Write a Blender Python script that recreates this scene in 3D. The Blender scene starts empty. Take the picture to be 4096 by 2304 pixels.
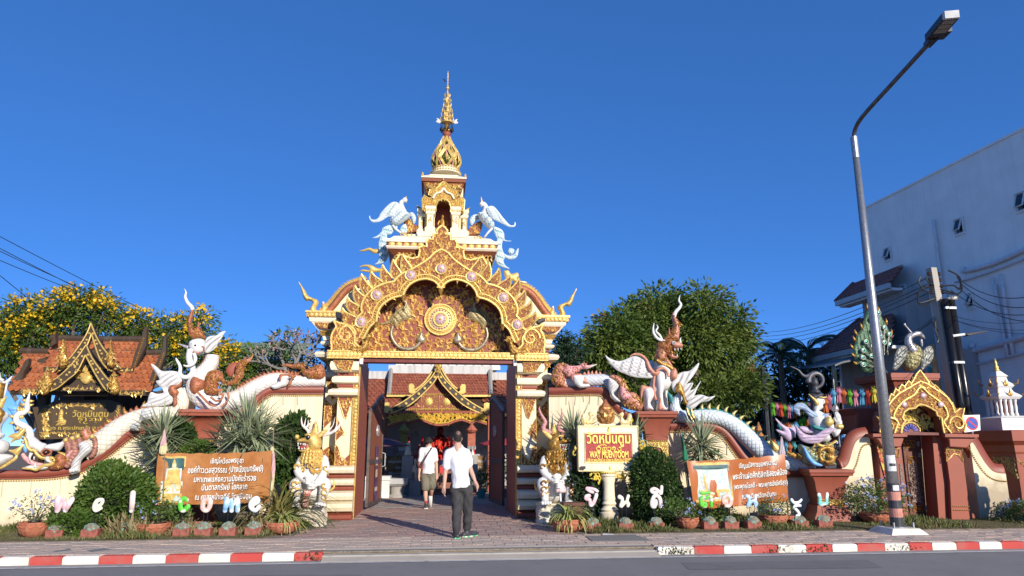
import bpy,math,random
import numpy as np
from mathutils import Vector,Matrix
from mathutils.geometry import delaunay_2d_cdt,tessellate_polygon
random.seed(7);RNG=np.random.default_rng(7)
SC=bpy.context.scene;COL=SC.collection
R=math.radians
FPX=2830.0;PITCH=R(12.45);YAW=R(6.2);EYE=1.6
cam=bpy.data.cameras.new('camera');cam.sensor_width=36;cam.lens=FPX/4096*36
cam.clip_start=.1;cam.clip_end=3000
camo=bpy.data.objects.new('camera',cam);COL.objects.link(camo)
camo.location=(0,0,EYE);camo.rotation_euler=(math.pi/2+PITCH,0,-YAW);SC.camera=camo
SUN_EL=R(20);SUN_AZ=(0.411,-0.911)
SUNV=Vector((SUN_AZ[0]*math.cos(SUN_EL),SUN_AZ[1]*math.cos(SUN_EL),math.sin(SUN_EL))).normalized()
wd=bpy.data.worlds.new('World');SC.world=wd;wd.use_nodes=True
wn=wd.node_tree;bg=wn.nodes['Background']
sky=wn.nodes.new('ShaderNodeTexSky');sky.sky_type='NISHITA';sky.sun_disc=False
sky.sun_elevation=SUN_EL;sky.sun_rotation=math.atan2(SUN_AZ[0],SUN_AZ[1])
sky.altitude=8000;sky.air_density=.5;sky.dust_density=0;sky.ozone_density=1.5
gm=wn.nodes.new('ShaderNodeGamma');gm.inputs[1].default_value=.50
hs=wn.nodes.new('ShaderNodeHueSaturation');hs.inputs['Saturation'].default_value=1.80;hs.inputs['Hue'].default_value=.515;hs.inputs['Value'].default_value=2.6
wn.links.new(sky.outputs[0],gm.inputs[0]);wn.links.new(gm.outputs[0],hs.inputs['Color']);wn.links.new(hs.outputs[0],bg.inputs[0]);bg.inputs[1].default_value=0.15
sl=bpy.data.lights.new('sun','SUN');sl.energy=4.4;sl.angle=R(.5);sl.color=(1,.915,.79)
slo=bpy.data.objects.new('sun',sl);COL.objects.link(slo)
slo.rotation_euler=SUNV.to_track_quat('Z','Y').to_euler();slo.location=(20,-30,30)
vs=SC.view_settings;vs.view_transform='Standard';vs.look='None';vs.gamma=1;vs.use_curve_mapping=False
vs.exposure=0.46
SC.render.engine='CYCLES';SC.cycles.max_bounces=6;SC.cycles.diffuse_bounces=3
def ray(px,py):
 u=(px-2048)/FPX;v=(1152-py)/FPX
 y=math.cos(PITCH)-v*math.sin(PITCH);z=math.sin(PITCH)+v*math.cos(PITCH)
 return(u*math.cos(YAW)+y*math.sin(YAW),-u*math.sin(YAW)+y*math.cos(YAW),z)
def ground(px,py,z=0.):
 a,b,c=ray(px,py);t=(z-EYE)/c
 return(a*t,b*t,z)
ZR=dict(A=(1120,1040,2.),B=(1200,1420,2.),C=(0,1140,2.),D=(0,1500,2.),E=(2130,1140,2.),F=(2130,1500,2.),
G=(2808,1140,2.),H=(2808,1500,2.),T=(1440,260,1.6466),M=(0,1500,3.623),K=(3250,1280,5.152),
L=(3200,0,1.1596),S=(2300,1660,6.0375),N=(3600,0,2.73),P=(1540,1640,2.786),O=(0,0,1/1.59),X=(0,0,1.))
class Frame:
 """a vertical plane standing at (x0,y0), running at angle a; d counts metres towards the street"""
 def __init__(s,x0,y0,a=0.,d=0.):
  s.ex=np.array((math.cos(a),math.sin(a),0.));s.ez=np.array((0,0,1.));s.n=np.array((math.sin(a),-math.cos(a),0.))
  s.o=np.array((x0,y0,0.))+s.n*d
 def px(s,px,py):
  r=np.array(ray(px,py));e=np.array((0,0,EYE));t=s.n.dot(s.o-e)/s.n.dot(r)
  p=e+r*t-s.o
  return(p.dot(s.ex),p[2])
 def to(s,q,d=0.):
  return s.o+s.ex*q[0]+s.ez*q[1]+s.n*d
 def off(s,d):
  f=Frame(0,0);f.ex,f.ez,f.n=s.ex,s.ez,s.n;f.o=s.o+s.n*d
  return f
def tr(fr,k,txt):
 """'x,y x,y ...' read off the photograph -> points in the plane"""
 x0,y0,sc=ZR[k];out=[]
 for w in txt.split():
  a=[float(v)for v in w.split(',')]
  q=fr.px(x0+a[0]/sc,y0+a[1]/sc)
  out.append((q[0],q[1])+((a[2]/sc/170.,)if len(a)>2 else()))
 return out
def cat(pts,n=4,closed=False):
 """Catmull-Rom through points of any dimension"""
 P=np.array(pts,float);N=len(P);out=[]
 rng=range(N if closed else N-1)
 for i in rng:
  if closed:a,b,c,d=P[i-1],P[i],P[(i+1)%N],P[(i+2)%N]
  else:a,b,c,d=P[max(i-1,0)],P[i],P[i+1],P[min(i+2,N-1)]
  for j in range(n):
   t=j/n
   out.append(.5*(2*b+(c-a)*t+(2*a-5*b+4*c-d)*t*t+(3*b-a-3*c+d)*t**3))
 if not closed:out.append(P[-1])
 return np.array(out)
MATS={}
def mat(name,col,rough=.6,metal=0.,noise=.12,nscale=8.,bump=0.,bscale=40.,col2=None,spec=.4,mix=None,coat=0.,trans=0.,emit=None):
 if name in MATS:return MATS[name]
 m=bpy.data.materials.new(name);m.use_nodes=True;nt=m.node_tree;b=nt.nodes['Principled BSDF'];MATS[name]=m
 L=nt.links.new
 b.inputs['Roughness'].default_value=rough;b.inputs['Metallic'].default_value=metal
 b.inputs['Specular IOR Level'].default_value=spec;b.inputs['Coat Weight'].default_value=coat
 tc=nt.nodes.new('ShaderNodeTexCoord')
 if noise or col2:
  n=nt.nodes.new('ShaderNodeTexNoise');n.inputs['Scale'].default_value=nscale;n.inputs['Detail'].default_value=5
  L(tc.outputs['Object'],n.inputs['Vector'])
  r=nt.nodes.new('ShaderNodeValToRGB');e=r.color_ramp.elements
  c2=col2 or tuple(min(1,c*(1+noise))for c in col);c1=col if col2 else tuple(c*(1-noise)for c in col)
  e[0].position,e[1].position=(mix or(.35,.65));e[0].color=(*c1,1);e[1].color=(*c2,1)
  L(n.outputs['Fac'],r.inputs[0]);L(r.outputs[0],b.inputs['Base Color'])
 else:b.inputs['Base Color'].default_value=(*col,1)
 if bump:
  n2=nt.nodes.new('ShaderNodeTexNoise');n2.inputs['Scale'].default_value=bscale;n2.inputs['Detail'].default_value=4
  L(tc.outputs['Object'],n2.inputs['Vector'])
  bp=nt.nodes.new('ShaderNodeBump');bp.inputs['Strength'].default_value=bump;bp.inputs['Distance'].default_value=.02
  L(n2.outputs['Fac'],bp.inputs['Height']);L(bp.outputs[0],b.inputs['Normal'])
 if trans:
  t=nt.nodes.new('ShaderNodeBsdfTranslucent');mx=nt.nodes.new('ShaderNodeMixShader');mx.inputs[0].default_value=trans
  src=b.inputs['Base Color'].links[0].from_socket if b.inputs['Base Color'].links else None
  if src:L(src,t.inputs[0])
  else:t.inputs[0].default_value=(*col,1)
  L(b.outputs[0],mx.inputs[1]);L(t.outputs[0],mx.inputs[2]);L(mx.outputs[0],nt.nodes['Material Output'].inputs[0])
 return m
def stained(name,col,dirt,amount=.5,rough=.7,vert=True):
 """paint with rain streaks and blotches"""
 m=mat(name,col,rough,noise=.05,nscale=1.5,bump=.08,bscale=60)
 nt=m.node_tree;L=nt.links.new;b=nt.nodes['Principled BSDF'];src=b.inputs['Base Color'].links[0].from_socket
 tc=nt.nodes.new('ShaderNodeTexCoord');mp=nt.nodes.new('ShaderNodeMapping');mp.inputs['Scale'].default_value=(7,7,.5)if vert else(3.,3.,3.)
 L(tc.outputs['Object'],mp.inputs[0]);n=nt.nodes.new('ShaderNodeTexNoise');n.inputs['Scale'].default_value=1.;n.inputs['Detail'].default_value=8
 L(mp.outputs[0],n.inputs[0]);r=nt.nodes.new('ShaderNodeValToRGB');r.color_ramp.elements[0].position=.5;r.color_ramp.elements[1].position=.8
 r.color_ramp.elements[1].color=(amount,)*3+(1,);L(n.outputs['Fac'],r.inputs[0])
 mx=nt.nodes.new('ShaderNodeMixRGB');L(r.outputs[0],mx.inputs[0]);L(src,mx.inputs[1]);mx.inputs[2].default_value=(*dirt,1)
 L(mx.outputs[0],b.inputs['Base Color'])
 return m
def attr_mat(name,rough=.5,metal=0.,bump=.0,bscale=40,noise=.15,nscale=10,spec=.4):
 """colour from the mesh's own paint attribute, for patterned paintwork"""
 m=mat(name,(1,1,1),rough,metal,noise=noise,nscale=nscale,bump=bump,bscale=bscale,spec=spec)
 nt=m.node_tree;b=nt.nodes['Principled BSDF'];a=nt.nodes.new('ShaderNodeAttribute');a.attribute_name='paint'
 mx=nt.nodes.new('ShaderNodeMixRGB');mx.blend_type='MULTIPLY';mx.inputs[0].default_value=1
 src=b.inputs['Base Color'].links[0].from_socket
 nt.links.new(a.outputs['Color'],mx.inputs[1]);nt.links.new(src,mx.inputs[2]);nt.links.new(mx.outputs[0],b.inputs['Base Color'])
 return m
CREAM=stained('cream_paint',(.74,.64,.43),(.42,.36,.25),.35)
CREAM2=stained('cream_trim',(.76,.67,.48),(.36,.30,.22),.45)
WALLC=stained('cream_wall',(.72,.62,.42),(.40,.33,.23),.62)
def splash(m,col,h=.55):
 """soil splashed up the foot of a wall, ragged at its upper edge"""
 nt=m.node_tree;L=nt.links.new;b=nt.nodes['Principled BSDF'];src=b.inputs['Base Color'].links[0].from_socket;tc=nt.nodes.new('ShaderNodeTexCoord');sx=nt.nodes.new('ShaderNodeSeparateXYZ');L(tc.outputs['Object'],sx.inputs[0])
 n=nt.nodes.new('ShaderNodeTexNoise');n.inputs['Scale'].default_value=5;n.inputs['Detail'].default_value=6;L(tc.outputs['Object'],n.inputs[0])
 a=nt.nodes.new('ShaderNodeMath');a.operation='MULTIPLY_ADD';L(n.outputs['Fac'],a.inputs[0]);a.inputs[1].default_value=-h*1.5;L(sx.outputs['Z'],a.inputs[2])
 r=nt.nodes.new('ShaderNodeMapRange');r.inputs[1].default_value=-h*.95;r.inputs[2].default_value=-h*.2;r.inputs[3].default_value=.75;r.inputs[4].default_value=0;L(a.outputs[0],r.inputs[0])
 mx=nt.nodes.new('ShaderNodeMixRGB');L(r.outputs[0],mx.inputs[0]);L(src,mx.inputs[1]);mx.inputs[2].default_value=(*col,1);L(mx.outputs[0],b.inputs['Base Color'])
splash(WALLC,(.30,.23,.15));splash(CREAM2,(.36,.29,.2),.35)
GOLD=mat('gold_paint',(.62,.36,.085),.32,.25,noise=.3,nscale=25,bump=.5,bscale=55,col2=(.80,.58,.20))
GOLDY=mat('yellow_gold',(.66,.46,.14),.38,.35,noise=.15,nscale=20,bump=.25,bscale=50)
GOLDD=mat('aged_gold',(.40,.22,.05),.4,.5,noise=.4,nscale=20,bump=.5,bscale=40)
GREDN=mat('carved_ground',(.21,.060,.028),.65,noise=.3,nscale=30,bump=.6,bscale=45,col2=(.24,.07,.025))
MAROON=stained('maroon_paint',(.24,.058,.034),(.12,.04,.03),.5,.45)
RED=stained('red_paint',(.29,.075,.042),(.15,.05,.035),.4,.55)
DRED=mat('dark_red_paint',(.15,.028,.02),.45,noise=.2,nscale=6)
WHITE=stained('white_paint',(.66,.65,.62),(.52,.5,.46),.35,.5)
WHITEB=mat('bluish_white',(.66,.74,.78),.5,noise=.12,nscale=15,bump=.3,bscale=50)
PALETEAL=mat('pale_teal_paint',(.55,.70,.72),.5,noise=.2,nscale=12,bump=.4,bscale=50,col2=(.72,.78,.78))
BLUE=mat('sky_blue_paint',(.16,.40,.80),.45,noise=.2)
TEAL=mat('teal_paint',(.03,.21,.22),.4,noise=.3,nscale=20)
PINKP=mat('pink_paint',(.62,.30,.30),.5,noise=.25,nscale=12)
COPPER=mat('copper_red',(.27,.075,.036),.45,.15,noise=.35,nscale=22,bump=.5,bscale=45,col2=(.42,.16,.07))
ROSEG=mat('rose_gold',(.46,.17,.12),.45,.1,noise=.3,nscale=16,bump=.4,bscale=40,col2=(.56,.28,.18))
LILAC=mat('lilac_paint',(.52,.40,.52),.45,noise=.2,nscale=9)
BLACK=mat('black_plastic',(.018,.018,.02),.4,noise=.1)
BLACKP=mat('black_paint',(.04,.042,.05),.45,noise=.25,nscale=15)
DKWOOD=stained('dark_wood',(.055,.034,.02),(.11,.09,.07),.6,.7)
STEEL=mat('galvanised_steel',(.33,.34,.35),.42,.75,noise=.2,nscale=35)
CONC=stained('concrete',(.33,.31,.28),(.16,.15,.14),.5,.9)
SILVER=mat('silver_paint',(.44,.40,.40),.35,.4,noise=.25,nscale=30)
def mesh_np(name,V,F,smooth=False,cols=None):
 """V (n,3); F list of face tuples or an int array of equal-sized faces"""
 me=bpy.data.meshes.new(name)
 V=np.asarray(V,np.float32)
 if isinstance(F,np.ndarray):
  k=F.shape[1];nf=len(F)
  me.vertices.add(len(V));me.vertices.foreach_set('co',V.ravel())
  me.loops.add(nf*k);me.loops.foreach_set('vertex_index',F.astype(np.int32).ravel())
  me.polygons.add(nf);me.polygons.foreach_set('loop_start',np.arange(0,nf*k,k,dtype=np.int32))
  me.update(calc_edges=True)
 else:
  me.from_pydata([tuple(v)for v in V.tolist()],[],[tuple(f)for f in F])
 if smooth and len(me.polygons):me.polygons.foreach_set('use_smooth',np.ones(len(me.polygons),bool))
 if cols is not None:
  at=me.color_attributes.new('paint','FLOAT_COLOR','POINT')
  c=np.ones((len(V),4),np.float32);c[:,:3]=cols;at.data.foreach_set('color',c.ravel())
 me.update()
 return me
STUFFY=('scroll','gilding','studs','carved_ground','bead','fringe','flames','teeth','toes','mane','spines','gilt_','ornament','petals','twigs','weep','bells','tracery','print','trim','branches','stem','relief','insulator','cable_loop','pots','tips','streamer','bolt','led_panel','spikes','quill','eye_','petal','swag','lettering','script','projections','lintel_clip','spire_birds','crown_gold','valance','cloth','ribs','rim','wheel')
WLOC={}
def wloc(o):return WLOC.get(o.name,Vector((0,0,0)))
def tag(o,label=None,cat=None,group=None,kind=None):
 if label:o['label']=label
 if cat:o['category']=cat
 if group:o['group']=group
 if kind:o['kind']=kind
 return o
def thing(name,label,cat_,loc,group=None):
 o=bpy.data.objects.new(name,None);COL.objects.link(o);o.empty_display_size=.1
 o.location=Vector([float(v)for v in loc]);WLOC[o.name]=o.location.copy()
 return tag(o,label,cat_,group)
def link(name,me,m,parent=None,loc=None):
 o=bpy.data.objects.new(name,me);COL.objects.link(o)
 if m is not None and not me.materials:me.materials.append(m)
 base=wloc(parent)if parent else Vector((0,0,0))
 w=Vector([float(v)for v in loc])if loc is not None else base
 o.location=w-base;WLOC[o.name]=w
 if parent:o.parent=parent
 return o
def copy_tree(o,loc=None,parent=None,rot=None,label=None):
 c=o.copy();COL.objects.link(c)
 if parent:c.parent=parent
 if loc is not None:c.location=loc
 if rot is not None:c.rotation_euler=rot
 if label:c['label']=label
 WLOC[c.name]=c.location.copy()
 for ch in list(o.children):copy_tree(ch,parent=c)
 return c
class MB:
 def __init__(s):s.V=[];s.F=[];s.n=0;s.C=[]
 def add(s,V,F,col=None):
  V=np.asarray(V,float).reshape(-1,3);b=s.n
  s.V.append(V);s.n+=len(V)
  if isinstance(F,np.ndarray):s.F.extend((F+b).tolist())
  else:s.F.extend([tuple(i+b for i in f)for f in F])
  s.C.append(np.tile(np.array(col if col is not None else(1,1,1),float),(len(V),1))if col is None or np.ndim(col)==1 else np.asarray(col,float))
  return s
 def build(s,name,m,parent=None,smooth=False,loc=None,label=None,kind=None,paint=False,auto=None):
  base=np.array(loc if loc is not None else(wloc(parent)if parent else(0,0,0)),float)
  V=np.vstack(s.V)-base
  me=mesh_np(name,V,s.F,smooth,np.vstack(s.C)if paint else None)
  if auto:
   me.polygons.foreach_set('use_smooth',np.ones(len(me.polygons),bool));me.set_sharp_from_angle(angle=R(auto))
  o=link(name,me,m,parent,loc if loc is not None else None)
  if label:o['label']=label
  if not kind and parent and any(w in name for w in STUFFY):kind='stuff'
  if kind:o['kind']=kind
  return o
 def box(s,x0,x1,y0,y1,z0,z1,col=None,taper=0.):
  t=taper
  V=[(x0,y0,z0),(x1,y0,z0),(x1,y1,z0),(x0,y1,z0),(x0+t,y0+t,z1),(x1-t,y0+t,z1),(x1-t,y1-t,z1),(x0+t,y1-t,z1)]
  return s.add(V,[(3,2,1,0),(4,5,6,7),(0,1,5,4),(1,2,6,5),(2,3,7,6),(3,0,4,7)],col)
 def fbox(s,fr,x0,x1,z0,z1,d0,d1,col=None):
  V=[fr.to((x,z),d)for d in(d0,d1)for x,z in((x0,z0),(x1,z0),(x1,z1),(x0,z1))]
  return s.add(V,[(3,2,1,0),(4,5,6,7),(0,1,5,4),(1,2,6,5),(2,3,7,6),(3,0,4,7)],col)
 def rect(s,x0,x1,y0,y1,prof,cap=True,col=None):
  """mouldings: a profile [(overhang, z), ...] carried round a rectangle"""
  V=[];F=[]
  for o,z in prof:V+=[(x0-o,y0-o,z),(x1+o,y0-o,z),(x1+o,y1+o,z),(x0-o,y1+o,z)]
  for i in range(len(prof)-1):
   for j in range(4):
    a=i*4+j;b=i*4+(j+1)%4;F.append((a,b,b+4,a+4))
  if cap:F.append((3,2,1,0));n=len(V);F.append((n-4,n-3,n-2,n-1))
  return s.add(V,F,col)
 def lathe(s,c,prof,n=20,col=None,sq=(1,1),rib=0.,nrib=0,ph=0.):
  V=[];F=[];c=np.array(c,float)
  for r,z in prof:
   for j in range(n):
    a=2*math.pi*j/n+ph;k=1+rib*math.cos(nrib*a)if nrib else 1
    V.append((c[0]+r*k*sq[0]*math.cos(a),c[1]+r*k*sq[1]*math.sin(a),c[2]+z))
  for i in range(len(prof)-1):
   for j in range(n):
    a=i*n+j;b=i*n+(j+1)%n;F.append((a,b,b+n,a+n))
  F.append(tuple(range(n-1,-1,-1)));m=len(V);F.append(tuple(range(m-n,m)))
  return s.add(V,F,col)
 def tube(s,pts,rad,n=8,col=None,closed=False,flat=(1,1),up=(0,0,1)):
  P=np.array(pts,float);N=len(P)
  rad=np.full(N,rad,float)if np.isscalar(rad)else np.array(rad,float)
  T=np.gradient(P,axis=0)if not closed else np.roll(P,-1,0)-np.roll(P,1,0)
  T/=np.maximum(np.linalg.norm(T,axis=1,keepdims=True),1e-9)
  a=np.array(up,float)
  if abs(T[0].dot(a))>.95:a=np.array((1.,0,0))if abs(T[0][0])<.9 else np.array((0,1.,0))
  N0=[]
  for t in T:
   a=a-t*a.dot(t);a/=max(np.linalg.norm(a),1e-9);N0.append(a)
  N0=np.array(N0);B=np.cross(T,N0)
  ang=np.arange(n)*2*math.pi/n
  V=P[:,None]+rad[:,None,None]*(np.cos(ang)[None,:,None]*N0[:,None]*flat[0]+np.sin(ang)[None,:,None]*B[:,None]*flat[1])
  F=[]
  M_=N if closed else N-1
  for i in range(M_):
   k=(i+1)%N
   for j in range(n):
    F.append((i*n+j,i*n+(j+1)%n,k*n+(j+1)%n,k*n+j))
  if not closed:F.append(tuple(range(n-1,-1,-1)));F.append(tuple((N-1)*n+j for j in range(n)))
  return s.add(V.reshape(-1,3),F,col)
 def ball(s,c,r,col=None,n=10,m=7):
  r=(r,r,r)if np.isscalar(r)else r;V=[];F=[]
  for i in range(m+1):
   p=math.pi*i/m
   for j in range(n):
    a=2*math.pi*j/n;V.append((c[0]+r[0]*math.sin(p)*math.cos(a),c[1]+r[1]*math.sin(p)*math.sin(a),c[2]+r[2]*math.cos(p)))
  for i in range(m):
   for j in range(n):
    F.append((i*n+j,(i+1)*n+j,(i+1)*n+(j+1)%n,i*n+(j+1)%n))
  return s.add(V,F,col)
 def cone(s,a,b,r,n=6,col=None):
  return s.tube([a,b],[r,r*.04],n,col)
 def slab(s,poly,fr,d0,d1,bev=0.,col=None):
  """an outline given real thickness, its front edge bevelled"""
  P=np.array([p[:2]for p in poly],float);N=len(P)
  ar=.5*np.sum(P[:,0]*np.roll(P[:,1],-1)-np.roll(P[:,0],-1)*P[:,1])
  if ar<0:P=P[::-1]
  rings=[(P,d0),(P,d1-bev)]
  if bev:
   e=np.roll(P,-1,0)-P;e/=np.maximum(np.linalg.norm(e,axis=1,keepdims=True),1e-9)
   nn=np.stack([-e[:,1],e[:,0]],1);vn=nn+np.roll(nn,1,0);vn/=np.maximum(np.linalg.norm(vn,axis=1,keepdims=True),.5)
   rings.append((P+vn*bev,d1))
  else:rings[1]=(P,d1)
  V=[];F=[]
  for Q,d in rings:V+=[fr.to(q,d)for q in Q]
  for i in range(len(rings)-1):
   for j in range(N):F.append((i*N+j,i*N+(j+1)%N,(i+1)*N+(j+1)%N,(i+1)*N+j))
  tri=tessellate_polygon([[Vector((q[0],q[1],0))for q in rings[-1][0]]])
  k=(len(rings)-1)*N
  Q=rings[-1][0]
  for t in tri:
   u,v,w=Q[t[0]],Q[t[1]],Q[t[2]]
   cr=(v[0]-u[0])*(w[1]-u[1])-(v[1]-u[1])*(w[0]-u[0])
   t=t if cr>0 else(t[0],t[2],t[1])
   F.append(tuple(k+i for i in t));F.append((t[2],t[1],t[0]))
  return s.add(V,F,col)
 def puff(s,poly,fr,d=0.,t=.1,w=None,step=None,col=None,n=3,fn=None,back=True,cfn=None):
  """a rounded body with the given outline: thick inside, thin at its rim"""
  P=cat([p[:2]for p in poly],n,True)if n>1 else np.array([p[:2]for p in poly],float)
  lo,hi=P.min(0),P.max(0);sz=hi-lo
  step=step or(max(.011,min(sz)/30.)if fn is not None else max(.012,min(sz)/16.));w=w or min(sz)*.45
  A_=P;B_=np.roll(P,-1,0)
  gx=np.arange(lo[0],hi[0]+step,step);gy=np.arange(lo[1],hi[1]+step,step*.87)
  G_=np.array([(x+(step/2 if j%2 else 0),y)for j,y in enumerate(gy)for x in gx])
  def dist(Q):
   AB=B_-A_;L2=np.maximum((AB**2).sum(1),1e-12)
   tt=np.clip(((Q[:,None]-A_[None])*AB[None]).sum(2)/L2,0,1)
   return np.sqrt((((A_[None]+tt[...,None]*AB[None])-Q[:,None])**2).sum(2)).min(1)
  def inside(Q):
   x,y=Q[:,0][:,None],Q[:,1][:,None];y0,y1=A_[:,1][None],B_[:,1][None]
   c=((y0>y)!=(y1>y))&(x<(B_[:,0]-A_[:,0])[None]*(y-y0)/np.where(y1==y0,1e-9,y1-y0)+A_[:,0][None])
   return c.sum(1)%2==1
  G_=G_[inside(G_)]if len(G_)else G_
  if len(G_):G_=G_[dist(G_)>step*.45]
  pts=[Vector(p)for p in P.tolist()]+[Vector(p)for p in G_.tolist()]
  ne=len(P)
  vo,eo,fo,_,_,_=delaunay_2d_cdt(pts,[(i,(i+1)%ne)for i in range(ne)],[],1,1e-6)
  Q=np.array([(v[0],v[1])for v in vo]);dd=dist(Q)
  q=np.clip(dd/w,0,1);h=t*np.sqrt(np.maximum(1-(1-q)**2,0))
  hf=h+(fn(Q,q)if fn is not None else 0)
  base=fr.o+Q[:,:1]*fr.ex+Q[:,1:2]*fr.ez
  Vf=base+(d+hf)[:,None]*fr.n;Vb=base+(d-h-.002)[:,None]*fr.n
  Ff=[tuple(f)for f in fo];Nn=len(Q)
  ff=[]
  for f in Ff:
   u,v,x=Q[f[0]],Q[f[1]],Q[f[2]]
   ff.append(f if(v[0]-u[0])*(x[1]-u[1])-(v[1]-u[1])*(x[0]-u[0])>0 else f[::-1])
  c=cfn(Q,q)if cfn is not None else col
  if cfn is not None:c=np.vstack([c,c])
  return s.add(np.vstack([Vf,Vb]),ff+[tuple(i+Nn for i in f[::-1])for f in ff],c)
def objtube(name,pts,r,m,parent=None,n=8,**k):
 loc=k.pop('loc',None);lab=k.pop('label',None)
 return MB().tube(pts,r,n,**k).build(name,m,parent,True,loc,lab)
def pathf(fr,pts,d=0.):
 """in-plane points (x,z,r) -> 3D points and radii"""
 return[fr.to(p,d if np.isscalar(d)else d[i])for i,p in enumerate(pts)],[p[2]for p in pts]
def _curl():
 V=[];F=[];n=11
 for i in range(n):
  t=i/(n-1);a=-1.2+t*5.6;r=.5*(1-.80*t);w=.21*(1-.62*t)*min(1,.35+t*4);c=np.array((math.cos(a)*r+.12*(1-t),math.sin(a)*r))
  nrm=np.array((math.cos(a),math.sin(a)))
  for off,h in((-w,0),(0,.26*(1-.3*t)),(w,0)):q=c+nrm*off;V.append((q[0],q[1],h))
  if i:
   k=i*3
   for j in(0,1):F.append((k-3+j,k-2+j,k+1+j,k+j))
 k=len(V);V+=[(.55,-.62,0),(.30,-.42,.2),(.66,-.25,0),(.95,-.95,.05)];F+=[(k,k+3,k+1),(k+3,k+2,k+1)]
 return np.array(V),F
def _leaf():
 V=[(0,-.5,0),(.28,-.05,0),(0,.6,.02),(-.28,-.05,0),(0,-.1,.24)]
 return np.array(V),[(0,1,4),(1,2,4),(2,3,4),(3,0,4)]
CURL,LEAF=_curl(),_leaf()
def stamp(mb,tpl,fr,q,size,ang=0.,flip=False,d=0.,col=None,hz=1.):
 V,F=tpl;X=V[:,0]*(-1 if flip else 1)*size;Y=V[:,1]*size;c,s_=math.cos(ang),math.sin(ang)
 x=q[0]+X*c-Y*s_;y=q[1]+X*s_+Y*c
 W=fr.o+x[:,None]*fr.ex+y[:,None]*fr.ez+(d+V[:,2]*size*hz)[:,None]*fr.n
 mb.add(W,[f[::-1]for f in F]if flip else F,col)
def inpoly(q,P):
 x,y=q;c=False;n=len(P)
 for i in range(n):
  x1,y1=P[i][0],P[i][1];x2,y2=P[i-1][0],P[i-1][1]
  if(y1>y)!=(y2>y)and x<(x2-x1)*(y-y1)/(y2-y1)+x1:c=not c
 return c
def edged(q,P):
 A=np.array([p[:2]for p in P]);B=np.roll(A,-1,0);AB=B-A;q=np.array(q)
 t=np.clip(((q-A)*AB).sum(1)/np.maximum((AB**2).sum(1),1e-12),0,1)
 return np.sqrt(((A+t[:,None]*AB-q)**2).sum(1)).min()
def carve(mb,poly,fr,d,size,gap=.86,hole=None,leafp=.25,sym=None,hz=1.):
 """fill an outline with scrollwork"""
 P=[p[:2]for p in poly];A=np.array(P);lo,hi=A.min(0),A.max(0);row=0;y=lo[1];n0=mb.n
 while y<hi[1]:
  x=lo[0]+(size*gap/2 if row%2 else 0)
  while x<hi[0]:
   q=(x+random.uniform(-.12,.12)*size,y+random.uniform(-.12,.12)*size)
   if inpoly(q,P)and edged(q,P)>size*.34 and not(hole is not None and(inpoly(q,hole)or edged(q,hole)<size*.34)):
    s_=size*random.uniform(.85,1.15);side=(q[0]>(sym if sym is not None else 1e9))
    stamp(mb,LEAF if random.random()<leafp else CURL,fr,q,s_,random.uniform(-.9,.9)+(0 if random.random()<.6 else math.pi),side,d,hz=hz)
   x+=size*gap
  y+=size*gap*.86;row+=1
 if mb.n==n0:stamp(mb,LEAF,fr,A.mean(0),size*.8,0,False,d)
def beads(mb,pts,r,fr=None,gap=2.2,d=0.):
 """a row of studs along a path"""
 P=np.array(pts,float);seg=np.linalg.norm(np.diff(P,axis=0),axis=1);L_=np.concatenate([[0],np.cumsum(seg)])
 n=max(2,int(L_[-1]/(r*gap)))
 for i in range(n):
  t=L_[-1]*(i+.5)/n;k=min(np.searchsorted(L_,t),len(P)-1);k=max(k,1);u=(t-L_[k-1])/max(L_[k]-L_[k-1],1e-9)
  q=P[k-1]*(1-u)+P[k]*u
  if fr is not None:q=fr.to(q,d)
  o=np.array([(r,0,0),(-r,0,0),(0,r,0),(0,-r,0),(0,0,r),(0,0,-r)])
  mb.add(q+o,[(0,2,4),(2,1,4),(1,3,4),(3,0,4),(2,0,5),(1,2,5),(3,1,5),(0,3,5)])
def flame(base,tip,w,bend=.25,n=6):
 """outline of a curved flame blade from base to tip (2D)"""
 b=np.array(base[:2],float);t=np.array(tip[:2],float);ax=t-b;L_=np.linalg.norm(ax);ax/=L_;nr=np.array((-ax[1],ax[0]))
 left=[];right=[]
 for i in range(n):
  u=i/n;c=b+ax*L_*u+nr*bend*L_*math.sin(u*math.pi*.9)*(1 if u<1 else 0)*.6
  ww=w*(.62+.55*math.sin(u*math.pi*.75+.35))*(1-u**2.2)*.62
  left.append(c+nr*ww);right.append(c-nr*ww)
 return left+[t]+right[::-1]
def rosette(mb,fr,q,r,petals=10,d=0.,hz=.3,mid=.35):
 V=[fr.to(q,d+hz*r)];F=[]
 n=petals*4
 for ring,(k,h)in enumerate(((mid,.9),(.72,.75),(1.,.1))):
  for j in range(n):
   a=2*math.pi*j/n;rr=r*k*(1-.13*(1-abs(math.sin(a*petals/2)))*(ring>0));hh=d+hz*r*h*(.6+.4*abs(math.sin(a*petals/2))if ring else 1)
   V.append(fr.to((q[0]+rr*math.cos(a),q[1]+rr*math.sin(a)),hh))
 for j in range(n):
  k=(j+1)%n;F.append((0,1+j,1+k))
  for ring in(0,1):o=1+ring*n;F.append((o+j,o+n+j,o+n+k,o+k))
 mb.add(V,F)
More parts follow.
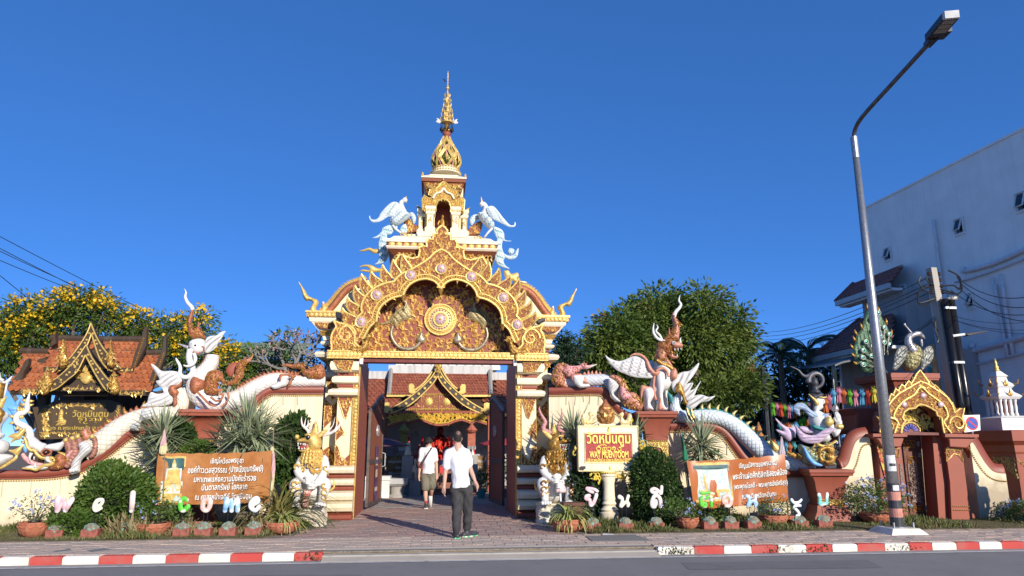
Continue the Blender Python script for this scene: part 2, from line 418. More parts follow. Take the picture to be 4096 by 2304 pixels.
def dress(mb,poly,fr,d,t,size,w=None,gap=.9):
 """scrollwork laid over the rounded surface of a puff"""
 A=np.array([p[:2]for p in poly]);lo,hi=A.min(0),A.max(0);w=w or min(hi-lo)*.45;y=lo[1];row=0;P=[tuple(p)for p in A]
 while y<hi[1]:
  x=lo[0]+(size*gap/2 if row%2 else 0)
  while x<hi[0]:
   q=(x+random.uniform(-.1,.1)*size,y+random.uniform(-.1,.1)*size)
   if inpoly(q,P):
    e=edged(q,P)
    if e>size*.25:stamp(mb,CURL if random.random()<.8 else LEAF,fr,q,size*random.uniform(.85,1.15),random.uniform(-.9,.9)+(0 if random.random()<.5 else math.pi),random.random()<.5,d+t*math.sqrt(max(0,1-(1-min(1,e/w))**2))*.96,hz=1.1)
   x+=size*gap
  y+=size*gap*.86;row+=1
def scaly(name,fr,pts,m,parent,d=0.,ns=64,size=.075,depth=.016,cols=((.74,.70,.60),(.36,.22,.12)),flat=1.,n=8,belly=None):
 P=cat([(*p[:2],p[2],(p[3]if len(p)>3 else 0))for p in pts],n);seg=np.linalg.norm(np.diff(P[:,:2],axis=0),axis=1);L_=np.concatenate([[0],np.cumsum(seg)])
 per=5;nu=int(L_[-1]/size*per);t=np.linspace(0,L_[-1],nu)
 Q=np.stack([np.interp(t,L_,P[:,i])for i in range(4)],1)
 T=np.gradient(Q[:,:2],axis=0);T/=np.maximum(np.linalg.norm(T,axis=1,keepdims=True),1e-9);Nn=np.stack([-T[:,1],T[:,0]],1)
 rm=Q[:,2].mean();k=max(8,int(round(2*math.pi*rm/size)));nv=k*per
 v=np.arange(nv)/nv*2*math.pi;U,Vv=np.meshgrid(t/size,v/(2*math.pi)*k,indexing='ij')
 a=np.mod(U+Vv,2)-1;b=np.mod(U-Vv,2)-1
 e=np.minimum(1-np.abs(a),1-np.abs(b))
 e2=np.clip(e/.30,0,1)
 h=depth*(e2-.5+.5*np.abs(a)*0)
 rr=Q[:,2][:,None]+h
 X=fr.o[None,None]+Q[:,0][:,None,None]*fr.ex+Q[:,1][:,None,None]*fr.ez+(d+Q[:,3])[:,None,None]*fr.n+rr[...,None]*(np.cos(v)[None,:,None]*(Nn[:,0][:,None,None]*fr.ex+Nn[:,1][:,None,None]*fr.ez)+np.sin(v)[None,:,None]*fr.n*flat)
 c0,c1=np.array(cols[0]),np.array(cols[1]);w=np.clip(e/.16,0,1)[...,None]
 C_=c1+(c0-c1)*w
 if belly is not None:
  z=np.clip((-np.cos(v)-.55)*4,0,1)[None,:,None];C_=C_*(1-z)+np.array(belly)*z
 i=np.arange(nu-1)[:,None]*nv;j=np.arange(nv)[None];j2=(j+1)%nv
 F=np.stack([i+j,i+nv+j,i+nv+j2,i+j2],-1).reshape(-1,4)
 V=X.reshape(-1,3);base=np.array(wloc(parent))
 me=mesh_np(name,V-base,F,True,C_.reshape(-1,3))
 return link(name,me,m,parent),Q
PAIR={}
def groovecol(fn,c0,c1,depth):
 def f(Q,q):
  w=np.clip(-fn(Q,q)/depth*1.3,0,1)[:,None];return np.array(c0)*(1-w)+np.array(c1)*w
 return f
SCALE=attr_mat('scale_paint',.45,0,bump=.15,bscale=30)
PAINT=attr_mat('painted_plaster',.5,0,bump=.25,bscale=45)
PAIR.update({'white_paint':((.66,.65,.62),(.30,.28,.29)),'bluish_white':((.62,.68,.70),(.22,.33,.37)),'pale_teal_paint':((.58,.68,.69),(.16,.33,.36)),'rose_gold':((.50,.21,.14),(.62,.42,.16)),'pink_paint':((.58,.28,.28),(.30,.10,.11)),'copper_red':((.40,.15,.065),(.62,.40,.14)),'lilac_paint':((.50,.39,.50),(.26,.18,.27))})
def puffpart(nm,mt,poly,fr,d,t,parent,fn=None):
 m=MB()
 if fn is not None and mt.name in('copper_red','rose_gold','pink_paint'):
  m.puff(poly,fr,d,t);o=m.build(nm,mt,parent,True);g=MB();dress(g,poly,fr,d,t,.085)
  if g.n:g.build('scrollwork',GOLDD if mt.name!='pink_paint' else ROSEG,o)
  return o
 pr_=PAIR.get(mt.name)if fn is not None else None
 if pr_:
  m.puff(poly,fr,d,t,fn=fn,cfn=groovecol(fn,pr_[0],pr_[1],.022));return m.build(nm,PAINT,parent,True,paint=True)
 m.puff(poly,fr,d,t,fn=fn);o=m.build(nm,mt,parent,True)
 return o
def blob(name,prims,m,parent=None,voxel=.02,smooth=4,loc=None,label=None):
 mb=MB()
 for p in prims:
  if p[0]=='s':mb.ball(p[1],p[2],n=14,m=10)
  elif p[0]=='t':
   P=cat([(*q,r)for q,r in zip(p[1],p[2])],4)if len(p[1])>2 else np.array([(*q,r)for q,r in zip(p[1],p[2])])
   fl=p[3]if len(p)>3 else(1,1)
   mb.tube(P[:,:3],P[:,3],12,flat=fl)
   mb.ball(P[0,:3],P[0,3]*min(fl)*.99)
   if len(p)<5:mb.ball(P[-1,:3],P[-1,3]*min(fl)*.99)
  elif p[0]=='m':mb.add(*p[1:])
 base=np.array(loc if loc is not None else(wloc(parent)if parent else(0,0,0)),float)
 me=mesh_np(name+'_src',np.vstack(mb.V)-base,mb.F)
 o=bpy.data.objects.new(name+'_src',me);COL.objects.link(o)
 r=o.modifiers.new('r','REMESH');r.mode='VOXEL';r.voxel_size=voxel
 s_=o.modifiers.new('s','SMOOTH');s_.iterations=smooth;s_.factor=.5
 dg=bpy.context.evaluated_depsgraph_get();me2=bpy.data.meshes.new_from_object(o.evaluated_get(dg))
 bpy.data.objects.remove(o);bpy.data.meshes.remove(me);me2.name=name
 me2.polygons.foreach_set('use_smooth',np.ones(len(me2.polygons),bool));me2.materials.clear()
 o2=link(name,me2,m,parent,loc)
 if label:o2['label']=label
 return o2
TONE='\u0e48\u0e49\u0e4a\u0e4b\u0e4c';UPV='\u0e31\u0e34\u0e35\u0e36\u0e37\u0e4d'
def text(s,fr,q,h,m,parent,name='lettering',align='CENTER',width=None,d=0.,ext=.004,bold=0.,shear=0.):
 main='';tones=[]
 for i,ch in enumerate(s):
  if ch in TONE and main and main[-1]in UPV:tones.append(main)
  else:main+=ch
 def conv(body):
  c=bpy.data.curves.new('t','FONT');c.body=body;c.size=1.;c.extrude=0;c.offset=bold;c.resolution_u=3;c.shear=shear
  o=bpy.data.objects.new('t',c);COL.objects.link(o);dg=bpy.context.evaluated_depsgraph_get()
  me=bpy.data.meshes.new_from_object(o.evaluated_get(dg));bpy.data.objects.remove(o);bpy.data.curves.remove(c)
  V=np.array([v.co[:]for v in me.vertices]).reshape(-1,3);F=[tuple(p.vertices)for p in me.polygons];bpy.data.meshes.remove(me)
  return V,F
 V,F=conv(main);
 for pre in tones:
  Vp,_=conv(pre);x=Vp[:,0].max()-.07;y=1.02
  n=len(V);V=np.vstack([V,[(x-.035,y,0),(x+.035,y,0),(x+.04,y+.17,0),(x-.04,y+.17,0)]]);F.append((n,n+1,n+2,n+3))
 w=V[:,0].max()-V[:,0].min();sx=width/w if width else h
 x=(V[:,0]-V[:,0].min())*sx-(w*sx/2 if align=='CENTER' else 0);y=V[:,1]*h
 n=len(V)
 def W(dd):return fr.o+(q[0]+x)[:,None]*fr.ex+(q[1]+y)[:,None]*fr.ez+(d+dd)*fr.n
 mb=MB();Fs=list(F)
 ed={}
 for f in F:
  for a,b in zip(f,f[1:]+f[:1]):
   if(b,a)in ed:ed.pop((b,a))
   else:ed[(a,b)]=1
 if ext>0:
  Fs+=[tuple(i+n for i in f[::-1])for f in F]+[(b,a,a+n,b+n)for a,b in ed]
  mb.add(np.vstack([W(ext),W(0)]),Fs)
 else:mb.add(W(0),Fs)
 return mb.build(name,m,parent)
def leaves(name,m,parent,C_,size,droop=.3,n=None,aspect=.42,up=.35,var=.4,fold=.25,D=None,label=None,kind=None):
 """leaf blades at points C_ (n,3): two facets each, folded along the rib"""
 C_=np.asarray(C_,float);n=len(C_)
 if D is None:
  D=RNG.normal(size=(n,3));D[:,2]=D[:,2]*.6-droop;D[:,1]-=.2
 D=D/np.maximum(np.linalg.norm(D,axis=1,keepdims=True),1e-9)
 u=RNG.normal(size=(n,3));u[:,2]+=up*3;S_=np.cross(D,u);S_/=np.maximum(np.linalg.norm(S_,axis=1,keepdims=True),1e-9);Nn=np.cross(S_,D)
 L_=(np.full(n,size)if np.isscalar(size)else size)*RNG.uniform(1-var,1+var,n);L_=L_[:,None];w=L_*aspect/2
 V=np.stack([C_,C_+D*L_*.45+S_*w-Nn*w*fold,C_+D*L_,C_+D*L_*.45-S_*w-Nn*w*fold],1).reshape(-1,3)
 i=np.arange(n)*4
 F=np.concatenate([np.stack([i,i+1,i+2],1),np.stack([i,i+2,i+3],1)])
 base=np.array(wloc(parent))if parent else np.zeros(3)
 o=link(name,mesh_np(name,V-base,F),m,parent)
 if label:o['label']=label
 if not kind and parent and name!='leaves' and name!='crown':kind='stuff'
 if kind:o['kind']=kind
 return o
def foliage(name,a,b,rough=.55,trans=.25,sc=2.5):
 return mat(name,a,rough,noise=0,col2=b,nscale=sc,mix=(.3,.7),trans=trans,spec=.5)
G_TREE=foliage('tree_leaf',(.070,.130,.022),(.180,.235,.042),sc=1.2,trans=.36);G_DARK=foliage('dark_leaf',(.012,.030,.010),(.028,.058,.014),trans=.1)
G_BUSH=foliage('shrub_leaf',(.050,.110,.016),(.115,.185,.030),sc=4);G_TEC=foliage('trumpet_leaf',(.050,.105,.016),(.120,.180,.028))
G_DEEP=foliage('deep_leaf',(.025,.065,.012),(.060,.115,.020),sc=4);G_YUC=foliage('yucca_leaf',(.20,.25,.13),(.36,.40,.25),trans=.08)
G_STRIPE=foliage('striped_leaf',(.16,.24,.05),(.52,.52,.18),trans=.15,sc=40);G_PALM=foliage('palm_leaf',(.018,.042,.014),(.035,.07,.02),trans=.1)
G_TAN=foliage('dry_leaf',(.26,.19,.07),(.22,.23,.06),trans=.1,sc=9)
F_YEL=mat('yellow_flower',(.80,.52,.02),.6,noise=.2,trans=.3);F_PINK=mat('pink_flower',(.64,.38,.35),.6,noise=.25,trans=.3);F_BLUE=mat('blue_flower',(.42,.52,.85),.6,noise=.15,trans=.3)
BARK=mat('bark',(.14,.115,.09),.9,noise=.3,nscale=14,bump=.6,bscale=30);BARKG=mat('grey_bark',(.20,.19,.18),.85,noise=.25,nscale=12,bump=.4)
# ================================================================ ground, road, kerb, pavements
def struct(o,label=None):o['kind']='structure';return o
ASPH=stained('asphalt',(.205,.20,.195),(.145,.142,.14),.7,.88,False)
g_=MB();g_.box(-150,150,-40,11.56,-1,-.12);struct(g_.build('road',ASPH))
EARTH=mat('bare_earth',(.16,.12,.075),.95,noise=.4,nscale=4,bump=.4)
g_=MB();g_.box(-400,400,11.72,900,-1,-.03);struct(g_.build('ground',EARTH))
for i,P_ in enumerate((((-3.2,9.2),(-1.1,9.1),(-.9,10.3),(-2.4,10.45),(-3.3,10.2)),((3.6,10.2),(6.4,10.05),(6.6,10.75),(3.7,10.8)))):
 struct(MB().add([(x,y,-.1165)for x,y in P_],[tuple(range(len(P_)))]).build('asphalt_patch',stained('asphalt_patch',(.165,.162,.16),(.12,.12,.12),.6,.9,False)))
LINE=stained('road_line',(.55,.54,.51),(.12,.12,.12),.7,.8)
g_=MB();g_.add([(-60,11.28,-.114),(60,11.28,-.114),(60,11.38,-.114),(-60,11.38,-.114)],[(0,1,2,3)]);struct(g_.build('edge_line',LINE))
GUT=stained('gutter_concrete',(.30,.285,.265),(.15,.145,.14),.6,.9)
g_=MB();g_.add([(-60,11.38,-.116),(60,11.38,-.116),(60,11.57,-.116),(-60,11.57,-.116)],[(0,1,2,3)]);struct(g_.build('gutter',GUT))
KW=stained('kerb_white',(.70,.66,.57),(.26,.22,.17),.8,.8,False);KR=stained('kerb_red',(.44,.055,.045),(.25,.19,.15),.7,.75,False)
kerb=struct(MB().box(-60,60,11.60,11.71,-.2,-.05).build('kerb',CONC))
def kx(px,y=2212):return ground(px,y)[0]*11.57/ground(px,y)[1]
edges=[-190,-60]+[x*1.59 for x in(0,75,158,250,335,418,500,580,660,740,811)]
redge=[2130+x/2 for x in(1005,1297,1535,1755,1970,2195,2405)]+[2808+x/2 for x in(1250,1470,1665,1850,2045,2230,2410,2590,2770)]
redge[7:7]=[]
def kstone(a,b,m,cap=False):
 x0,x1=kx(a),kx(b);w=x1-x0-.006
 mb=MB();mb.rect(x0+.003,x1-.003,11.575,11.73,[(0,-.14),(0,-.025),(-.012,-.006),(-.03,0)])
 mb.build('kerb_stone',m,kerb)
for i in range(len(edges)-1):kstone(edges[i],edges[i+1],KW if i%2==0 else KR)
re=sorted(set(redge))
for i in range(len(re)-1):kstone(re[i],re[i+1],KW if i%2==0 else KR)
XA0,XA1=kx(811*1.59),kx(2632)
APR=stained('apron_concrete',(.40,.355,.30),(.24,.22,.19),.6,.9,False)
g_=MB();g_.add([(XA0,11.42,-.112),(XA1,11.42,-.112),(XA1,11.95,.004),(XA0,11.95,.004),(XA0,11.42,-.3),(XA1,11.42,-.3),(XA1,11.95,-.3),(XA0,11.95,-.3)],
[(0,1,2,3),(4,5,1,0),(5,6,2,1),(7,4,0,3)]);struct(g_.build('driveway_apron',APR))
PAVR=[mat('paver_%d'%i,c,.85,noise=.25,nscale=20,bump=.3,bscale=70)for i,c in enumerate([(.48,.37,.295),(.45,.36,.295),(.51,.39,.31),(.43,.355,.30)])]
def bricks(parent,x0,x1,y0,y1,w,l,mats_,name,skip=None,z=0.,limit=300,cx=0):
 proto={};spots=[]
 r=0;y=y0
 while y<y1-l*.5:
  x=x0-(w/2 if r%2 else 0)
  while x<x1:
   if skip is None or not skip(x+w/2,y+l/2):spots.append((x+w/2,y+l/2))
   x+=w
  y+=l;r+=1
 spots.sort(key=lambda p:(p[0]-cx)**2*.25+p[1]**2)
 rest={}
 for i,(x,y)in enumerate(spots):
  mi=random.randrange(len(mats_));hz=random.uniform(-.004,.004)
  if i<limit:
   if mi not in proto:
    proto[mi]=mesh_np(name,*(lambda m:(np.vstack(m.V),m.F))(MB().rect(-w/2+.004,w/2-.004,-l/2+.004,l/2-.004,[(0,-.06),(0,-.004),(-.005,0)])))
   o=link(name,proto[mi],mats_[mi],parent,(x,y,z+hz));o.rotation_euler=(random.uniform(-.006,.006),random.uniform(-.006,.006),0)
  else:rest.setdefault(mi,MB()).rect(x-w/2+.004,x+w/2-.004,y-l/2+.004,y+l/2-.004,[(0,z+hz-.06),(0,z+hz-.004),(-.005,z+hz)])
 for mi,mb in rest.items():mb.build(name+'_field',mats_[mi],parent,kind='stuff')
BED=mat('sand_joint',(.20,.175,.145),.95,noise=.3,nscale=30)
pave=struct(MB().box(-60,60,11.73,13.35,-.2,-.012).build('pavement',BED))
bricks(pave,-9,13,11.74,13.3,.34,.2,PAVR,'paver',lambda x,y:XA0-.1<x<XA1+.1 and y<12.0,cx=0)
g_=MB();g_.box(-60,-9.2,11.74,13.3,-.05,0);g_.box(13.2,60,11.74,13.3,-.05,0);struct(g_.build('far_pavement',PAVR[1]))
PATCH=stained('patched_concrete',(.20,.195,.185),(.12,.115,.11),.6,.9,False)
def patch(txt,z,name,k):
 fr=None;pts=[]
 x0,y0,sc=ZR[k]
 for w in txt.split():
  a=[float(v)for v in w.split(',')];q=ground(x0+a[0]/sc,y0+a[1]/sc);pts.append(q)
 n=len(pts);V=[(p[0],p[1],z)for p in pts]+[(p[0],p[1],z-.06)for p in pts]
 F=[tuple(range(n)),]+[(i,i+n,(i+1)%n+n,(i+1)%n)for i in range(n)]
 struct(MB().add(V,F).build(name,PATCH))
patch('420,1290 820,1280 960,1330 480,1332',.008,'concrete_patch','F')
patch('425,1412 560,1392 575,1408 460,1420',.008,'concrete_patch','D')
patch('700,1405 840,1390 900,1400 740,1420',.008,'concrete_patch','D')
drv=struct(MB().box(-3.2,3.2,13.3,26.5,-.2,-.012).build('driveway',BED))
SLAB=[mat('slab_%d'%i,c,.8,noise=.25,nscale=9,bump=.25,bscale=60)for i,c in enumerate([(.36,.24,.20),(.34,.24,.205),(.39,.26,.215),(.325,.245,.215)])]
bricks(drv,-2.6,2.6,13.3,19.0,.33,.33,SLAB,'slab',lambda x,y:abs(x)>1.9+.55*max(0,(16.3-y))/3.*1.2,limit=270)
bricks(drv,-3.1,3.1,18.94,26.3,.4,.4,[SLAB[3],SLAB[1],GUT],'slab',None,limit=0)
def bed(name,pts):
 n=len(pts);V=[(x,y,.012)for x,y in pts]+[(x,y,-.1)for x,y in pts]
 return struct(MB().add(V,[tuple(range(n))]+[(i,i+n,(i+1)%n+n,(i+1)%n)for i in range(n)]).build(name,mat('bed_soil',(.105,.085,.045),.95,noise=.4,nscale=7,bump=.5)))
BL=[(-60,13.3),(-2.95,13.3),(-1.98,16.5),(-3.2,16.6),(-9,15.3),(-60,15.3)]
BR=[(1.98,16.5),(2.95,13.3),(9.4,13.3),(60,13.3),(60,15.2),(10,15.2),(3.2,16.5)]
bed('lawn_left',BL);bed('lawn_right',BR)
def grass(name,polys,n,x0,x1,y0,y1,hgt,m):
 C_=[];
 while len(C_)<n:
  q=(random.uniform(x0,x1),random.uniform(y0,y1))
  if inpoly(q,polys)and random.random()<(1 if q[1]>13.5 else .6):C_.append((q[0],q[1],.008))
 C_=np.array(C_);D=RNG.normal(size=(n,3))*.5;D[:,2]=1
 sp=.6+.8*np.clip(np.sin(C_[:,0]*2.1)+np.sin(C_[:,0]*5.3+C_[:,1]*4)*.7,-.4,1)
 leaves(name,m,None,C_,hgt*sp,D=D,aspect=.13,var=.5,kind='stuff')
G_GRASS=foliage('grass_blade',(.075,.115,.020),(.165,.175,.050),sc=1.2);G_DRY=foliage('dry_grass',(.24,.20,.09),(.30,.23,.11),sc=2)
grass('grass',BL,24000,-9.5,-2,13.3,16,.095,G_GRASS);grass('grass',BR,22000,2,12.5,13.3,16,.095,G_GRASS)
grass('dry_grass',BL,5000,-9.5,-2,13.3,14.6,.085,G_DRY);grass('dry_grass',BR,4500,2,12.5,13.3,14.4,.075,G_DRY)
grass('dry_grass',[(-5.6,13.6),(-2.6,13.9),(-2.8,14.6),(-5.6,14.7)],2500,-5.6,-2.6,13.6,14.7,.24,G_DRY)
for i,(px_,py_,n_,lab)in enumerate(((2660,2195,26,'weeds growing in the gutter at the end of the right kerb'),(3210,2190,14,'dry weeds against a red kerb stone below the banner'),(3080,2200,8,'tiny weeds at the foot of the right kerb'),(1220,2235,9,'weeds by the last red stone of the left kerb'),(3570,2185,9,'weeds in the kerb joint below the street lamp'))):
 x_,y_,_z=ground(px_,py_,-.1);wt=thing('weed_tuft',lab,'weed',(x_,11.5,-.11));P_=np.stack([x_+RNG.normal(size=n_*3)*.13,11.5+RNG.normal(size=n_*3)*.04,-.11+np.abs(RNG.normal(size=n_*3))*.05],1);D_=RNG.normal(size=P_.shape)*.7;D_[:,2]=np.abs(D_[:,2])+.3
 leaves('leaves',foliage('weed_leaf',(.05,.07,.02),(.14,.13,.06)),wt,P_,.05,D=D_,aspect=.4)
lp=thing('paper_scrap','white paper scrap lying on the pavement patch','litter',ground(2430,2142));x_,y_,_z=ground(2430,2142);MB().add([(x_-.1,y_-.05,.014),(x_+.1,y_-.06,.014),(x_+.12,y_+.06,.018),(x_-.07,y_+.07,.03)],[(0,1,2,3)]).build('sheet',mat('paper',(.6,.6,.58),.8),lp)
# ================================================================ boundary walls
AL_=math.atan2(1.2,6.1);AR_=-math.atan2(1.2,7.6)
FL=Frame(-2.9,16.4,AL_);FR=Frame(2.9,16.4,AR_)
def wallrun(parent,fr,topline,s0,s1):
 """rendered wall whose top follows a curve; maroon coping and a gold bead under it"""
 T_=np.array([p[:2]for p in topline]);T_=T_[T_[:,0].argsort()]
 N=len(T_);V=[];F=[]
 for d in(0.,-.3):
  for x,z in T_:V+=[fr.to((x,-.15),d),fr.to((x,z-.1),d)]
 for i in range(N-1):
  a=i*2;F.append((a,a+2,a+3,a+1));b=2*N+a;F.append((b+2,b,b+1,b+3));F.append((a+1,a+3,b+3,b+1))
 F+=[(0,1,2*N+1,2*N),(2*N-2,4*N-2,4*N-1,2*N-1)]
 MB().add(V,F).build('render_panel',WALLC,parent)
 prof=[(.0,-.17),(.03,-.15),(.03,-.125),(.055,-.12),(.075,-.09),(.085,-.045),(.07,-.005),(.04,.012),(-.34,.012),(-.38,-.05),(-.38,-.1),(-.3,-.12),(-.3,-.17)]
 V=[];F=[];n=len(prof)
 Tn=np.gradient(T_,axis=0);Tn/=np.linalg.norm(Tn,axis=1,keepdims=True);Nr=np.stack([-Tn[:,1],Tn[:,0]],1)
 for i in range(N):
  for d,h in prof:V.append(fr.to(T_[i]+Nr[i]*h,d+.002))
 for i in range(N-1):
  for j in range(n):F.append((i*n+j,(i+1)*n+j,(i+1)*n+(j+1)%n,i*n+(j+1)%n))
 F.append(tuple(range(n-1,-1,-1)));F.append(tuple((N-1)*n+j for j in range(n)))
 MB().add(V,F).build('coping',MAROON,parent,auto=35)
 mb=MB();beads(mb,[T_[i]-Nr[i]*.185 for i in range(N)],.022,fr,2.0,.03);mb.build('bead_trim',GOLDY,parent)
def drips(parent,fr,k,txt):
 mb=MB()
 for w in txt.split():
  a=[float(v)for v in w.split(',')];q=tr(fr,k,'%f,%f %f,%f'%tuple(a))
  mb.tube([fr.to(q[0],.012),fr.to(q[1],.012)],.008,5)
 mb.build('weep_pipe',mat('pale_pipe',(.5,.43,.3),.6),parent)
def pline(fr,k,txt,n=6):return cat(tr(fr,k,txt),n)
lw=thing('boundary_wall','cream wall with wavy maroon coping left of the gateway','wall',FL.to((-3,0)))
Fg=FL
wallrun(lw,FL,pline(FL,'C','1760,1060 1900,1010 1980,960 2050,890 2110,845 2180,818 2300,818 2440,818 2590,818'),0,0)
wallrun(lw,FL,pline(FL,'D','-700,768 -300,768 0,768 300,764 480,750 620,720 740,660 840,590 930,520 1000,465 1070,430 1150,405 1300,400 1600,400'),0,0)
drips(lw,FL,'D','25,830,12,970 258,838,240,962 488,820,480,945 650,810,640,890 960,580,940,695 1106,470,1095,610 2266,140,2266,236 2380,150,2380,240 2145,150,2143,215')
rw=thing('boundary_wall','cream wall with wavy maroon coping right of the gateway','wall',FR.to((4,0)))
wallrun(rw,FR,pline(FR,'E','130,825 300,822 480,818 560,825 600,850 640,900 690,960 740,1005 800,1030 870,1040'),0,0)
wallrun(rw,FR,pline(FR,'F','1040,392 1300,388 1440,395 1520,425 1580,480 1640,560 1700,640 1760,695 1830,735 1920,752 2020,755 2230,758'),0,0)
drips(rw,FR,'E','272,860,270,958 347,862,340,960 403,855,410,935 463,862,455,950 530,862,527,960 1555,1240,1556,1360 610,930,608,990')
def pier(name,label,fr,k,capz,x0,x1,zb,w2,parent=None,depth=.85):
 """red pier: flared capital, shaft with gilt spandrels, plinth; x0,x1,zb,... in the frame"""
 p=thing(name,label,'pier',fr.to(((x0+x1)/2,0)))
 q=lambda x:x
 c=(x0+x1)/2;hw=(x1-x0)/2;sw=hw*w2
 def ring(o,z):return(o,z)
 a=fr.to((c,0),.18)
 M4=np.array([fr.ex,fr.n,fr.ez])
 def rct(h,prof,mb):
  V=[];F=[]
  for o,z in prof:
   for sx,sd in((-1,1),(1,1),(1,-1),(-1,-1)):V.append(fr.to((c+sx*(h+o),z),.0+sd*(h+o)-.12))
  for i in range(len(prof)-1):
   for j in range(4):A_,B_=i*4+j,i*4+(j+1)%4;F.append((A_,B_,B_+4,A_+4))
  F.append((3,2,1,0));n=len(V);F.append((n-4,n-3,n-2,n-1));mb.add(V,F)
 m=MB();e=hw-sw
 H_=capz
 rct(sw,[(0,H_-.62),(.0,H_-.50),(.03,H_-.40),(e*.35,H_-.26),(e*.8,H_-.14),(e,H_-.13)],m);m.build('capital',RED,p,auto=40)
 m=MB();rct(sw,[(e+.03,H_-.13),(e+.04,H_-.08),(e+.06,H_-.06),(e+.06,H_)],m);m.build('cap_slab',RED,p)
 m=MB();rct(sw,[(-.02,.25),(-.02,H_-.62)],m);m.build('shaft',RED,p)
 m=MB();rct(sw,[(.16,-.1),(.14,.08),(.06,.2),(.03,.32),(0,.34)],m);m.build('plinth',RED,p,auto=40)
 d=sw-.12+.001
 m=MB();ff=fr.off(d)
 for sx in(-1,1):
  P_=[(c+sx*sw*.97,H_-.66),(c+sx*sw*.05,H_-.66),(c,H_-.78),(c+sx*sw*.3,H_-.80),(c+sx*sw*.55,H_-.92),(c+sx*sw*.75,H_-.98),(c+sx*sw*.97,H_-1.1)]
  m.slab(P_,ff,-.03,.012,.004);carve(m,P_,ff,.012,.07)
 beads(m,[(c-sw,H_-.64),(c+sw,H_-.64)],.022,ff,2,.01)
 m.build('gilt_spandrel',GOLDY,p)
 m=MB();beads(m,[(c-sw,.36),(c+sw,.36)],.025,ff,2,.01);beads(m,[(c-sw,.43),(c+sw,.43)],.025,ff,2,.01);m.fbox(ff,c-sw,c+sw,.33,.46,-.03,-.004);m.build('gilt_band',GOLDY,p)
 return p
def pp(fr,k,a,b,y):q=tr(fr,k,'%f,%f %f,%f'%(a,y,b,y));return q[0][0],q[1][0],q[0][1]
PF=FL.off(.3);x0,x1,z=pp(PF,'C',1466,1838,998);pier('statue_pier','flared red pier under the white elephant-headed serpent',PF,'C',z,x0,x1,0,.55)
PF2=FR.off(.3);x0,x1,z=pp(PF2,'E',840,1122,1015);pier('statue_pier','flared red pier under the winged lion',PF2,'E',z,x0,x1,0,.62)
PF3=FR.off(.45);x0,x1,z=pp(PF3,'H',835,1143,752);pier('statue_pier','flared red pier under the kneeling figure',PF3,'H',z,x0,x1,0,.68)
# ================================================================ the gateway
def plumage(ang,L_=.16,W_2=.07,depth=.02):
 """overlapping feathers"""
 def f(Q,q):
  c_,s_=math.cos(ang),math.sin(ang);u=(Q[:,0]*c_+Q[:,1]*s_)/L_;v=(-Q[:,0]*s_+Q[:,1]*c_)/W_2+.12*np.sin(u*2.1)
  r=np.floor(u);fv=np.abs(np.mod(v+.5*np.mod(r,2),1)-.5)*2;fu=u-r;tip=1-.30*(1-fv**2)
  g=np.exp(-((fu-tip)/.10)**2)+np.exp(-((fv-1)/.16)**2)*(fu>.1);return-depth*np.clip(g,0,1)*np.minimum(q*4,1)
 return f
GF=Frame(0,16.6);G2=Frame(0,17.0)
gate=thing('gateway','tall gilded temple gateway with scalloped arch and spire','gateway',(0,17.4,0))
XC=.5*(GF.px(1766,999)[0]+GF.px(1763.5,1160)[0])
def zA(y,fr=GF,x=1400):return fr.px(x,1040+y/2)[1]
def zB(y,fr=GF,x=1400):return fr.px(x,1420+y/2)[1]
def mir(P):return[(2*XC-p[0],*p[1:])for p in P][::-1]
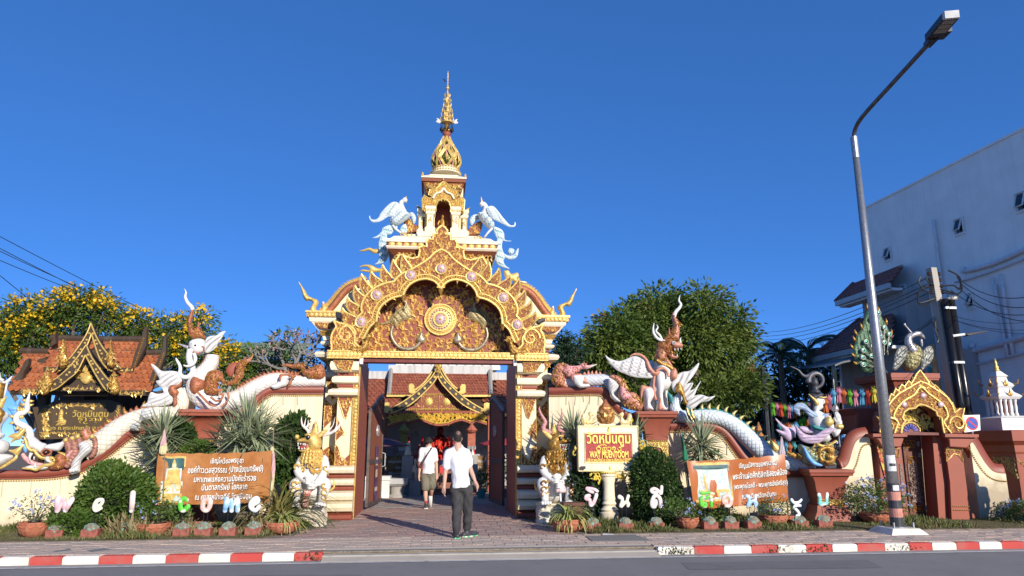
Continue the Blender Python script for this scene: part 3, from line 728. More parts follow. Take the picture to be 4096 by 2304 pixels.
def pillar(sg):
 S=lambda x:XC+sg*x
 def rng(a,b):return(min(S(a),S(b)),max(S(a),S(b)))
 xi=1.82;xf=2.28;xr=2.62;yb=18.7
 a,b=rng(xi+.02,xr)
 m=MB();m.box(a,b,17.0,yb,zB(900),4.35);m.build('rear_pier',CREAM,gate)
 a2,b2=rng(xi+.003,xf)
 m=MB();m.box(a2,b2,16.6,17.05,zB(900),zA(760));m.build('front_pier',CREAM,gate)
 tor=lambda z0,z1,o:[(o*.4,z0),(o*.85,z0+(z1-z0)*.15),(o,z0+(z1-z0)*.5),(o*.9,z0+(z1-z0)*.8),(o*.55,z1)]
 def ring(nm,fr_y,lo,hi,z0,z1,o,mt,back):
  m=MB();P_=tor(z0,z1,o);x_in=xi-.004 if sg else 0
  a,b=rng(lo,hi)
  V=[];F=[]
  for oo,z in P_:
   if sg>0:V+=[(a,fr_y-oo,z),(b+oo,fr_y-oo,z),(b+oo,back,z),(a,back,z)]
   else:V+=[(a-oo,fr_y-oo,z),(b,fr_y-oo,z),(b,back,z),(a-oo,back,z)]
  for i in range(len(P_)-1):
   for j in range(4):A_,B_=i*4+j,i*4+(j+1)%4;F.append((A_,B_,B_+4,A_+4))
  F.append((3,2,1,0));n=len(V);F.append((n-4,n-3,n-2,n-1));m.add(V,F);return m.build(nm,mt,gate,auto=40)
 for y1,y0,o in((735,796,.26),(890,946,.10)):
  ring('rear_torus',17.0,xi+.01,xr,zA(y0,G2),zA(y1,G2),o,CREAM2,yb+.1)
 ring('rear_neck',17.0,xi+.015,xr,zA(730,G2),zA(690,G2),.05,DRED,yb+.05);ring('rear_torus',17.0,xi+.01,xr,zA(690,G2),zA(655,G2),.16,CREAM2,yb+.1)
 for y1,y0,o in((930,992,.14),(1030,1092,.20)):ring('front_torus',16.6,xi,xf,zA(y0),zA(y1),o,CREAM2,17.02)
 for y1,y0 in((903,932),(990,1022)):ring('front_neck',16.6,xi,xf,zA(y0),zA(y1),.03,MAROON,17.02)
 ring('corbel',16.6,xi,xf,zA(900),zA(800),.19,CREAM2,17.02)
 a,b=rng(xi-.03,xf+.24);m=MB();m.box(a,b,16.33,17.0,zA(792),zA(740));m.build('cap_band',GREDN,gate)
 ff=Frame(0,16.33);m=MB()
 for i in range(9):
  x=a+(b-a)*(i+.5)/9;rosette(m,ff,(x,(zA(792)+zA(740))/2),.075,6)
 for z in(zA(794),zA(740)):m.tube([(a-.01,16.325,z),(b+.01,16.325,z)],.022,6)
 m.build('cap_band_gilding',GOLD,gate)
 for y1,y0,o,mt in((885,950,.22,CREAM2),(952,988,.12,MAROON),(986,1046,.2,CREAM2),(1046,1086,.12,MAROON),(1084,1166,.24,CREAM2),(1166,1256,.30,CREAM),(1256,1340,.31,MAROON)):
  ring('base_moulding',16.62,xi,xr-.16,zB(y0),zB(y1),o,mt,yb+.1)
 a,b=rng(xi-.02,xi+.02);m=MB();m.box(a,b,16.66,18.75,-.1,zA(790));m.build('jamb',RED,gate)
 ff=Frame(0,16.56);m=MB();a,b=rng(xi-.015,xi+.11);m.box(a,b,16.575,16.66,-.1,zA(790));m.build('edge_strip',GOLDD,gate)
 m=MB();ff=Frame(0,16.575)
 n=44
 for i in range(n):
  z=-.05+(zA(795)+.05)*(i+.5)/n;rosette(m,ff,((a+b)/2,z),.036,4)
 for x in(a,b):m.tube([(x,16.57,-.1),(x,16.57,zA(792))],.013,5)
 m.build('edge_studs',GOLDY,gate)
 def panel(fr,P_,size=.085,w=1):
  m.slab(P_,fr,0,.02,.006);carve(mg,P_,fr,.02,size)
  if w:mg.tube([fr.to(p,.018)for p in P_],.013,5,closed=True)
 m=MB();mg=MB();Fr_=Frame(0,16.6,0,.002);Rr=Frame(0,17.0,0,.002)
 x0=S(xf-.005);x1=S(xi+.12);xm=(x0+x1)/2
 panel(Fr_,[(x0,zA(1100)),(x1,zA(1100)),(xm+sg*-.05,zA(1250)),(xm,zA(1265)),])
 panel(Fr_,[(x0,zA(1260)+.0),(S(xf-.19),zB(620)),(x0,zB(690)),])
 panel(Fr_,[(x1,zB(540)-.3),(S(xi+.3),zB(610)-.3),(x1,zB(690)-.3)])if 0 else None
 panel(Fr_,[(x0,zB(895)),(x1,zB(895)),(x1,zB(790)),(xm,zB(850)),(S(xf-.08),zB(740)),(x0,zB(710))])
 xa,xb=S(xr-.005),S(xf+.03);xm2=(xa+xb)/2
 panel(Rr,[(xa,zA(952,G2)),(xb,zA(952,G2)),(xb,zA(1080,G2)),(xm2,zA(1120,G2))])
 panel(Rr,[(xa,zA(1110,G2)),(xb,zA(1230,G2)),(xa,zA(1350,G2))]);panel(Rr,[(xb,zA(1130,G2)),(xb,zA(1215,G2)),(xm2,zA(1172,G2))])
 panel(Rr,[(xb,zA(1260,G2)),(xb,zA(1400,G2)),(xm2,zA(1330,G2))])
 panel(Rr,[(xa,zB(895,G2)),(xb,zB(895,G2)),(xb,zB(800,G2)),(xm2,zB(730,G2)),(xa,zB(770,G2))])
 panel(Frame(0,16.42),[(S(xf+.12),zA(810)),(S(xi+.12),zA(810)),(S(xi+.16),zA(880)),(S(xi+.3),zA(893)),(S(xf+.0),zA(870))],.08)
 panel(Frame(0,16.93),[(S(xr+.1),zA(800,G2)),(S(xf+.02),zA(800,G2)),(S(xf+.02),zA(880,G2)),(S(xr-.05),zA(865,G2))],.08)
 m.build('carved_ground_panel',GREDN,gate);mg.build('shaft_scrollwork',GOLD,gate)
 for z0,z1,o0,o1,mt in((4.0,4.12,.10,.14,CREAM2),(4.10,4.22,.16,.22,GOLDD),(4.22,4.42,.22,.40,CREAM2),(4.42,4.52,.42,.45,CREAM2),(4.52,4.62,.50,.50,GOLDD),(4.62,4.67,.53,.53,GOLDY)):
  a,b=rng(xi+.12,xr)
  V=[]
  for o,z in((o0,z0),(o1,z1)):V+=[((a if sg>0 else a-o),17.0-o*.5,z),((b+o if sg>0 else b),17.0-o*.5,z),((b+o if sg>0 else b),yb,z),((a if sg>0 else a-o),yb,z)]
  MB().add(V,[(3,2,1,0),(4,5,6,7),(0,1,5,4),(1,2,6,5),(2,3,7,6),(3,0,4,7)]).build('cornice',mt,gate)
 m=MB();mm=MB();ff=Frame(0,16.82)
 P_=[(S(2.35),4.42),(S(2.95),4.42),(S(2.9),4.33),(S(2.8),4.26),(S(2.6),4.24)];mm.slab(P_,ff,-.08,.01,.004);carve(m,P_,ff,.01,.08)
 for i in range(8):rosette(m,Frame(0,16.745),(S(2.3+.1*i),4.57),.05,6)
 m.build('cornice_gilding',GOLD,gate);mm.build('cornice_ground',GREDN,gate)
for sg in(-1,1):pillar(sg)
zl=zA(782);zl2=zA(738)
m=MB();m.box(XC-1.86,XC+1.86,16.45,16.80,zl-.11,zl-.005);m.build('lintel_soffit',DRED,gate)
m=MB();m.box(XC-1.79,XC+1.79,16.40,16.9,zl,zl2);m.build('lintel',GREDN,gate)
m=MB();ff=Frame(0,16.40)
for i in range(34):rosette(m,ff,(XC-1.75+3.5*(i+.5)/34,(zl+zl2)/2),.066,6 if i%2 else 4)
for z in(zl,zl2):m.tube([(XC-1.8,16.395,z),(XC+1.8,16.395,z)],.02,6)
m.build('lintel_gilding',GOLD,gate)
AF=Frame(0,16.42)
def half(k,txt,n=0,fr=AF):
 P_=tr(fr,k,txt)
 return[tuple(p)for p in(cat(P_,n)if n else P_)]
lob=lambda txt:half('A',txt,5)
inner=lob('662,640 690,585 718,535 768,492')+lob('772,488 780,430 805,375 850,332 910,300 983,285')+lob('987,280 1005,235 1045,190 1105,160 1170,150 1225,165 1262,195 1287,232')
outer=half('A','560,738 605,690 560,640 560,560 590,525',4)+lob('600,522 612,470 640,440 660,420')+lob('652,405 655,350 690,285 750,230 830,190 910,172')+lob('916,168 940,140 985,105 1060,70 1130,30 1190,-10 1240,-60 1288,-84')
def full(P_):return list(P_)+[q for q in mir(P_)]
band=full(outer)+full(inner)[::-1]
m=MB();m.slab(band,AF,-.35,0,.012);m.build('arch_band',GREDN,gate)
m=MB();carve(m,band,AF,0,.12,gap=.98,sym=XC);carve(m,band,AF,.0,.05,gap=1.9,sym=XC);m.build('arch_scrollwork',GOLD,gate)
m=MB();fi=full(inner);fo=full(outer)
for P_,r,d in((fi,.032,.01),(fo,.03,.005)):m.tube([AF.to(p,d)for p in P_],r,6)
Pin=np.array([p[:2]for p in fi]);tn=np.gradient(Pin,axis=0);tn/=np.maximum(np.linalg.norm(tn,axis=1,keepdims=True),1e-6);nn=np.stack([-tn[:,1],tn[:,0]],1)
m.tube([AF.to(p,.01)for p in Pin+nn*.10],.018,6)
beads(m,[AF.to(p,.015)for p in Pin+nn*.055],.03,None,2.0);m.build('arch_rim',GOLDY,gate)
for w in('768,492','985,280','1287,232'):
 q=tr(AF,'A',w)[0]
 for x in{round(q[0],3),round(2*XC-q[0],3)}if w[:4]!='1287' else{XC}:
  m=MB();m.lathe(AF.to((x,q[1]-.02),-.02),[(.01,-.13),(.03,-.09),(.055,-.03),(.07,.0),(.04,.05),(.05,.07),(.03,.1)],8);m.build('arch_pendant',GOLDD,gate)
PINKROS=mat('rosette_pink',(.56,.38,.40),.4,.15,noise=.25,nscale=20)
for w in('650,497','775,282','1046,124','1290,72'):
 q=tr(AF,'A',w)[0]
 for x in{round(q[0],3),round(2*XC-q[0],3)}if w[:4]!='1290' else{XC}:
  m=MB();rosette(m,AF,(x,q[1]),.125,12,.03,.45);ro=m.build('rosette',PINKROS,gate)
  m=MB();m.tube([AF.to((x+.13*math.cos(a),q[1]+.13*math.sin(a)),.03)for a in np.arange(16)*math.pi/8],.02,5,closed=True);m.ball(AF.to((x,q[1]),.075),.035);m.build('rosette_rim',GOLDY,ro)
inn=np.array([p[:2]for p in fi]);V=[];F=[]
for p in inn:V+=[AF.to(p,-.02),AF.to(p,-.62)]
for i in range(len(inn)-1):F.append((2*i,2*i+1,2*i+3,2*i+2))
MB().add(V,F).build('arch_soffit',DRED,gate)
vol=half('A','430,484 470,505 530,520 575,560 600,610 600,660 640,700 680,735 440,738 415,690 412,620 430,570 452,535',0)
for P_ in(vol,mir(vol)):
 m=MB();sm_=[tuple(q)for q in cat(P_,3,True)];m.slab(sm_,AF,-.3,.04,.012);v_=m.build('volute',GREDN,gate)
 m=MB();m.tube([AF.to(p,.04)for p in sm_],.028,6,closed=True);
 cen=np.mean([p[:2]for p in sm_],0);sp=[AF.to((cen[0]+(P_ is vol and-1 or 1)*-.05+math.cos(a)*(.22-.022*a),cen[1]+.03+math.sin(a)*(.24-.024*a)),.05)for a in np.arange(0,8.5,.35)]
 m.tube(sp,np.linspace(.03,.015,len(sp)),6);carve(m,sm_,AF,.04,.085);m.build('volute_gilding',GOLD,v_)
 hp=half('Y' if 0 else 'A','545,735 580,690 630,700 680,650 690,600 735,595 740,625 715,655 705,710 660,745')
 hp=hp if P_ is vol else mir(hp);m=MB();m.puff(hp,AF,.05,.12);o_=m.build('serpent_head',GOLDD,gate,True);m=MB();dress(m,hp,AF,.05,.12,.085);m.build('serpent_scrolls',GOLD,o_)
ZR['Y']=(1200,880,1.2795)
def horn(b_,t_,w,sgn):
 """crescent blade: leaves the arch outwards, then turns up to its tip"""
 b_,t_=np.array(b_[:2]),np.array(t_[:2]);c_=np.array((t_[0]+sgn*.02,b_[1]*.62+t_[1]*.38-.06));L=[];Rr=[]
 for u in np.linspace(0,.97,9):
  p=(1-u)**2*b_+2*u*(1-u)*c_+u*u*t_;d=2*(1-u)*(c_-b_)+2*u*(t_-c_);d/=max(np.linalg.norm(d),1e-6);n_=np.array((-d[1],d[0]));ww=w*(1-u**1.7)*(.80+.5*math.sin(u*2.6))*.55;L.append(p+n_*ww);Rr.append(p-n_*ww)
 return[tuple(p)for p in L]+[tuple(t_)]+[tuple(p)for p in Rr[::-1]]
for b_,t_ in(('300,525','216,448'),('318,470','243,392'),('340,425','280,332'),('370,375','314,272'),('418,335','364,260'),('462,312','422,226'),('505,290','476,198'),('560,262','526,172')):
 for sgn in(1,-1):
  p,q=half('Y',b_)[0],half('Y',t_)[0]
  if sgn<0:p,q=(2*XC-p[0],p[1]),(2*XC-q[0],q[1])
  P_=horn(p,q,.21,sgn);m=MB();m.slab(P_,AF,-.22,-.06,.01);f_=m.build('flame_finial',GREDN,gate)
  m=MB();m.tube([AF.to(p_,-.06)for p_ in P_],.022,5);carve(m,P_,AF,-.06,.085,gap=.95);m.build('flame_gilding',GOLDY,f_)
def fullT(txt,fr):h_=tr(fr,'T',txt);return[tuple(p)for p in h_]
CF=Frame(0,16.56)
crest=fullT('230,1340 235,1290 262,1250 300,1262 345,1275 385,1265 395,1220 385,1205 420,1190 440,1200 438,1165 455,1145 480,1150 485,1115 510,1112 505,1090 520,1072 541,1058',CF)
crest=[p if p[0]<XC else(XC,p[1])for p in crest]
cp=full(crest)+[(2*XC-crest[0][0],crest[0][1]-.25),(crest[0][0],crest[0][1]-.25)]
m=MB();m.slab(cp,CF,-.25,0,.012);m.build('crest',GREDN,gate)
m=MB();m.tube([CF.to(p,0)for p in full(crest)],.032,6);carve(m,cp,CF,0,.11,sym=XC);m.build('crest_scrollwork',GOLD,gate)
TF=Frame(0,17.02);tp=tr(TF,'A','640,770 1930,770 1930,430 1780,240 1500,120 1080,120 800,240 660,430')
m=MB();m.slab(tp,TF,-.2,0);m.build('tympanum',MAROON,gate)
m=MB();carve(m,tp,TF,0,.17,gap=.92,hole=[(XC+.40*math.cos(a),TF.px(1761,1279)[1]+.40*math.sin(a))for a in np.arange(24)*math.pi/12],sym=XC,hz=1.2);m.build('tympanum_scrollwork',GOLD,gate)
mc=(TF.px(1761.5,1279)[0],TF.px(1761.5,1279)[1]);m=MB()
def disc(mb,fr,q,prof,n=48):
 V=[];F=[]
 for r,d in prof:V+=[fr.to((q[0]+r*math.cos(a),q[1]+r*math.sin(a)),d)for a in np.arange(n)*2*math.pi/n]
 for i in range(len(prof)-1):
  for j in range(n):F.append((i*n+j,i*n+(j+1)%n,(i+1)*n+(j+1)%n,(i+1)*n+j))
 mb.add(V,F)
disc(m,TF,mc,[(.40,0),(.40,.04),(.385,.07),(.36,.07),(.35,.04),(.30,.045),(.29,.08),(.27,.08),(.265,.05),(.18,.06),(.175,.10),(.15,.10),(.14,.07),(.08,.09),(.005,.12)])
wheel=m.build('wheel_medallion',GOLDY,gate,auto=30)
m=MB();rosette(m,TF,mc,.135,12,.08,.35);beads(m,[TF.to((mc[0]+.225*math.cos(a),mc[1]+.225*math.sin(a)),.06)for a in np.linspace(0,6.283,60)],.035,None,1.9);m.build('wheel_petals',PINKROS,wheel)
m=MB();beads(m,[TF.to((mc[0]+.325*math.cos(a),mc[1]+.325*math.sin(a)),.05)for a in np.linspace(0,6.283,80)],.02,None,1.9);m.ball(TF.to(mc,.13),.03);m.build('wheel_studs',GOLD,wheel)
PEA=attr_mat('aged_relief',.4,.3,bump=.4,bscale=50)
bird=half('A','985,370 1010,340 1030,360 1050,400 1055,450 1020,480 960,500 930,545 900,510 830,520 780,515 860,490 900,430 940,390',0,TF)
for s_,P_ in((1,bird),(-1,mir(bird))):
 m=MB();m.puff(P_,TF,.03,.09,fn=plumage(.7,.13,.06),cfn=groovecol(plumage(.7,.13,.06),(.44,.34,.16),(.12,.09,.04),.02));nk=[(p[0]if s_>0 else 2*XC-p[0],p[1])for p in tr(TF,'A','990,400 1005,375 1010,345 990,335')]
 m.tube([TF.to(p,.1)for p in cat(nk,3)],.03,6,(.4,.34,.2));m.build('peacock_relief',PEA,gate,True,paint=True)
 sn=[(p[0]if s_>0 else 2*XC-p[0],p[1])for p in tr(TF,'A','905,530 890,590 910,650 950,695 1010,715 1075,705 1120,660 1130,610')]
 m=MB();m.tube([TF.to(p,.06)for p in cat(sn,5)],np.interp(np.linspace(0,1,36),[0,.6,1],[.03,.048,.032]),8);m.build('serpent_relief',mat('aged_silver_gilt',(.36,.30,.20),.35,.4,noise=.4,nscale=30),gate,True)
 hd=[(p[0]if s_>0 else 2*XC-p[0],p[1])for p in tr(TF,'A','1090,640 1110,600 1138,572 1150,610 1165,630 1160,660 1120,670')]
 m=MB();m.puff(hd,TF,.06,.07);m.build('serpent_relief_head',mat('aged_silver_gilt',(.36,.30,.20)),gate,True)
RF=Frame(0,17.25)
sh=half('A','272,462 330,452 385,420 430,375 480,310 540,245 620,208 700,190 730,190 730,462',0,RF)
top=half('A','350,440 392,405 435,360 485,295 545,232 620,198 700,180',4,RF)
for s_ in(1,-1):
 P_=sh if s_>0 else mir(sh);T2=top if s_>0 else mir(top)[::-1]
 m=MB();m.slab(P_,RF,-1.2,0);m.build('roof_gable',CREAM,gate)
 m=MB();m.tube([RF.to(p,.02)for p in T2],np.linspace(.07,.095,len(T2)),10);m.build('ridge_serpent',COPPER,gate,True)
 m=MB();tt=np.array([p[:2]for p in T2])
 for i in range(1,len(tt)-1):
  for o in(0,.5):
   c_=tt[i]*(1-o)+tt[i+1]*o;dr=tt[i+1]-tt[i];nr=np.array((-dr[1],dr[0]))*(1 if s_>0 else-1);nr/=np.linalg.norm(nr);m.cone(RF.to(c_+nr*.09),RF.to(c_+nr*.2+dr*-.3),.035,4)
 m.build('ridge_spines',GOLDY,gate)
 hd=half('A','345,445 290,440 245,425 240,390 262,345 240,325 210,330 185,290 175,250 165,215 152,174 180,215 205,250 225,285 262,305 300,320 310,350 290,385 300,405 330,395 340,350 350,330 362,360 390,390',0,RF)
 hd=hd if s_>0 else[(2*XC-p[0],p[1])for p in hd]
 if s_<0:hd=hd[::-1]
 m=MB();m.puff(hd,RF,.02,.10,w=.09,step=.03);m.build('ridge_serpent_head',GOLD,gate,True)
TW=17.55
def tb(fr,k,x0,y,x1=None):return tr(fr,k,'%f,%f'%(x0,y))[0]
def tz(y,Y):return tr(Frame(0,Y),'T','540,%f'%y)[0][1]
xt=XC+.02
def trect(nm,hw,hd,prof,mt,cy=TW,**k):
 m=MB();m.rect(xt-hw,xt+hw,cy-hd,cy+hd,prof);return m.build(nm,mt,gate,**k)
zz=lambda y:tz(y,16.75)
trect('tower_block',1.16,.66,[(0,zz(1390)),(0,zz(1300))],CREAM)
m=MB();m.box(XC-2.0,XC+2.0,17.3,18.3,4.7,zz(1395));m.build('roof_core',CREAM,gate)
trect('tower_corbel',1.10,.68,[(0,zz(1305)),(.06,zz(1265)),(.16,zz(1240)),(.22,zz(1225))],GREDN)
m=MB();cf_=Frame(0,TW-.68-.13)
for sx in(-1,1):carve(m,[(xt+sx*.25,zz(1300)),(xt+sx*1.15,zz(1300)),(xt+sx*1.25,zz(1228)),(xt+sx*.25,zz(1228))][::sx],cf_,0,.12,gap=.75)
m.build('corbel_scrollwork',GOLD,gate)
trect('tower_cornice',1.30,.85,[(.02,zz(1225)),(.06,zz(1212)),(.06,zz(1206)),(0,zz(1204))],CREAM2)
trect('tower_red_band',1.30,.85,[(.015,zz(1203)),(.015,zz(1180))],MAROON)
trect('tower_slab',1.30,.85,[(.06,zz(1180)),(.06,zz(1160)),(-.02,zz(1155)),(-.12,zz(1130)),(-.30,zz(1112)),(-.36,zz(1108)),(-.36,zz(1096)),(-.55,zz(1088))],CREAM2)
m=MB();ff=Frame(0,TW-.85-.016)
for i in range(15):rosette(m,ff,(xt-1.22+2.44*i/14,zz(1191)),.075,8)
for i in(-1,1):
 P_=tr(Frame(0,TW-.75),'T','240,1235 420,1235 380,1262 290,1290 250,1270');P_=P_ if i<0 else mir(P_);carve(m,P_,Frame(0,TW-.78),0,.1)
 P_=tr(Frame(0,TW-.55),'T','260,1125 300,1105 360,1130 330,1150 270,1152');P_=P_ if i<0 else mir(P_);carve(m,P_,Frame(0,TW-.74),0,.1)
m.build('tower_gilding',GOLD,gate)
y2=TW-.55
z2=lambda y:tz(y,y2)
hw=lambda x0,x1:abs(tb(Frame(0,y2),'T',x1,1000)[0]-tb(Frame(0,y2),'T',x0,1000)[0])/2
zb,zt=z2(1105),z2(770)
m=MB();m.box(xt-.50,xt-.21,TW-.35,TW+.45,zb,zt);m.box(xt+.21,xt+.50,TW-.35,TW+.45,zb,zt);m.box(xt-.21,xt+.21,TW+.2,TW+.45,zb,zt);m.build('chamber_wall',CREAM,gate)
m=MB();m.box(xt-.205,xt+.205,TW+.18,TW+.199,zb,zt);m.build('niche_back',mat('niche_red',(.36,.09,.085),.7),gate)
m=MB();m.box(xt-.62,xt+.62,TW-.62,TW+.45,zb-.12,zb);m.build('chamber_floor',CREAM2,gate)
for s_ in(-1,1):
 for xo,yo,w_ in((.315,y2-.02,.085),(.53,y2+.2,.075)):
  m=MB();zc=z2(985)
  m.rect(xt+s_*xo-w_,xt+s_*xo+w_,yo,yo+.3,[(.045,zb),(.045,zb+.1),(.02,zb+.13),(0,zb+.16),(0,zc-.02),(.025,zc),(.04,zc+.05),(.015,zc+.08),(.05,zc+.14),(.04,zc+.2)]);m.build('niche_column',CREAM2,gate)
  m=MB();ff=Frame(0,yo-.002);P_=[(xt+s_*xo-w_+.02,zb+.3),(xt+s_*xo,zb+.6),(xt+s_*xo+w_-.02,zb+.3),(xt+s_*xo,zb+.18)];carve(m,P_,ff,0,.06)
  for x in(-w_,w_):m.tube([(xt+s_*xo+x,yo-.005,zb+.16),(xt+s_*xo+x,yo-.005,zc)],.010,5)
  m.build('column_gilding',GOLDY,gate)
 P_=tr(Frame(0,y2+.2),'T','395,1060 385,1090 300,1105 290,1060 285,1000 300,985 330,1010 360,1045' if s_<0 else '700,1095 730,1060 770,1030 805,1020 808,1050 790,1100 760,1115 705,1115')
 m=MB();m.slab(P_,Frame(0,y2+.25),-.2,0,.01);m.build('wing_bracket',GREDN,gate);m=MB();carve(m,P_,Frame(0,y2+.25),0,.1);m.build('bracket_gilding',GOLD,gate)
 P_=tr(Frame(0,y2+.2),'T','370,908 400,925 425,945 420,965 385,950' if s_<0 else '728,922 705,935 675,955 675,975 712,960');m=MB();m.slab(P_,Frame(0,y2+.35),-.15,0,.01);m.build('acroterion',GOLDD,gate)
NF=Frame(0,y2-.04)
ni=tr(NF,'T','500,965 500,930 508,910 515,895 528,890 548,880');no=tr(NF,'T','412,955 410,880 425,862 460,880 475,865 450,855 460,820 500,815 520,795 530,780 547,768')
nb=[(min(p[0],xt),p[1])for p in ni];no=[(min(p[0],xt),p[1])for p in no];mr=lambda P_:[(2*xt-p[0],p[1])for p in P_][::-1]
npoly=no+mr(no)+(nb+mr(nb))[::-1]
m=MB();m.slab(npoly,NF,-.22,0,.01);m.build('niche_arch',GOLDD,gate)
m=MB();carve(m,npoly,NF,0,.085);carve(m,npoly,NF,0,.06,gap=1.2);m.tube([NF.to(p,0)for p in no+mr(no)],.018,5);m.tube([NF.to(p,0)for p in nb+mr(nb)],.018,5);m.build('niche_arch_gilding',GOLDY,gate)
wv=[(min(p[0],xt),p[1])for p in tr(NF,'T','480,880 500,850 530,840 548,818')];m=MB();m.tube([NF.to(p,.03)for p in cat(wv+mr(wv),4)],.03,6);m.build('niche_arch_rib',CREAM2,gate)
trect('chamber_cornice',.40,.42,[(0,z2(880)),(.02,z2(850)),(.04,z2(830)),(.05,z2(825)),(.09,z2(790)),(.12,z2(772)),(.16,z2(770)),(.16,z2(748))],GREDN)
m=MB();cf_=Frame(0,TW-.42-.10);carve(m,[(xt-.45,z2(830)),(xt+.45,z2(830)),(xt+.52,z2(752)),(xt-.52,z2(752))],cf_,0,.085,gap=.75);carve(m,[(xt-.38,z2(900)),(xt+.38,z2(900)),(xt+.42,z2(835)),(xt-.42,z2(835))],Frame(0,TW-.455),0,.08,gap=.75);m.build('cornice_scrollwork',GOLD,gate)
trect('chamber_roof',.57,.60,[(0,z2(748)),(0,z2(740)),(-.08,z2(728)),(-.13,z2(722)),(-.2,z2(712)),(-.22,z2(705))],CREAM2)
m=MB();ff=Frame(0,TW-.42-.30)
P_=tr(ff,'T','430,775 690,775 690,800 660,805 545,800 440,805');carve(m,P_,Frame(0,TW-.42-.14),0,.085);
P_=tr(ff,'T','500,735 600,735 575,748 550,752 520,748');carve(m,P_,Frame(0,TW-.42-.2),.02,.09)
for s_ in(-1,1):
 for yy in(TW-.56,TW+.56):m.lathe((xt+s_*.54,yy,z2(742)),[(.03,0),(.04,.03),(.02,.06),(.03,.08),(.005,.13)],8)
m.build('chamber_gilding',GOLD,gate)
zt_=lambda y:tr(Frame(0,TW),'T','565,%f'%y)[0][1]
pm=1/(abs(tr(Frame(0,TW),'T','665,600')[0][0]-tr(Frame(0,TW),'T','565,600')[0][0])/100)
rr=lambda px:px/pm
xs=xt+.05
m=MB();m.lathe((xs,TW,0),[(rr(98),zt_(728)),(rr(98),zt_(718)),(rr(88),zt_(712)),(rr(84),zt_(700)),(rr(78),zt_(688)),(rr(72),zt_(680)),(rr(60),zt_(678))],32);m.build('spire_base',CREAM2,gate,auto=40)
m=MB()
for z,r in((zt_(717),rr(96)),(zt_(694),rr(84))):beads(m,[(xs+r*math.cos(a),TW+r*math.sin(a),z)for a in np.linspace(0,6.283,50)],.035,None,2)
m.build('spire_base_studs',GOLDY,gate)
BULB=mat('bulb_mosaic',(.11,.10,.022),.25,.6,noise=.6,nscale=60,bump=.4,bscale=90)
bp_=[(rr(60),zt_(690)),(rr(80),zt_(670)),(rr(88),zt_(640)),(rr(84),zt_(610)),(rr(70),zt_(580)),(rr(48),zt_(545)),(rr(30),zt_(515)),(rr(18),zt_(490)),(rr(14),zt_(478))]
m=MB();m.lathe((xs,TW,0),bp_,32);m.build('bulb',BULB,gate,True)
bz=np.array([p[1]for p in bp_]);br=np.array([p[0]for p in bp_])
def onbulb(a,z,o=0.):r=np.interp(z,bz,br)+o;return(xs+r*math.sin(a),TW-r*math.cos(a),z)
mg=MB();mr_=MB()
for tier,(za,zbb,wd_,cnt,off)in enumerate(((688,560,.52,6,0),(640,505,.42,6,.52),(560,478,.40,6,0))):
 for k in range(cnt):
  a0=k*2*math.pi/cnt+off
  for sc_,mm,o in((1,mg,.03),(.72,mg,.035)):
   P_=[]
   for t in np.linspace(0,1,12):
    z=zt_(za)+(zt_(zbb)-zt_(za))*t*(.6+.4*sc_);ww=wd_*sc_*(math.sin(min(t*1.5,1)*math.pi/2+.25)if t<.35 else(1-((t-.35)/.65)**1.6))
    P_.append((ww,z))
   for s_ in(-1,1):mm.tube([onbulb(a0+s_*w_,z,o)for w_,z in P_],.028 if sc_==1 else .02,5)
  P0=[onbulb(a0+sx*.10,zt_(za)+.16+zq,.03)for sx,zq in((-1,.05),(0,-.05),(1,.05),(0,.25))];mg.add(P0+[onbulb(a0,zt_(za)+.2,.07)],[(0,1,4),(1,2,4),(2,3,4),(3,0,4)])
 for k in range(cnt):a0=(k+.5)*2*math.pi/cnt+off;mr_.tube([onbulb(a0+.06*math.sin(t*9),zt_(za)+(zt_(zbb)-zt_(za))*t*.7,.02)for t in np.linspace(0,1,9)],.02,5)
mg.build('bulb_petals',GOLDY,gate);mr_.build('bulb_ribs',PINKP,gate)
m=MB();m.lathe((xs,TW,0),[(rr(13),zt_(490)),(rr(18),zt_(478)),(rr(22),zt_(468)),(rr(29),zt_(455)),(rr(27),zt_(448))],20);m.build('spire_neck',RED,gate,True)
m=MB();m.lathe((xs,TW,0),[(rr(14),zt_(446)),(rr(25),zt_(435)),(rr(24),zt_(422)),(rr(12),zt_(400)),(rr(6),zt_(385))],16,rib=.08,nrib=8);m.build('spire_bud',GOLDD,gate)
m=MB();zc=375;r=34
prof=[(rr(6),zt_(392))]
for y0,y1,r0 in((382,350,38),(350,315,31),(315,285,26),(285,255,20),(255,228,15),(228,200,11),(200,172,8)):prof+=[(rr(r0),zt_(y0)),(rr(r0*.92),zt_(y0*.6+y1*.4)),(rr(r0*.62),zt_(y1)-.0)]
prof+=[(rr(4),zt_(170)),(rr(4),zt_(160)),(rr(12),zt_(158)),(rr(10),zt_(148)),(rr(4),zt_(146)),(rr(9),zt_(138)),(rr(3),zt_(130)),(rr(3),zt_(98)),(rr(5),zt_(92)),(rr(3),zt_(86)),(rr(5),zt_(78)),(rr(2.5),zt_(72)),(rr(5),zt_(64)),(rr(3),zt_(54)),(rr(.5),zt_(38))]
m.lathe((xs,TW,0),prof,18);m.build('parasol_spire',GOLD,gate,auto=30)
m=MB()
for y,r0,n in((375,42,8),(342,36,8),(308,30,7),(275,24,6),(243,19,6),(212,14,5)):
 for k in range(n):
  a=k*2*math.pi/n+y;c_=(xs+rr(r0)*math.cos(a),TW+rr(r0)*math.sin(a),zt_(y));m.tube([c_,(c_[0]+.02*math.cos(a),c_[1]+.02*math.sin(a),c_[2]+.06),(c_[0]*1+.0,c_[1],c_[2]+.12)],[.016,.018,.003],4)
m.build('spire_leaves',GOLDY,gate)
m=MB()
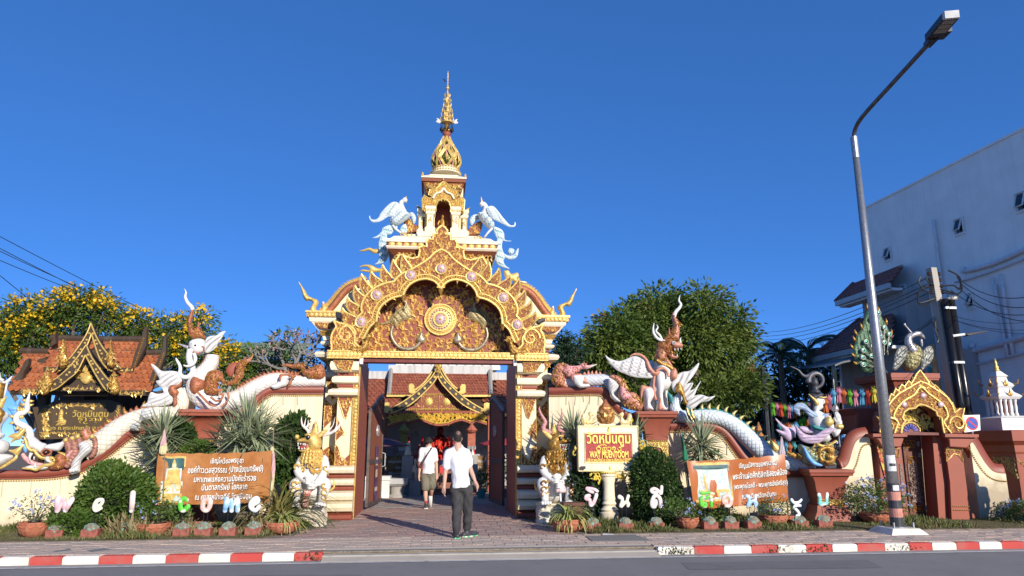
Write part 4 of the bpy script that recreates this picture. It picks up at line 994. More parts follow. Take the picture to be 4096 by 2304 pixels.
for s_ in(-1,1):
 ff=Frame(xs,TW-.05);zc=zt_(378);m.puff([(s_*.17,zc),(s_*.21,zc+.06),(s_*.28,zc+.09),(s_*.26,zc+.03),(s_*.30,zc-.02),(s_*.23,zc-.06),(s_*.18,zc-.05)][::-s_],ff,0,.03)
m.build('spire_birds',WHITE,gate,True)
m=MB()
for k in range(10):a=k*.628;c_=(xs+rr(40)*math.cos(a),TW+rr(40)*math.sin(a),zt_(385));m.tube([c_,(c_[0],c_[1],c_[2]-.12)],.006,4);m.lathe((c_[0],c_[1],c_[2]-.22),[(.03,0),(.025,.06),(.008,.1)],6)
m.puff(tr(Frame(0,TW),'T','545,88 560,95 568,105 568,112 556,108'),Frame(xs,TW).__class__(0,TW),0,.015,n=1);m.build('spire_bells',BLACK,gate)
def seated(parent,c,h,m,yy):
 x,z=c;s=h
 blob('figure_body',[('s',(x,yy,z+.12*s),(.30*s,.18*s,.09*s)),('t',[(x-.28*s,yy-.05*s,z+.11*s),(x,yy-.16*s,z+.1*s),(x+.28*s,yy-.05*s,z+.11*s)],[.08*s,.08*s,.08*s]),('t',[(x,yy,z+.12*s),(x,yy,z+.35*s),(x,yy,z+.55*s)],[.15*s,.12*s,.15*s]),
('t',[(x-.18*s,yy,z+.54*s),(x-.24*s,yy-.04*s,z+.35*s),(x-.1*s,yy-.14*s,z+.2*s)],[.06*s,.05*s,.04*s]),('t',[(x+.18*s,yy,z+.54*s),(x+.24*s,yy-.04*s,z+.35*s),(x+.12*s,yy-.16*s,z+.16*s)],[.06*s,.05*s,.04*s]),
('t',[(x,yy,z+.58*s),(x,yy,z+.68*s)],[.05*s,.05*s]),('s',(x,yy-.01,z+.77*s),(.09*s,.1*s,.12*s)),('t',[(x,yy,z+.86*s),(x,yy,z+1.0*s)],[.05*s,.012*s])],m,parent,voxel=.016*max(s,.6),smooth=2)
sf=thing('seated_figure','small golden seated figure inside the red niche of the gateway tower','statue',(xs,TW-.2,zb))
m=MB();m.lathe((xs-.05,TW-.2,zb),[(.18,0),(.18,.04),(.13,.07),(.18,.11),(.19,.14),(.16,.155)],20);m.build('lotus_base',GOLD,sf,auto=40)
seated(sf,(xs-.05,zb+.14),.50,GOLDD,TW-.2)
def fxs(P_,s_):return P_
feather=lambda Q,q,ang,k=60:plumage(ang+1.57 if k>80 else ang)(Q,q)
def birdstat(lab,bf,body,wing,wing2,tails,neck,leg,ang,crest):
 b=thing('bird_statue',lab,'statue',bf.to((np.mean([p[0]for p in body]),min(p[1]for p in body))))
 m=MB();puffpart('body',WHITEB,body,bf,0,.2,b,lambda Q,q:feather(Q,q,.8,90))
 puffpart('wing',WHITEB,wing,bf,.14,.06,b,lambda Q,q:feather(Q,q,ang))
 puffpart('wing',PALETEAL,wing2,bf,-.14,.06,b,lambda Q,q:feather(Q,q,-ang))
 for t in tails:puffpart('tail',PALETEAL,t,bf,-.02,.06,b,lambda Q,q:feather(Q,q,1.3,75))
 P_,r_=pathf(bf,cat(neck,4),.03);m=MB();m.tube(P_,r_,10);m.build('neck',WHITE,b,True)
 m=MB();e=neck[-1];m.ball(bf.to(e,.03),.07);m.build('head',WHITE,b,True)
 m=MB();m.cone(bf.to((e[0],e[1]),.03),bf.to(crest[0],.05),.04,6);m.tube([bf.to((e[0],e[1]+.03),.03),bf.to(crest[1],.03)],[.035,.005],6);m.build('beak_and_crest',GOLD,b)
 m=MB();m.tube([bf.to(p,.06)for p in leg],.03,6);m.build('leg',WHITE,b,True)
 return b
bf=Frame(0,TW-.45);t_=lambda s:tr(bf,'T',s)
birdstat('white crested bird with spread wing on the left of the gateway tower',bf,t_('215,990 250,955 300,965 335,985 320,1010 280,1040 240,1060 205,1050 195,1020'),t_('270,955 250,918 215,915 180,940 140,985 125,1015 100,1030 75,1025 68,1003 65,1020 80,1045 110,1048 150,1035 190,1010 240,1010'),
t_('325,962 350,962 368,990 365,1020 350,1040 340,1010'),[t_('200,1050 240,1055 245,1075 215,1100 200,1115 150,1120 110,1140 82,1135 110,1125 140,1095 150,1070'),t_('140,1120 175,1110 180,1200 185,1250 170,1290 130,1310 95,1312 120,1290 125,1240 120,1180'),t_('265,1070 300,1045 310,1100 270,1110')],
tr(bf,'T','285,975,28 275,945,22 270,915,17 280,900,14 295,893,14'),tr(bf,'T','215,1060 235,1085 270,1110'),2.6,tr(bf,'T','308,912 308,868'))
birdstat('white crested bird with curled tail on the right of the gateway tower',bf,t_('775,975 820,975 860,1000 885,1040 880,1070 850,1080 820,1050 790,1020'),t_('830,950 870,940 900,965 930,1005 960,1040 985,1065 1010,1065 1015,1045 1022,1055 1015,1075 980,1078 940,1060 900,1040 870,1025 840,990'),
t_('725,1000 750,975 785,975 800,1000 760,1020 740,1045 728,1035'),[t_('880,1065 930,1080 950,1110 955,1150 1000,1157 960,1160 920,1150 895,1130'),t_('905,1140 940,1145 935,1200 955,1260 945,1290 960,1320 985,1340 930,1330 890,1290 895,1220'),t_('930,1200 950,1240 990,1255 1020,1240 1025,1225 1045,1205 1040,1250 1020,1275 980,1280 950,1265 940,1240'),t_('975,1225 985,1205 1010,1208 1018,1225 1000,1250 982,1245')],
tr(bf,'T','815,990,26 828,960,22 825,930,17 812,915,14 803,920,13'),tr(bf,'T','870,1080 845,1105 818,1140'),.5,tr(bf,'T','798,940 797,870'))
for s_,txt in((0,'205,1210 130,1200 90,1205 60,1195 20,1208 -10,1216 20,1222 55,1215 90,1235 130,1230'),(0,'160,1335 110,1330 70,1310 20,1310 -8,1325 40,1322 60,1345 20,1340 -5,1350 60,1360 110,1360 150,1350'),(1,'950,1350 980,1345 1000,1370 1040,1360 1050,1385 1040,1410 1105,1425 1040,1425 1000,1415 970,1440 960,1400')):
 m=MB();m.puff(tr(bf,'T',txt),bf,-.1,.04);m.build('gilt_streamer',GOLDY,gate,True)
for txt,lab in(('450,418 492,425 500,455 490,478 455,470 448,445','small black floodlight on the left shoulder of the arch'),('2050,492 2070,475 2115,467 2118,490 2060,514','small black floodlight on the right shoulder of the arch')):
 P_=tr(Frame(0,16.35),'A',txt);c_=np.mean([p[:2]for p in P_],0);fl=thing('floodlight',lab,'floodlight',Frame(0,16.35).to(c_),'floodlights on the gateway')
 m=MB();m.slab(P_,Frame(0,16.35),-.1,.1,.02);m.build('lamp_body',BLACK,fl);m=MB();m.tube([Frame(0,16.35).to(c_),Frame(0,16.7).to((c_[0],c_[1]-.1))],.02,6);m.build('bracket',BLACK,fl)
DOORW=stained('door_timber',(.21,.065,.032),(.08,.04,.025),.4,.7)
def leaf(sg):
 xh=XC+sg*1.72;y0,y1=18.72,20.45;a=sg*.10
 d=MB();fr=Frame(xh,y0,0);ex=np.array((-sg*math.sin(.12),math.cos(.12),0));f2=Frame(0,0);f2.ex=ex;f2.ez=np.array((0,0,1.));f2.n=np.array((-sg*math.cos(.12),-sg*math.sin(.12),0));f2.o=np.array((xh,y0,0.))
 w=y1-y0;top=[(t*w,2.42+.42*math.sin(t*math.pi*.5)**1.5)for t in np.linspace(0,1,9)]
 root=None
 m=MB();n=11
 fr_=m
 m.fbox(f2,0,w,.06,.16,-.03,.03);m.fbox(f2,0,.07,.06,2.45,-.035,.035);m.fbox(f2,w-.07,w,.06,2.86,-.035,.035);m.fbox(f2,0,w,1.10,1.22,-.034,.034)
 m.tube([f2.to(p)for p in top],.035,6);leaf_=m.build('gate_leaf',mat('gate_iron',(.10,.075,.065),.6,.3,noise=.2),gate);leaf_['label']='tall timber gate leaf in a steel frame standing open'
 for i in range(n):
  a0=.07+(w-.14)*i/n;a1=.07+(w-.14)*(i+1)/n-.008;zt0=2.36+.42*math.sin(((a0+a1)/2/w)*math.pi*.5)**1.5
  m=MB();m.fbox(f2,a0,a1,.16,1.10,-.015,.015);m.fbox(f2,a0,a1,1.22,zt0,-.015,.015);m.build('plank',DOORW,leaf_)
 m=MB()
 for i in range(14):t=(i+.5)/14;z0=2.44+.42*math.sin(t*math.pi*.5)**1.5;m.cone(f2.to((t*w,z0)),f2.to((t*w,z0+.17)),.022,5)
 m.build('spikes',STEEL,leaf_);m=MB();disc(m,f2,(w*.55,1.95),[(.16,.02),(.15,.05),(.08,.04),(.07,.06),(.01,.06)],20);m.build('boss',SILVER,leaf_)
 m=MB();m.tube([f2.to((w-.1,1.0),.04),f2.to((w-.1,1.02),.12),f2.to((w-.1,1.35),.12),f2.to((w-.1,1.37),.04)],.018,6);m.build('pull_handle',STEEL,leaf_)
leaf(-1);leaf(1)
m=MB()
for s_ in(-1,1):m.rect(XC+s_*1.77-.035,XC+s_*1.77+.035,16.42,16.55,[(0,zl-.16),(.01,zl-.05),(0,zl+.02)])
m.build('lintel_clip',WHITE,gate)
pb=MB();pbf=Frame(0,0);pbf.ex=np.array((math.sin(.12),math.cos(.12),0));pbf.n=np.array((math.cos(.12),-math.sin(.12),0.));pbf.o=np.array((XC-1.72,18.72,0.))
pl=thing('poster','purple vertical poster fixed to the left gate leaf','poster',pbf.to((.9,.4)))
m=MB();m.fbox(pbf,.75,1.1,.15,1.55,.036,.042);m.build('sheet',mat('poster_purple',(.06,.03,.09),.5,noise=.4,nscale=5,col2=(.14,.08,.16)),pl)
m=MB();m.fbox(pbf,.82,1.03,.75,.95,.042,.046);m.fbox(pbf,.8,1.05,1.2,1.26,.042,.046);m.fbox(pbf,.8,1.05,1.05,1.09,.042,.046);m.fbox(pbf,.78,1.07,.4,.5,.042,.046);m.build('print',mat('poster_print',(.5,.42,.3),.5),pl)
# ================================================================ statues along the walls
def puffs(parent,fr,k,items):
 """items: (part name, material, outline, depth offset, thickness[, relief])"""
 for it in items:
  nm,mt,txt,d,t=it[:5];fn=it[5]if len(it)>5 else None
  puffpart(nm,mt,tr(fr,k,txt),fr,d,t,parent,fn)
def tubes(parent,fr,k,items):
 for nm,mt,txt,d in items:
  P_=cat(tr(fr,k,txt),5);pts,r=pathf(fr,P_,d);m=MB();m.tube(pts,r,10);m.build(nm,mt,parent,True)
def grooves(ang,per,depth):
 def f(Q,q):
  u=-Q[:,0]*math.sin(ang)+Q[:,1]*math.cos(ang)
  a=Q[:,0]*math.cos(ang)+Q[:,1]*math.sin(ang);u=u+per*.55*np.sin(a*5.1+u*2.3)
  return-depth*np.exp(-(np.mod(u/per,1)-.5)**2*50)*np.minimum(q*3,1)
 return f
def fringe(parent,name,m_,Q,fr,d,h,gap,side=1,w=.05,curl=.35):
 """a crest of little flames along one side of a body path Q(x,z,r)"""
 P_=Q[:,:2];seg=np.linalg.norm(np.diff(P_,axis=0),axis=1);L_=np.concatenate([[0],np.cumsum(seg)]);n=int(L_[-1]/gap);mb=MB()
 T_=np.gradient(P_,axis=0);T_/=np.linalg.norm(T_,axis=1,keepdims=True)
 for i in range(n):
  k=min(np.searchsorted(L_,L_[-1]*(i+.5)/n),len(P_)-1);nr=np.array((-T_[k,1],T_[k,0]))*side;b=P_[k]+nr*Q[k,2]*.93;hh=h*random.uniform(.85,1.1)
  c_=T_[k]*curl*hh
  pts=[b,b+nr*hh*.35-c_*.5,b+nr*hh*.7-c_*.2,b+nr*hh+c_*.3];mb.tube([fr.to(p,d)for p in pts],[w*.9,w,w*.55,w*.06],6)
 return mb.build(name,m_,parent,True)
W_=WHITE
eF=FL.off(-.10)
e=thing('elephant_serpent_statue','white scaly serpent with an elephant head and tall reddish crest on the left wall','statue',eF.to(tr(eF,'C','1650,990')[0]))
body,Q=scaly('body',eF,tr(eF,'C','2600,772,38 2480,770,40 2380,770,44 2260,758,52 2160,770,58 2060,815,62 1970,870,66 1880,920,68 1780,940,68 1680,935,70 1600,880,74 1575,810,74 1605,740,68 1655,680,58 1690,620,52 1700,560,44'),SCALE,e,size=.05,depth=.010,cols=((.72,.70,.66),(.42,.38,.34)),belly=(.70,.58,.48))
fringe(e,'dorsal_fringe',COPPER,Q[:int(len(Q)*.50)],eF,0,.09,.07,-1,.045)
fringe(e,'throat_fringe',COPPER,Q[int(len(Q)*.80):],eF,0,.045,.06,1,.03)
puffs(e,eF,'C',[('head',W_,'1515,455 1550,435 1600,428 1640,445 1652,490 1645,540 1612,562 1570,567 1540,548 1518,520 1508,488',.02,.2),
('ear',W_,'1640,480 1660,430 1700,415 1740,410 1770,385 1810,378 1795,402 1780,430 1750,472 1735,505 1700,535 1655,552 1640,520',.16,.05,grooves(.9,.10,.03)),
('crest',COPPER,'1530,428 1510,390 1500,340 1498,290 1510,240 1530,195 1512,160 1545,182 1545,240 1535,300 1550,345 1575,330 1590,290 1602,340 1630,390 1645,430 1590,425',0,.08,grooves(1.4,.09,.03)),
('chest_band',COPPER,'1520,790 1545,740 1590,740 1650,775 1645,830 1600,870 1560,890 1525,850',.12,.18,None),
('wing',COPPER,'1650,870 1640,800 1660,720 1700,690 1760,690 1790,720 1800,760 1840,780 1880,740 1890,680 1900,630 1950,608 1990,600 2032,565 2010,612 1980,640 1950,700 1960,720 1930,770 1870,810 1800,800 1760,780 1750,830 1790,840 1740,880 1690,885',.22,.12,grooves(.4,.07,.025)),
('red_plume',RED,'1830,730 1808,690 1830,640 1870,620 1920,615 1970,575 1950,640 1900,690 1850,735',.02,.05),
('leg',W_,'2190,840 2165,815 2200,800 2235,770 2240,735 2290,725 2320,735 2300,770 2290,810 2250,825 2225,835',.24,.1),
('leg_trim',COPPER,'2230,760 2240,725 2280,720 2320,722 2370,735 2340,765 2330,800 2300,830 2310,790 2325,750 2290,735 2255,745 2245,790',.30,.05)])
tubes(e,eF,'C',[('trunk',W_,'1535,520,30 1522,580,27 1530,630,24 1546,672,21 1540,710,19 1508,738,17 1468,738,16 1445,710,14 1448,672,13 1440,640,11 1422,610,9 1412,588,4',.1),('tusk',W_,'1560,555,13 1573,600,13 1556,640,11 1512,658,9 1478,650,4',.22),
('horn',SILVER,'1510,505,14 1470,490,9 1425,474,2',.1),('crest_tip',W_,'1542,200,16 1532,175,15 1500,140,13 1482,95,10 1488,60,6 1475,28,1',0)])
m=MB();m.ball(eF.to(tr(eF,'C','1572,493')[0],.2),.03);m.build('eye',BLACK,e)
m=MB();
for s_ in('1540,480 1570,475 1610,465','1620,500 1640,510 1630,540 1615,545','1550,540 1580,555 1610,550'):P_,r_=pathf(eF,[(*p,.014)for p in cat(tr(eF,'C',s_),3)],.19);m.tube(P_,r_,5)
m.build('face_trim',COPPER,e)
m=MB()
for s_ in('1600,870 1640,910 1690,960 1740,975','1830,870 1840,910 1820,950 1780,985','1700,905 1740,935 1780,925 1795,890 1770,880'):P_=cat(tr(eF,'C',s_),4);m.tube([eF.to(p,.40)for p in P_],.022,6)
m.build('body_trim',COPPER,e)
puffs(e,eF,'C',[('rump_curl',COPPER,'2250,650 2290,632 2350,640 2390,625 2430,640 2450,680 2500,655 2576,640 2600,720 2560,760 2480,750 2430,720 2400,680 2350,670 2300,660',.12,.09,grooves(.2,.08,.02))])
mF=FL.off(-.06)
k=thing('makara_statue','cream scaled sea serpent with gaping gold-rimmed jaws on the low left wall','statue',mF.to(tr(mF,'D','700,740')[0]))
body,Q=scaly('body',mF,tr(mF,'D','690,610,78 780,570,82 860,510,80 950,435,72 1040,375,64 1130,335,56 1230,315,52 1330,312,50 1410,295,50 1455,235,46 1450,170,40 1420,120,32'),SCALE,k,size=.062,depth=.012,cols=((.74,.70,.58),(.38,.27,.13)),belly=(.70,.62,.48))
fringe(k,'dorsal_fringe',COPPER,Q[int(len(Q)*.05):int(len(Q)*.62)],mF,0,.10,.09,1,.05);fringe(k,'dorsal_flames',GOLDD,Q[int(len(Q)*.1):int(len(Q)*.6)],mF,0,.16,.27,1,.05)
puffs(k,mF,'C',[('tail_fin',W_,'1210,632 1250,650 1300,690 1370,688 1430,700 1458,750 1450,800 1410,822 1360,850 1345,820 1305,830 1310,862 1262,872 1212,858 1190,900 1180,940 1138,972 1260,972 1340,962 1382,940 1390,880 1370,845 1300,830 1250,772 1280,758 1240,690',.05,.09,grooves(.5,.09,.03)),
('tail_flame',W_,'1475,820 1490,850 1492,930 1470,900 1462,870',.05,.05),('tail_trim',COPPER,'1352,840 1372,805 1430,800 1462,770 1450,820 1415,830 1440,860 1420,900 1425,960 1390,975 1395,900 1370,880',.12,.08)])
puffs(k,mF,'M',[('upper_jaw',W_,'405,888 440,868 500,880 560,920 620,972 700,1000 695,1060 665,1120 690,1160 560,1115 515,1085 470,1080 440,1040 428,960',.12,.16),
('cheek',COPPER,'830,1180 900,1128 962,1130 1010,1180 1032,1240 1002,1310 930,1362 800,1372 758,1340 830,1282',.18,.16,grooves(.8,.05,.02)),
('brow',W_,'690,1060 740,1010 840,990 930,972 962,958 988,992 950,1060 900,1102 820,1100 740,1082',.24,.10),
('lower_jaw',W_,'370,1342 480,1300 600,1312 700,1290 762,1330 700,1372 560,1382 400,1372',.12,.14),
('jaw_hinge',GOLDY,'880,1110 990,1130 1050,1200 1040,1260 1000,1250 985,1180 930,1150',.22,.08),
('front_leg',W_,'1205,1000 1290,958 1380,1000 1392,1090 1332,1152 1252,1232 1232,1330 1222,1400 1088,1432 1098,1330 1130,1232 1198,1152 1222,1080',.36,.14,grooves(.7,.055,.02)),
('pink_fin',PINKP,'1000,1170 1060,1110 1120,1070 1080,1150 1030,1200',.26,.05),('mane_boss',ROSEG,'1200,900 1190,830 1230,780 1300,775 1350,850 1330,930 1240,950',.1,.12,grooves(1.2,.06,.02))])
tubes(k,mF,'M',[('lip',GOLDY,'408,898,10 438,970,16 455,1040,18 500,1085,18 560,1095,18 592,1145,20 645,1185,22 720,1202,24 800,1205,26 832,1245,28 790,1292,24 700,1305,22 640,1335,20 580,1368,18 520,1352,16 450,1348,14 380,1342,8',.24),
('tongue',PINKP,'360,1140,22 400,1200,26 460,1250,28 560,1290,26 660,1300,20',.14)])
for nm,tx in(('fang','520,1125,22 495,1190,14 503,1252,2'),('fang','742,1180,22 750,1230,20 800,1262,6'),('fang','570,1330,16 572,1290,9 575,1262,1'),('fang','560,1180,12 555,1215,6 560,1232,1')):tubes(k,mF,'M',[(nm,W_,tx,.26)])
ms=MB()
for tx in('985,930,34 1030,1010,42 1050,1110,42 1010,1230,36','1060,900,34 1110,990,46 1140,1100,48 1080,1230,44 1000,1330,30','1130,880,30 1190,960,44 1210,1060,40 1180,1160,34','1390,900,26 1425,990,36 1400,1130,34 1340,1190,20'):
 P_=cat(tr(mF,'M',tx),9);r_=P_[:,2]*(1+.16*np.sin(np.arange(len(P_))*2.1));ms.tube([mF.to(p,.22)for p in P_],r_,10)
ms.build('mane',mat('mane_brown',(.20,.085,.06),.5,.1,noise=.35,nscale=20,col2=(.42,.20,.15)),k,True)
ms=MB()
for x,y in((1010,930),(1105,905),(1385,880),(1180,880)):P_=tr(mF,'M','%d,%d,30 %d,%d,26 %d,%d,8'%(x,y+40,x-6,y,x+20,y-25));ms.tube([mF.to(p,.25)for p in P_],[p[2]for p in P_],8)
ms.build('mane_curl',GOLDY,k,True)
m=MB();m.ball(mF.to(tr(mF,'M','735,1120')[0],.30),.055);m.build('eye',mat('dark_eye',(.05,.012,.01),.15),k,True)
m=MB();P_=cat(tr(mF,'M','665,1130 700,1085 770,1080 810,1110 780,1150 700,1160'),3,True);m.tube([mF.to(p,.29)for p in P_],.02,6,closed=True);m.build('eyelid',COPPER,k,True)
m=MB()
for x,y in((1120,1400),(1160,1395),(1200,1385)):P_=tr(mF,'M','%d,%d,14 %d,%d,12'%(x,y-50,x-5,y));m.tube([mF.to(p,.46)for p in P_],[p[2]*1.3 for p in P_],8)
m.build('toes',W_,k,True)
puffs(k,mF,'C',[('hind_leg',W_,'1140,1090 1150,1020 1180,990 1230,990 1258,1020 1250,1070 1200,1085 1150,1100 1148,1150 1130,1170 1075,1160 1065,1140 1090,1110 1128,1095',.30,.14,grooves(.3,.07,.02))])
gF=FL.off(.05);Gd=thing('guardian_statue','white guardian figure with gold flames and sky-blue fin before the dark sign board','statue',gF.to(tr(gF,'D','60,760')[0]))
puffs(Gd,gF,'M',[('fin',BLUE,'75,470 130,440 195,420 202,380 300,308 270,370 245,450 240,500 200,560 195,620 220,750 300,840 200,852 150,700 140,560',-.1,.06,grooves(.1,.09,.03)),
('body',W_,'-160,640 -40,560 60,560 130,540 140,620 60,720 40,820 90,860 40,930 -160,960',.1,.2),('thigh',W_,'-200,940 0,930 120,942 182,1000 165,1090 90,1130 -60,1130 -200,1100',.2,.22),('shin',W_,'-220,1160 -60,1130 240,1160 185,1250 60,1320 -100,1345 -220,1330',.22,.2),
('flame',GOLDY,'0,420 30,350 70,340 130,310 110,380 90,430 60,490 0,520 -40,500',.1,.06),('flame',GOLDY,'170,900 240,850 300,840 350,810 430,770 400,850 350,930 280,950 200,1000 240,920',.22,.06),('flame',GOLDY,'190,1090 260,1080 330,1050 405,1005 370,1100 330,1160 320,1210 240,1270 120,1340 0,1370 100,1310 210,1240 290,1160',.26,.06),
('armlet',GOLDD,'40,480 90,500 130,560 110,620 60,700 20,700 0,600',.2,.1),('blue_sash',BLUE,'330,1040 420,1010 440,1060 400,1130 370,1100',.1,.05),('blue_sash',BLUE,'450,850 480,800 520,770 500,820 470,850',0,.04)])
tubes(Gd,gF,'M',[('tail',W_,'430,1000,50 440,900,44 420,800,40 340,735,38 255,690,36 235,620,34 275,560,34 340,550,32 395,500,30 395,420,26 410,340,18 435,235,3',0)])
Qt=cat(tr(gF,'M','430,1000,50 440,900,44 420,800,40 340,735,38 255,690,36 235,620,34 275,560,34 340,550,32 395,500,30 395,420,26 415,340,18'),5);fringe(Gd,'tail_flames',GOLDY,Qt,gF,0,.09,.085,1,.035);fringe(Gd,'tail_flames',GOLDY,Qt[len(Qt)//2:],gF,0,.08,.085,-1,.03)
m=MB();m.tube([gF.to(p)for p in tr(gF,'M','-40,100 60,110 100,120 60,330')],.02,8);m.puff(tr(gF,'M','-60,0 -20,60 40,110 60,60 20,40 0,-40'),gF,0,.08);m.puff(tr(gF,'M','60,100 110,60 180,10 150,80 100,130'),gF,0,.04);m.build('headdress',W_,Gd,True)
m=MB();m.puff(tr(gF,'M','-80,110 40,100 60,150 20,330 -80,400'),gF,-.05,.12);m.build('collar',GOLDD,Gd,True)
sF=FR.off(-.10)
n_=thing('pink_serpent_statue','grey-scaled serpent with pink crested head along the wall right of the gateway','statue',sF.to(tr(sF,'E','500,820')[0]))
body,Q=scaly('body',sF,tr(sF,'E','230,780,44 330,775,46 420,765,46 520,760,46 590,768,48 645,820,52 690,880,54 750,930,54 820,960,44 870,985,30'),SCALE,n_,size=.05,depth=.010,cols=((.60,.63,.66),(.20,.22,.27)),belly=(.6,.6,.6))
fringe(n_,'dorsal_flames',ROSEG,Q[:int(len(Q)*.55)],sF,0,.10,.085,1,.04)
puffs(n_,sF,'E',[('crest',ROSEG,'148,745 160,690 190,642 235,628 300,650 330,690 305,740 272,748 262,790 290,820 205,818 160,792',.12,.14,grooves(.2,.06,.02)),
('head',PINKP,'240,690 260,650 310,655 370,650 400,630 440,650 480,645 440,680 385,682 350,712 300,742 265,735',.22,.10,grooves(1.2,.06,.02)),('tusk',W_,'400,640 440,655 512,640 470,665 430,680 410,668',.22,.04),
('leg',W_,'318,740 345,728 395,732 410,765 395,800 440,800 450,820 380,832 350,815 325,790',.30,.09),('leg_trim',ROSEG,'300,745 325,722 370,718 405,740 430,770 445,795 400,790 385,760 350,745 325,760 330,800',.28,.07)])
puffs(n_,sF,'E',[('shoulder',W_,'600,765 640,770 680,810 660,850 640,880 690,930 680,945 640,930 610,880 595,820',.32,.10,grooves(.7,.06,.015)),('scroll',ROSEG,'600,745 640,728 700,755 742,830 720,880 690,920 670,880 690,830 650,775',.32,.10,grooves(.9,.07,.02)),
('scroll',PINKP,'690,820 740,850 780,900 730,930 690,905',.38,.08,grooves(.6,.05,.02)),('scroll',ROSEG,'730,880 800,865 862,920 872,985 832,1012 760,985 705,940',.26,.12,grooves(.9,.06,.02)),('flame_plume',GOLDD,'700,800 715,750 740,800 760,840 745,850',.3,.05)])
L_=thing('winged_lion_statue','white winged lion statue with rose-gold dragon head and tall curling horn','statue',sF.to(tr(sF,'E','985,1005')[0]))
hx=.12
puffs(L_,sF,'E',[('body',W_,'975,625 1000,600 1060,612 1110,660 1128,720 1112,790 1082,840 1040,860 990,900 950,890 925,850 940,780 960,700',.05,.3),
('foreleg',W_,'962,705 1000,690 1050,715 1045,800 1030,880 1038,960 1062,998 1050,1008 988,1006 985,930 975,830',.25,.16),('foreleg',W_,'1045,800 1092,785 1085,900 1085,950 1112,1000 1055,1006 1050,930',-.05,.14),
('hind_leg',W_,'868,855 900,825 950,840 958,900 930,950 955,1000 940,1008 885,1006 882,950',.28,.18),('hind_leg',W_,'950,870 985,880 985,990 960,1004 940,960',0,.12),
('neck',ROSEG,'975,605 980,540 1000,480 1045,450 1090,520 1080,575 1100,620 1138,690 1120,690 1060,640 1010,620',.08,.2,grooves(.3,.08,.025)),('head',COPPER,'985,480 1040,445 1095,430 1150,460 1188,488 1180,515 1140,522 1112,535 1125,565 1155,578 1130,600 1085,575 1040,560 1005,530',.12,.2,grooves(.6,.09,.03)),
('snout',ROSEG,'1100,470 1150,465 1188,490 1178,516 1140,520 1105,512',.24,.12),('jaw',ROSEG,'1065,560 1110,575 1150,575 1140,600 1100,598',.22,.1),('horn_base',ROSEG,'1085,430 1108,380 1120,330 1110,270 1115,225 1135,262 1165,290 1175,350 1170,400 1160,445 1110,450',.08,.12,grooves(1.45,.05,.02)),
('crest_flame',COPPER,'1040,445 1070,410 1085,340 1100,380 1110,420 1090,440',.1,.06),('wing',W_,'955,700 900,675 890,620 850,590 800,580 740,605 680,622 610,602 573,574 600,632 660,692 730,724 800,748 880,755 945,752',.34,.06,plumage(-.3,.2,.085,.02)),
('wing',WHITEB,'900,640 932,602 980,604 972,690 930,690',-.2,.05),('wing_scroll',ROSEG,'955,700 985,690 1000,720 960,740 920,710 895,670 885,620 850,590 800,575 760,590 800,562 860,570 905,615 925,660',.40,.07),
('chest_trim',ROSEG,'1085,700 1115,670 1140,700 1138,750 1110,770 1085,745',.28,.1),('haunch_trim',ROSEG,'845,860 855,810 900,820 945,830 900,838 870,860 862,900 850,920',.36,.06),('ankle_flame',ROSEG,'985,1000 990,940 1008,910 1015,960 1030,990 1010,1006',.38,.05)])
tubes(L_,sF,'E',[('horn_tip',W_,'1126,262,17 1140,222,15 1168,190,13 1182,160,11 1166,130,8 1176,86,1',.08),('antler',W_,'1045,462,13 992,440,12 962,402,11 955,362,8 963,314,2',.2),('antler',W_,'1032,440,11 1012,402,10 985,372,8 1000,342,6 990,320,2',.05),('nose_horn',W_,'1168,475,8 1166,450,7 1172,432,1',.25),
('strap',ROSEG,'960,720,10 950,830,10 970,930,10',.36),('shoulder_band',ROSEG,'965,705,10 1010,680,11 1050,700,11 1065,750,8',.42),('collar',GOLDD,'975,610,16 1020,640,18 1070,660,18 1115,690,14',.28)])
m=MB()
for tx in('1120,520,7 1125,542,1','1145,515,8 1150,540,1','1168,512,7 1172,532,1','1100,590,6 1105,562,1','1140,588,7 1142,560,1'):P_=tr(sF,'E',tx);m.tube([sF.to(p,.27)for p in P_],[p[2]for p in P_],6)
m.build('teeth',W_,L_);m=MB();m.ball(sF.to(tr(sF,'E','1108,480')[0],.33),.045);m.build('eye',W_,L_,True);m=MB();m.ball(sF.to(tr(sF,'E','1110,480')[0],.355),.025);m.build('pupil',BLACK,L_,True)
bF=FR.off(.02)
B_=thing('blue_serpent_statue','blue and white scaled serpent with upswept white tail fins on the right wall','statue',bF.to(tr(bF,'E','1500,1100')[0]))
body,Q=scaly('body',bF,tr(bF,'E','1185,885,26 1150,930,34 1142,990,40 1180,1045,46 1260,1058,50 1360,1052,52 1460,1058,54 1560,1092,58 1650,1155,62 1740,1240,66 1830,1320,68 1920,1385,64 2020,1420,58 2120,1430,52 2240,1420,46'),SCALE,B_,size=.055,depth=.011,cols=((.64,.70,.74),(.10,.13,.17)),belly=(.60,.66,.70))
a_=int(len(Q)*.26);b_=int(len(Q)*.80);fringe(B_,'dorsal_band',TEAL,Q[a_:b_],bF,0,.05,.05,1,.05);fringe(B_,'dorsal_flames',mat('pale_gold',(.50,.42,.18),.45,.25,noise=.3,nscale=20),Q[a_:b_],bF,0,.17,.15,1,.045)
for w0 in('1108,802 1128,740 1190,700 1250,690 1285,660 1327,624 1312,680 1272,742 1230,790 1180,835 1130,862','1180,850 1215,800 1280,784 1262,830 1240,870 1210,900','1215,900 1250,850 1290,830 1342,768 1312,832 1285,890 1230,930','1225,960 1260,900 1340,878 1400,897 1457,888 1400,932 1340,942 1282,992 1240,985'):
 puffs(B_,bF,'E',[('tail_fin',PALETEAL if w0[0]!='1' else W_,w0,.08,.07,grooves(.8,.12,.03))])
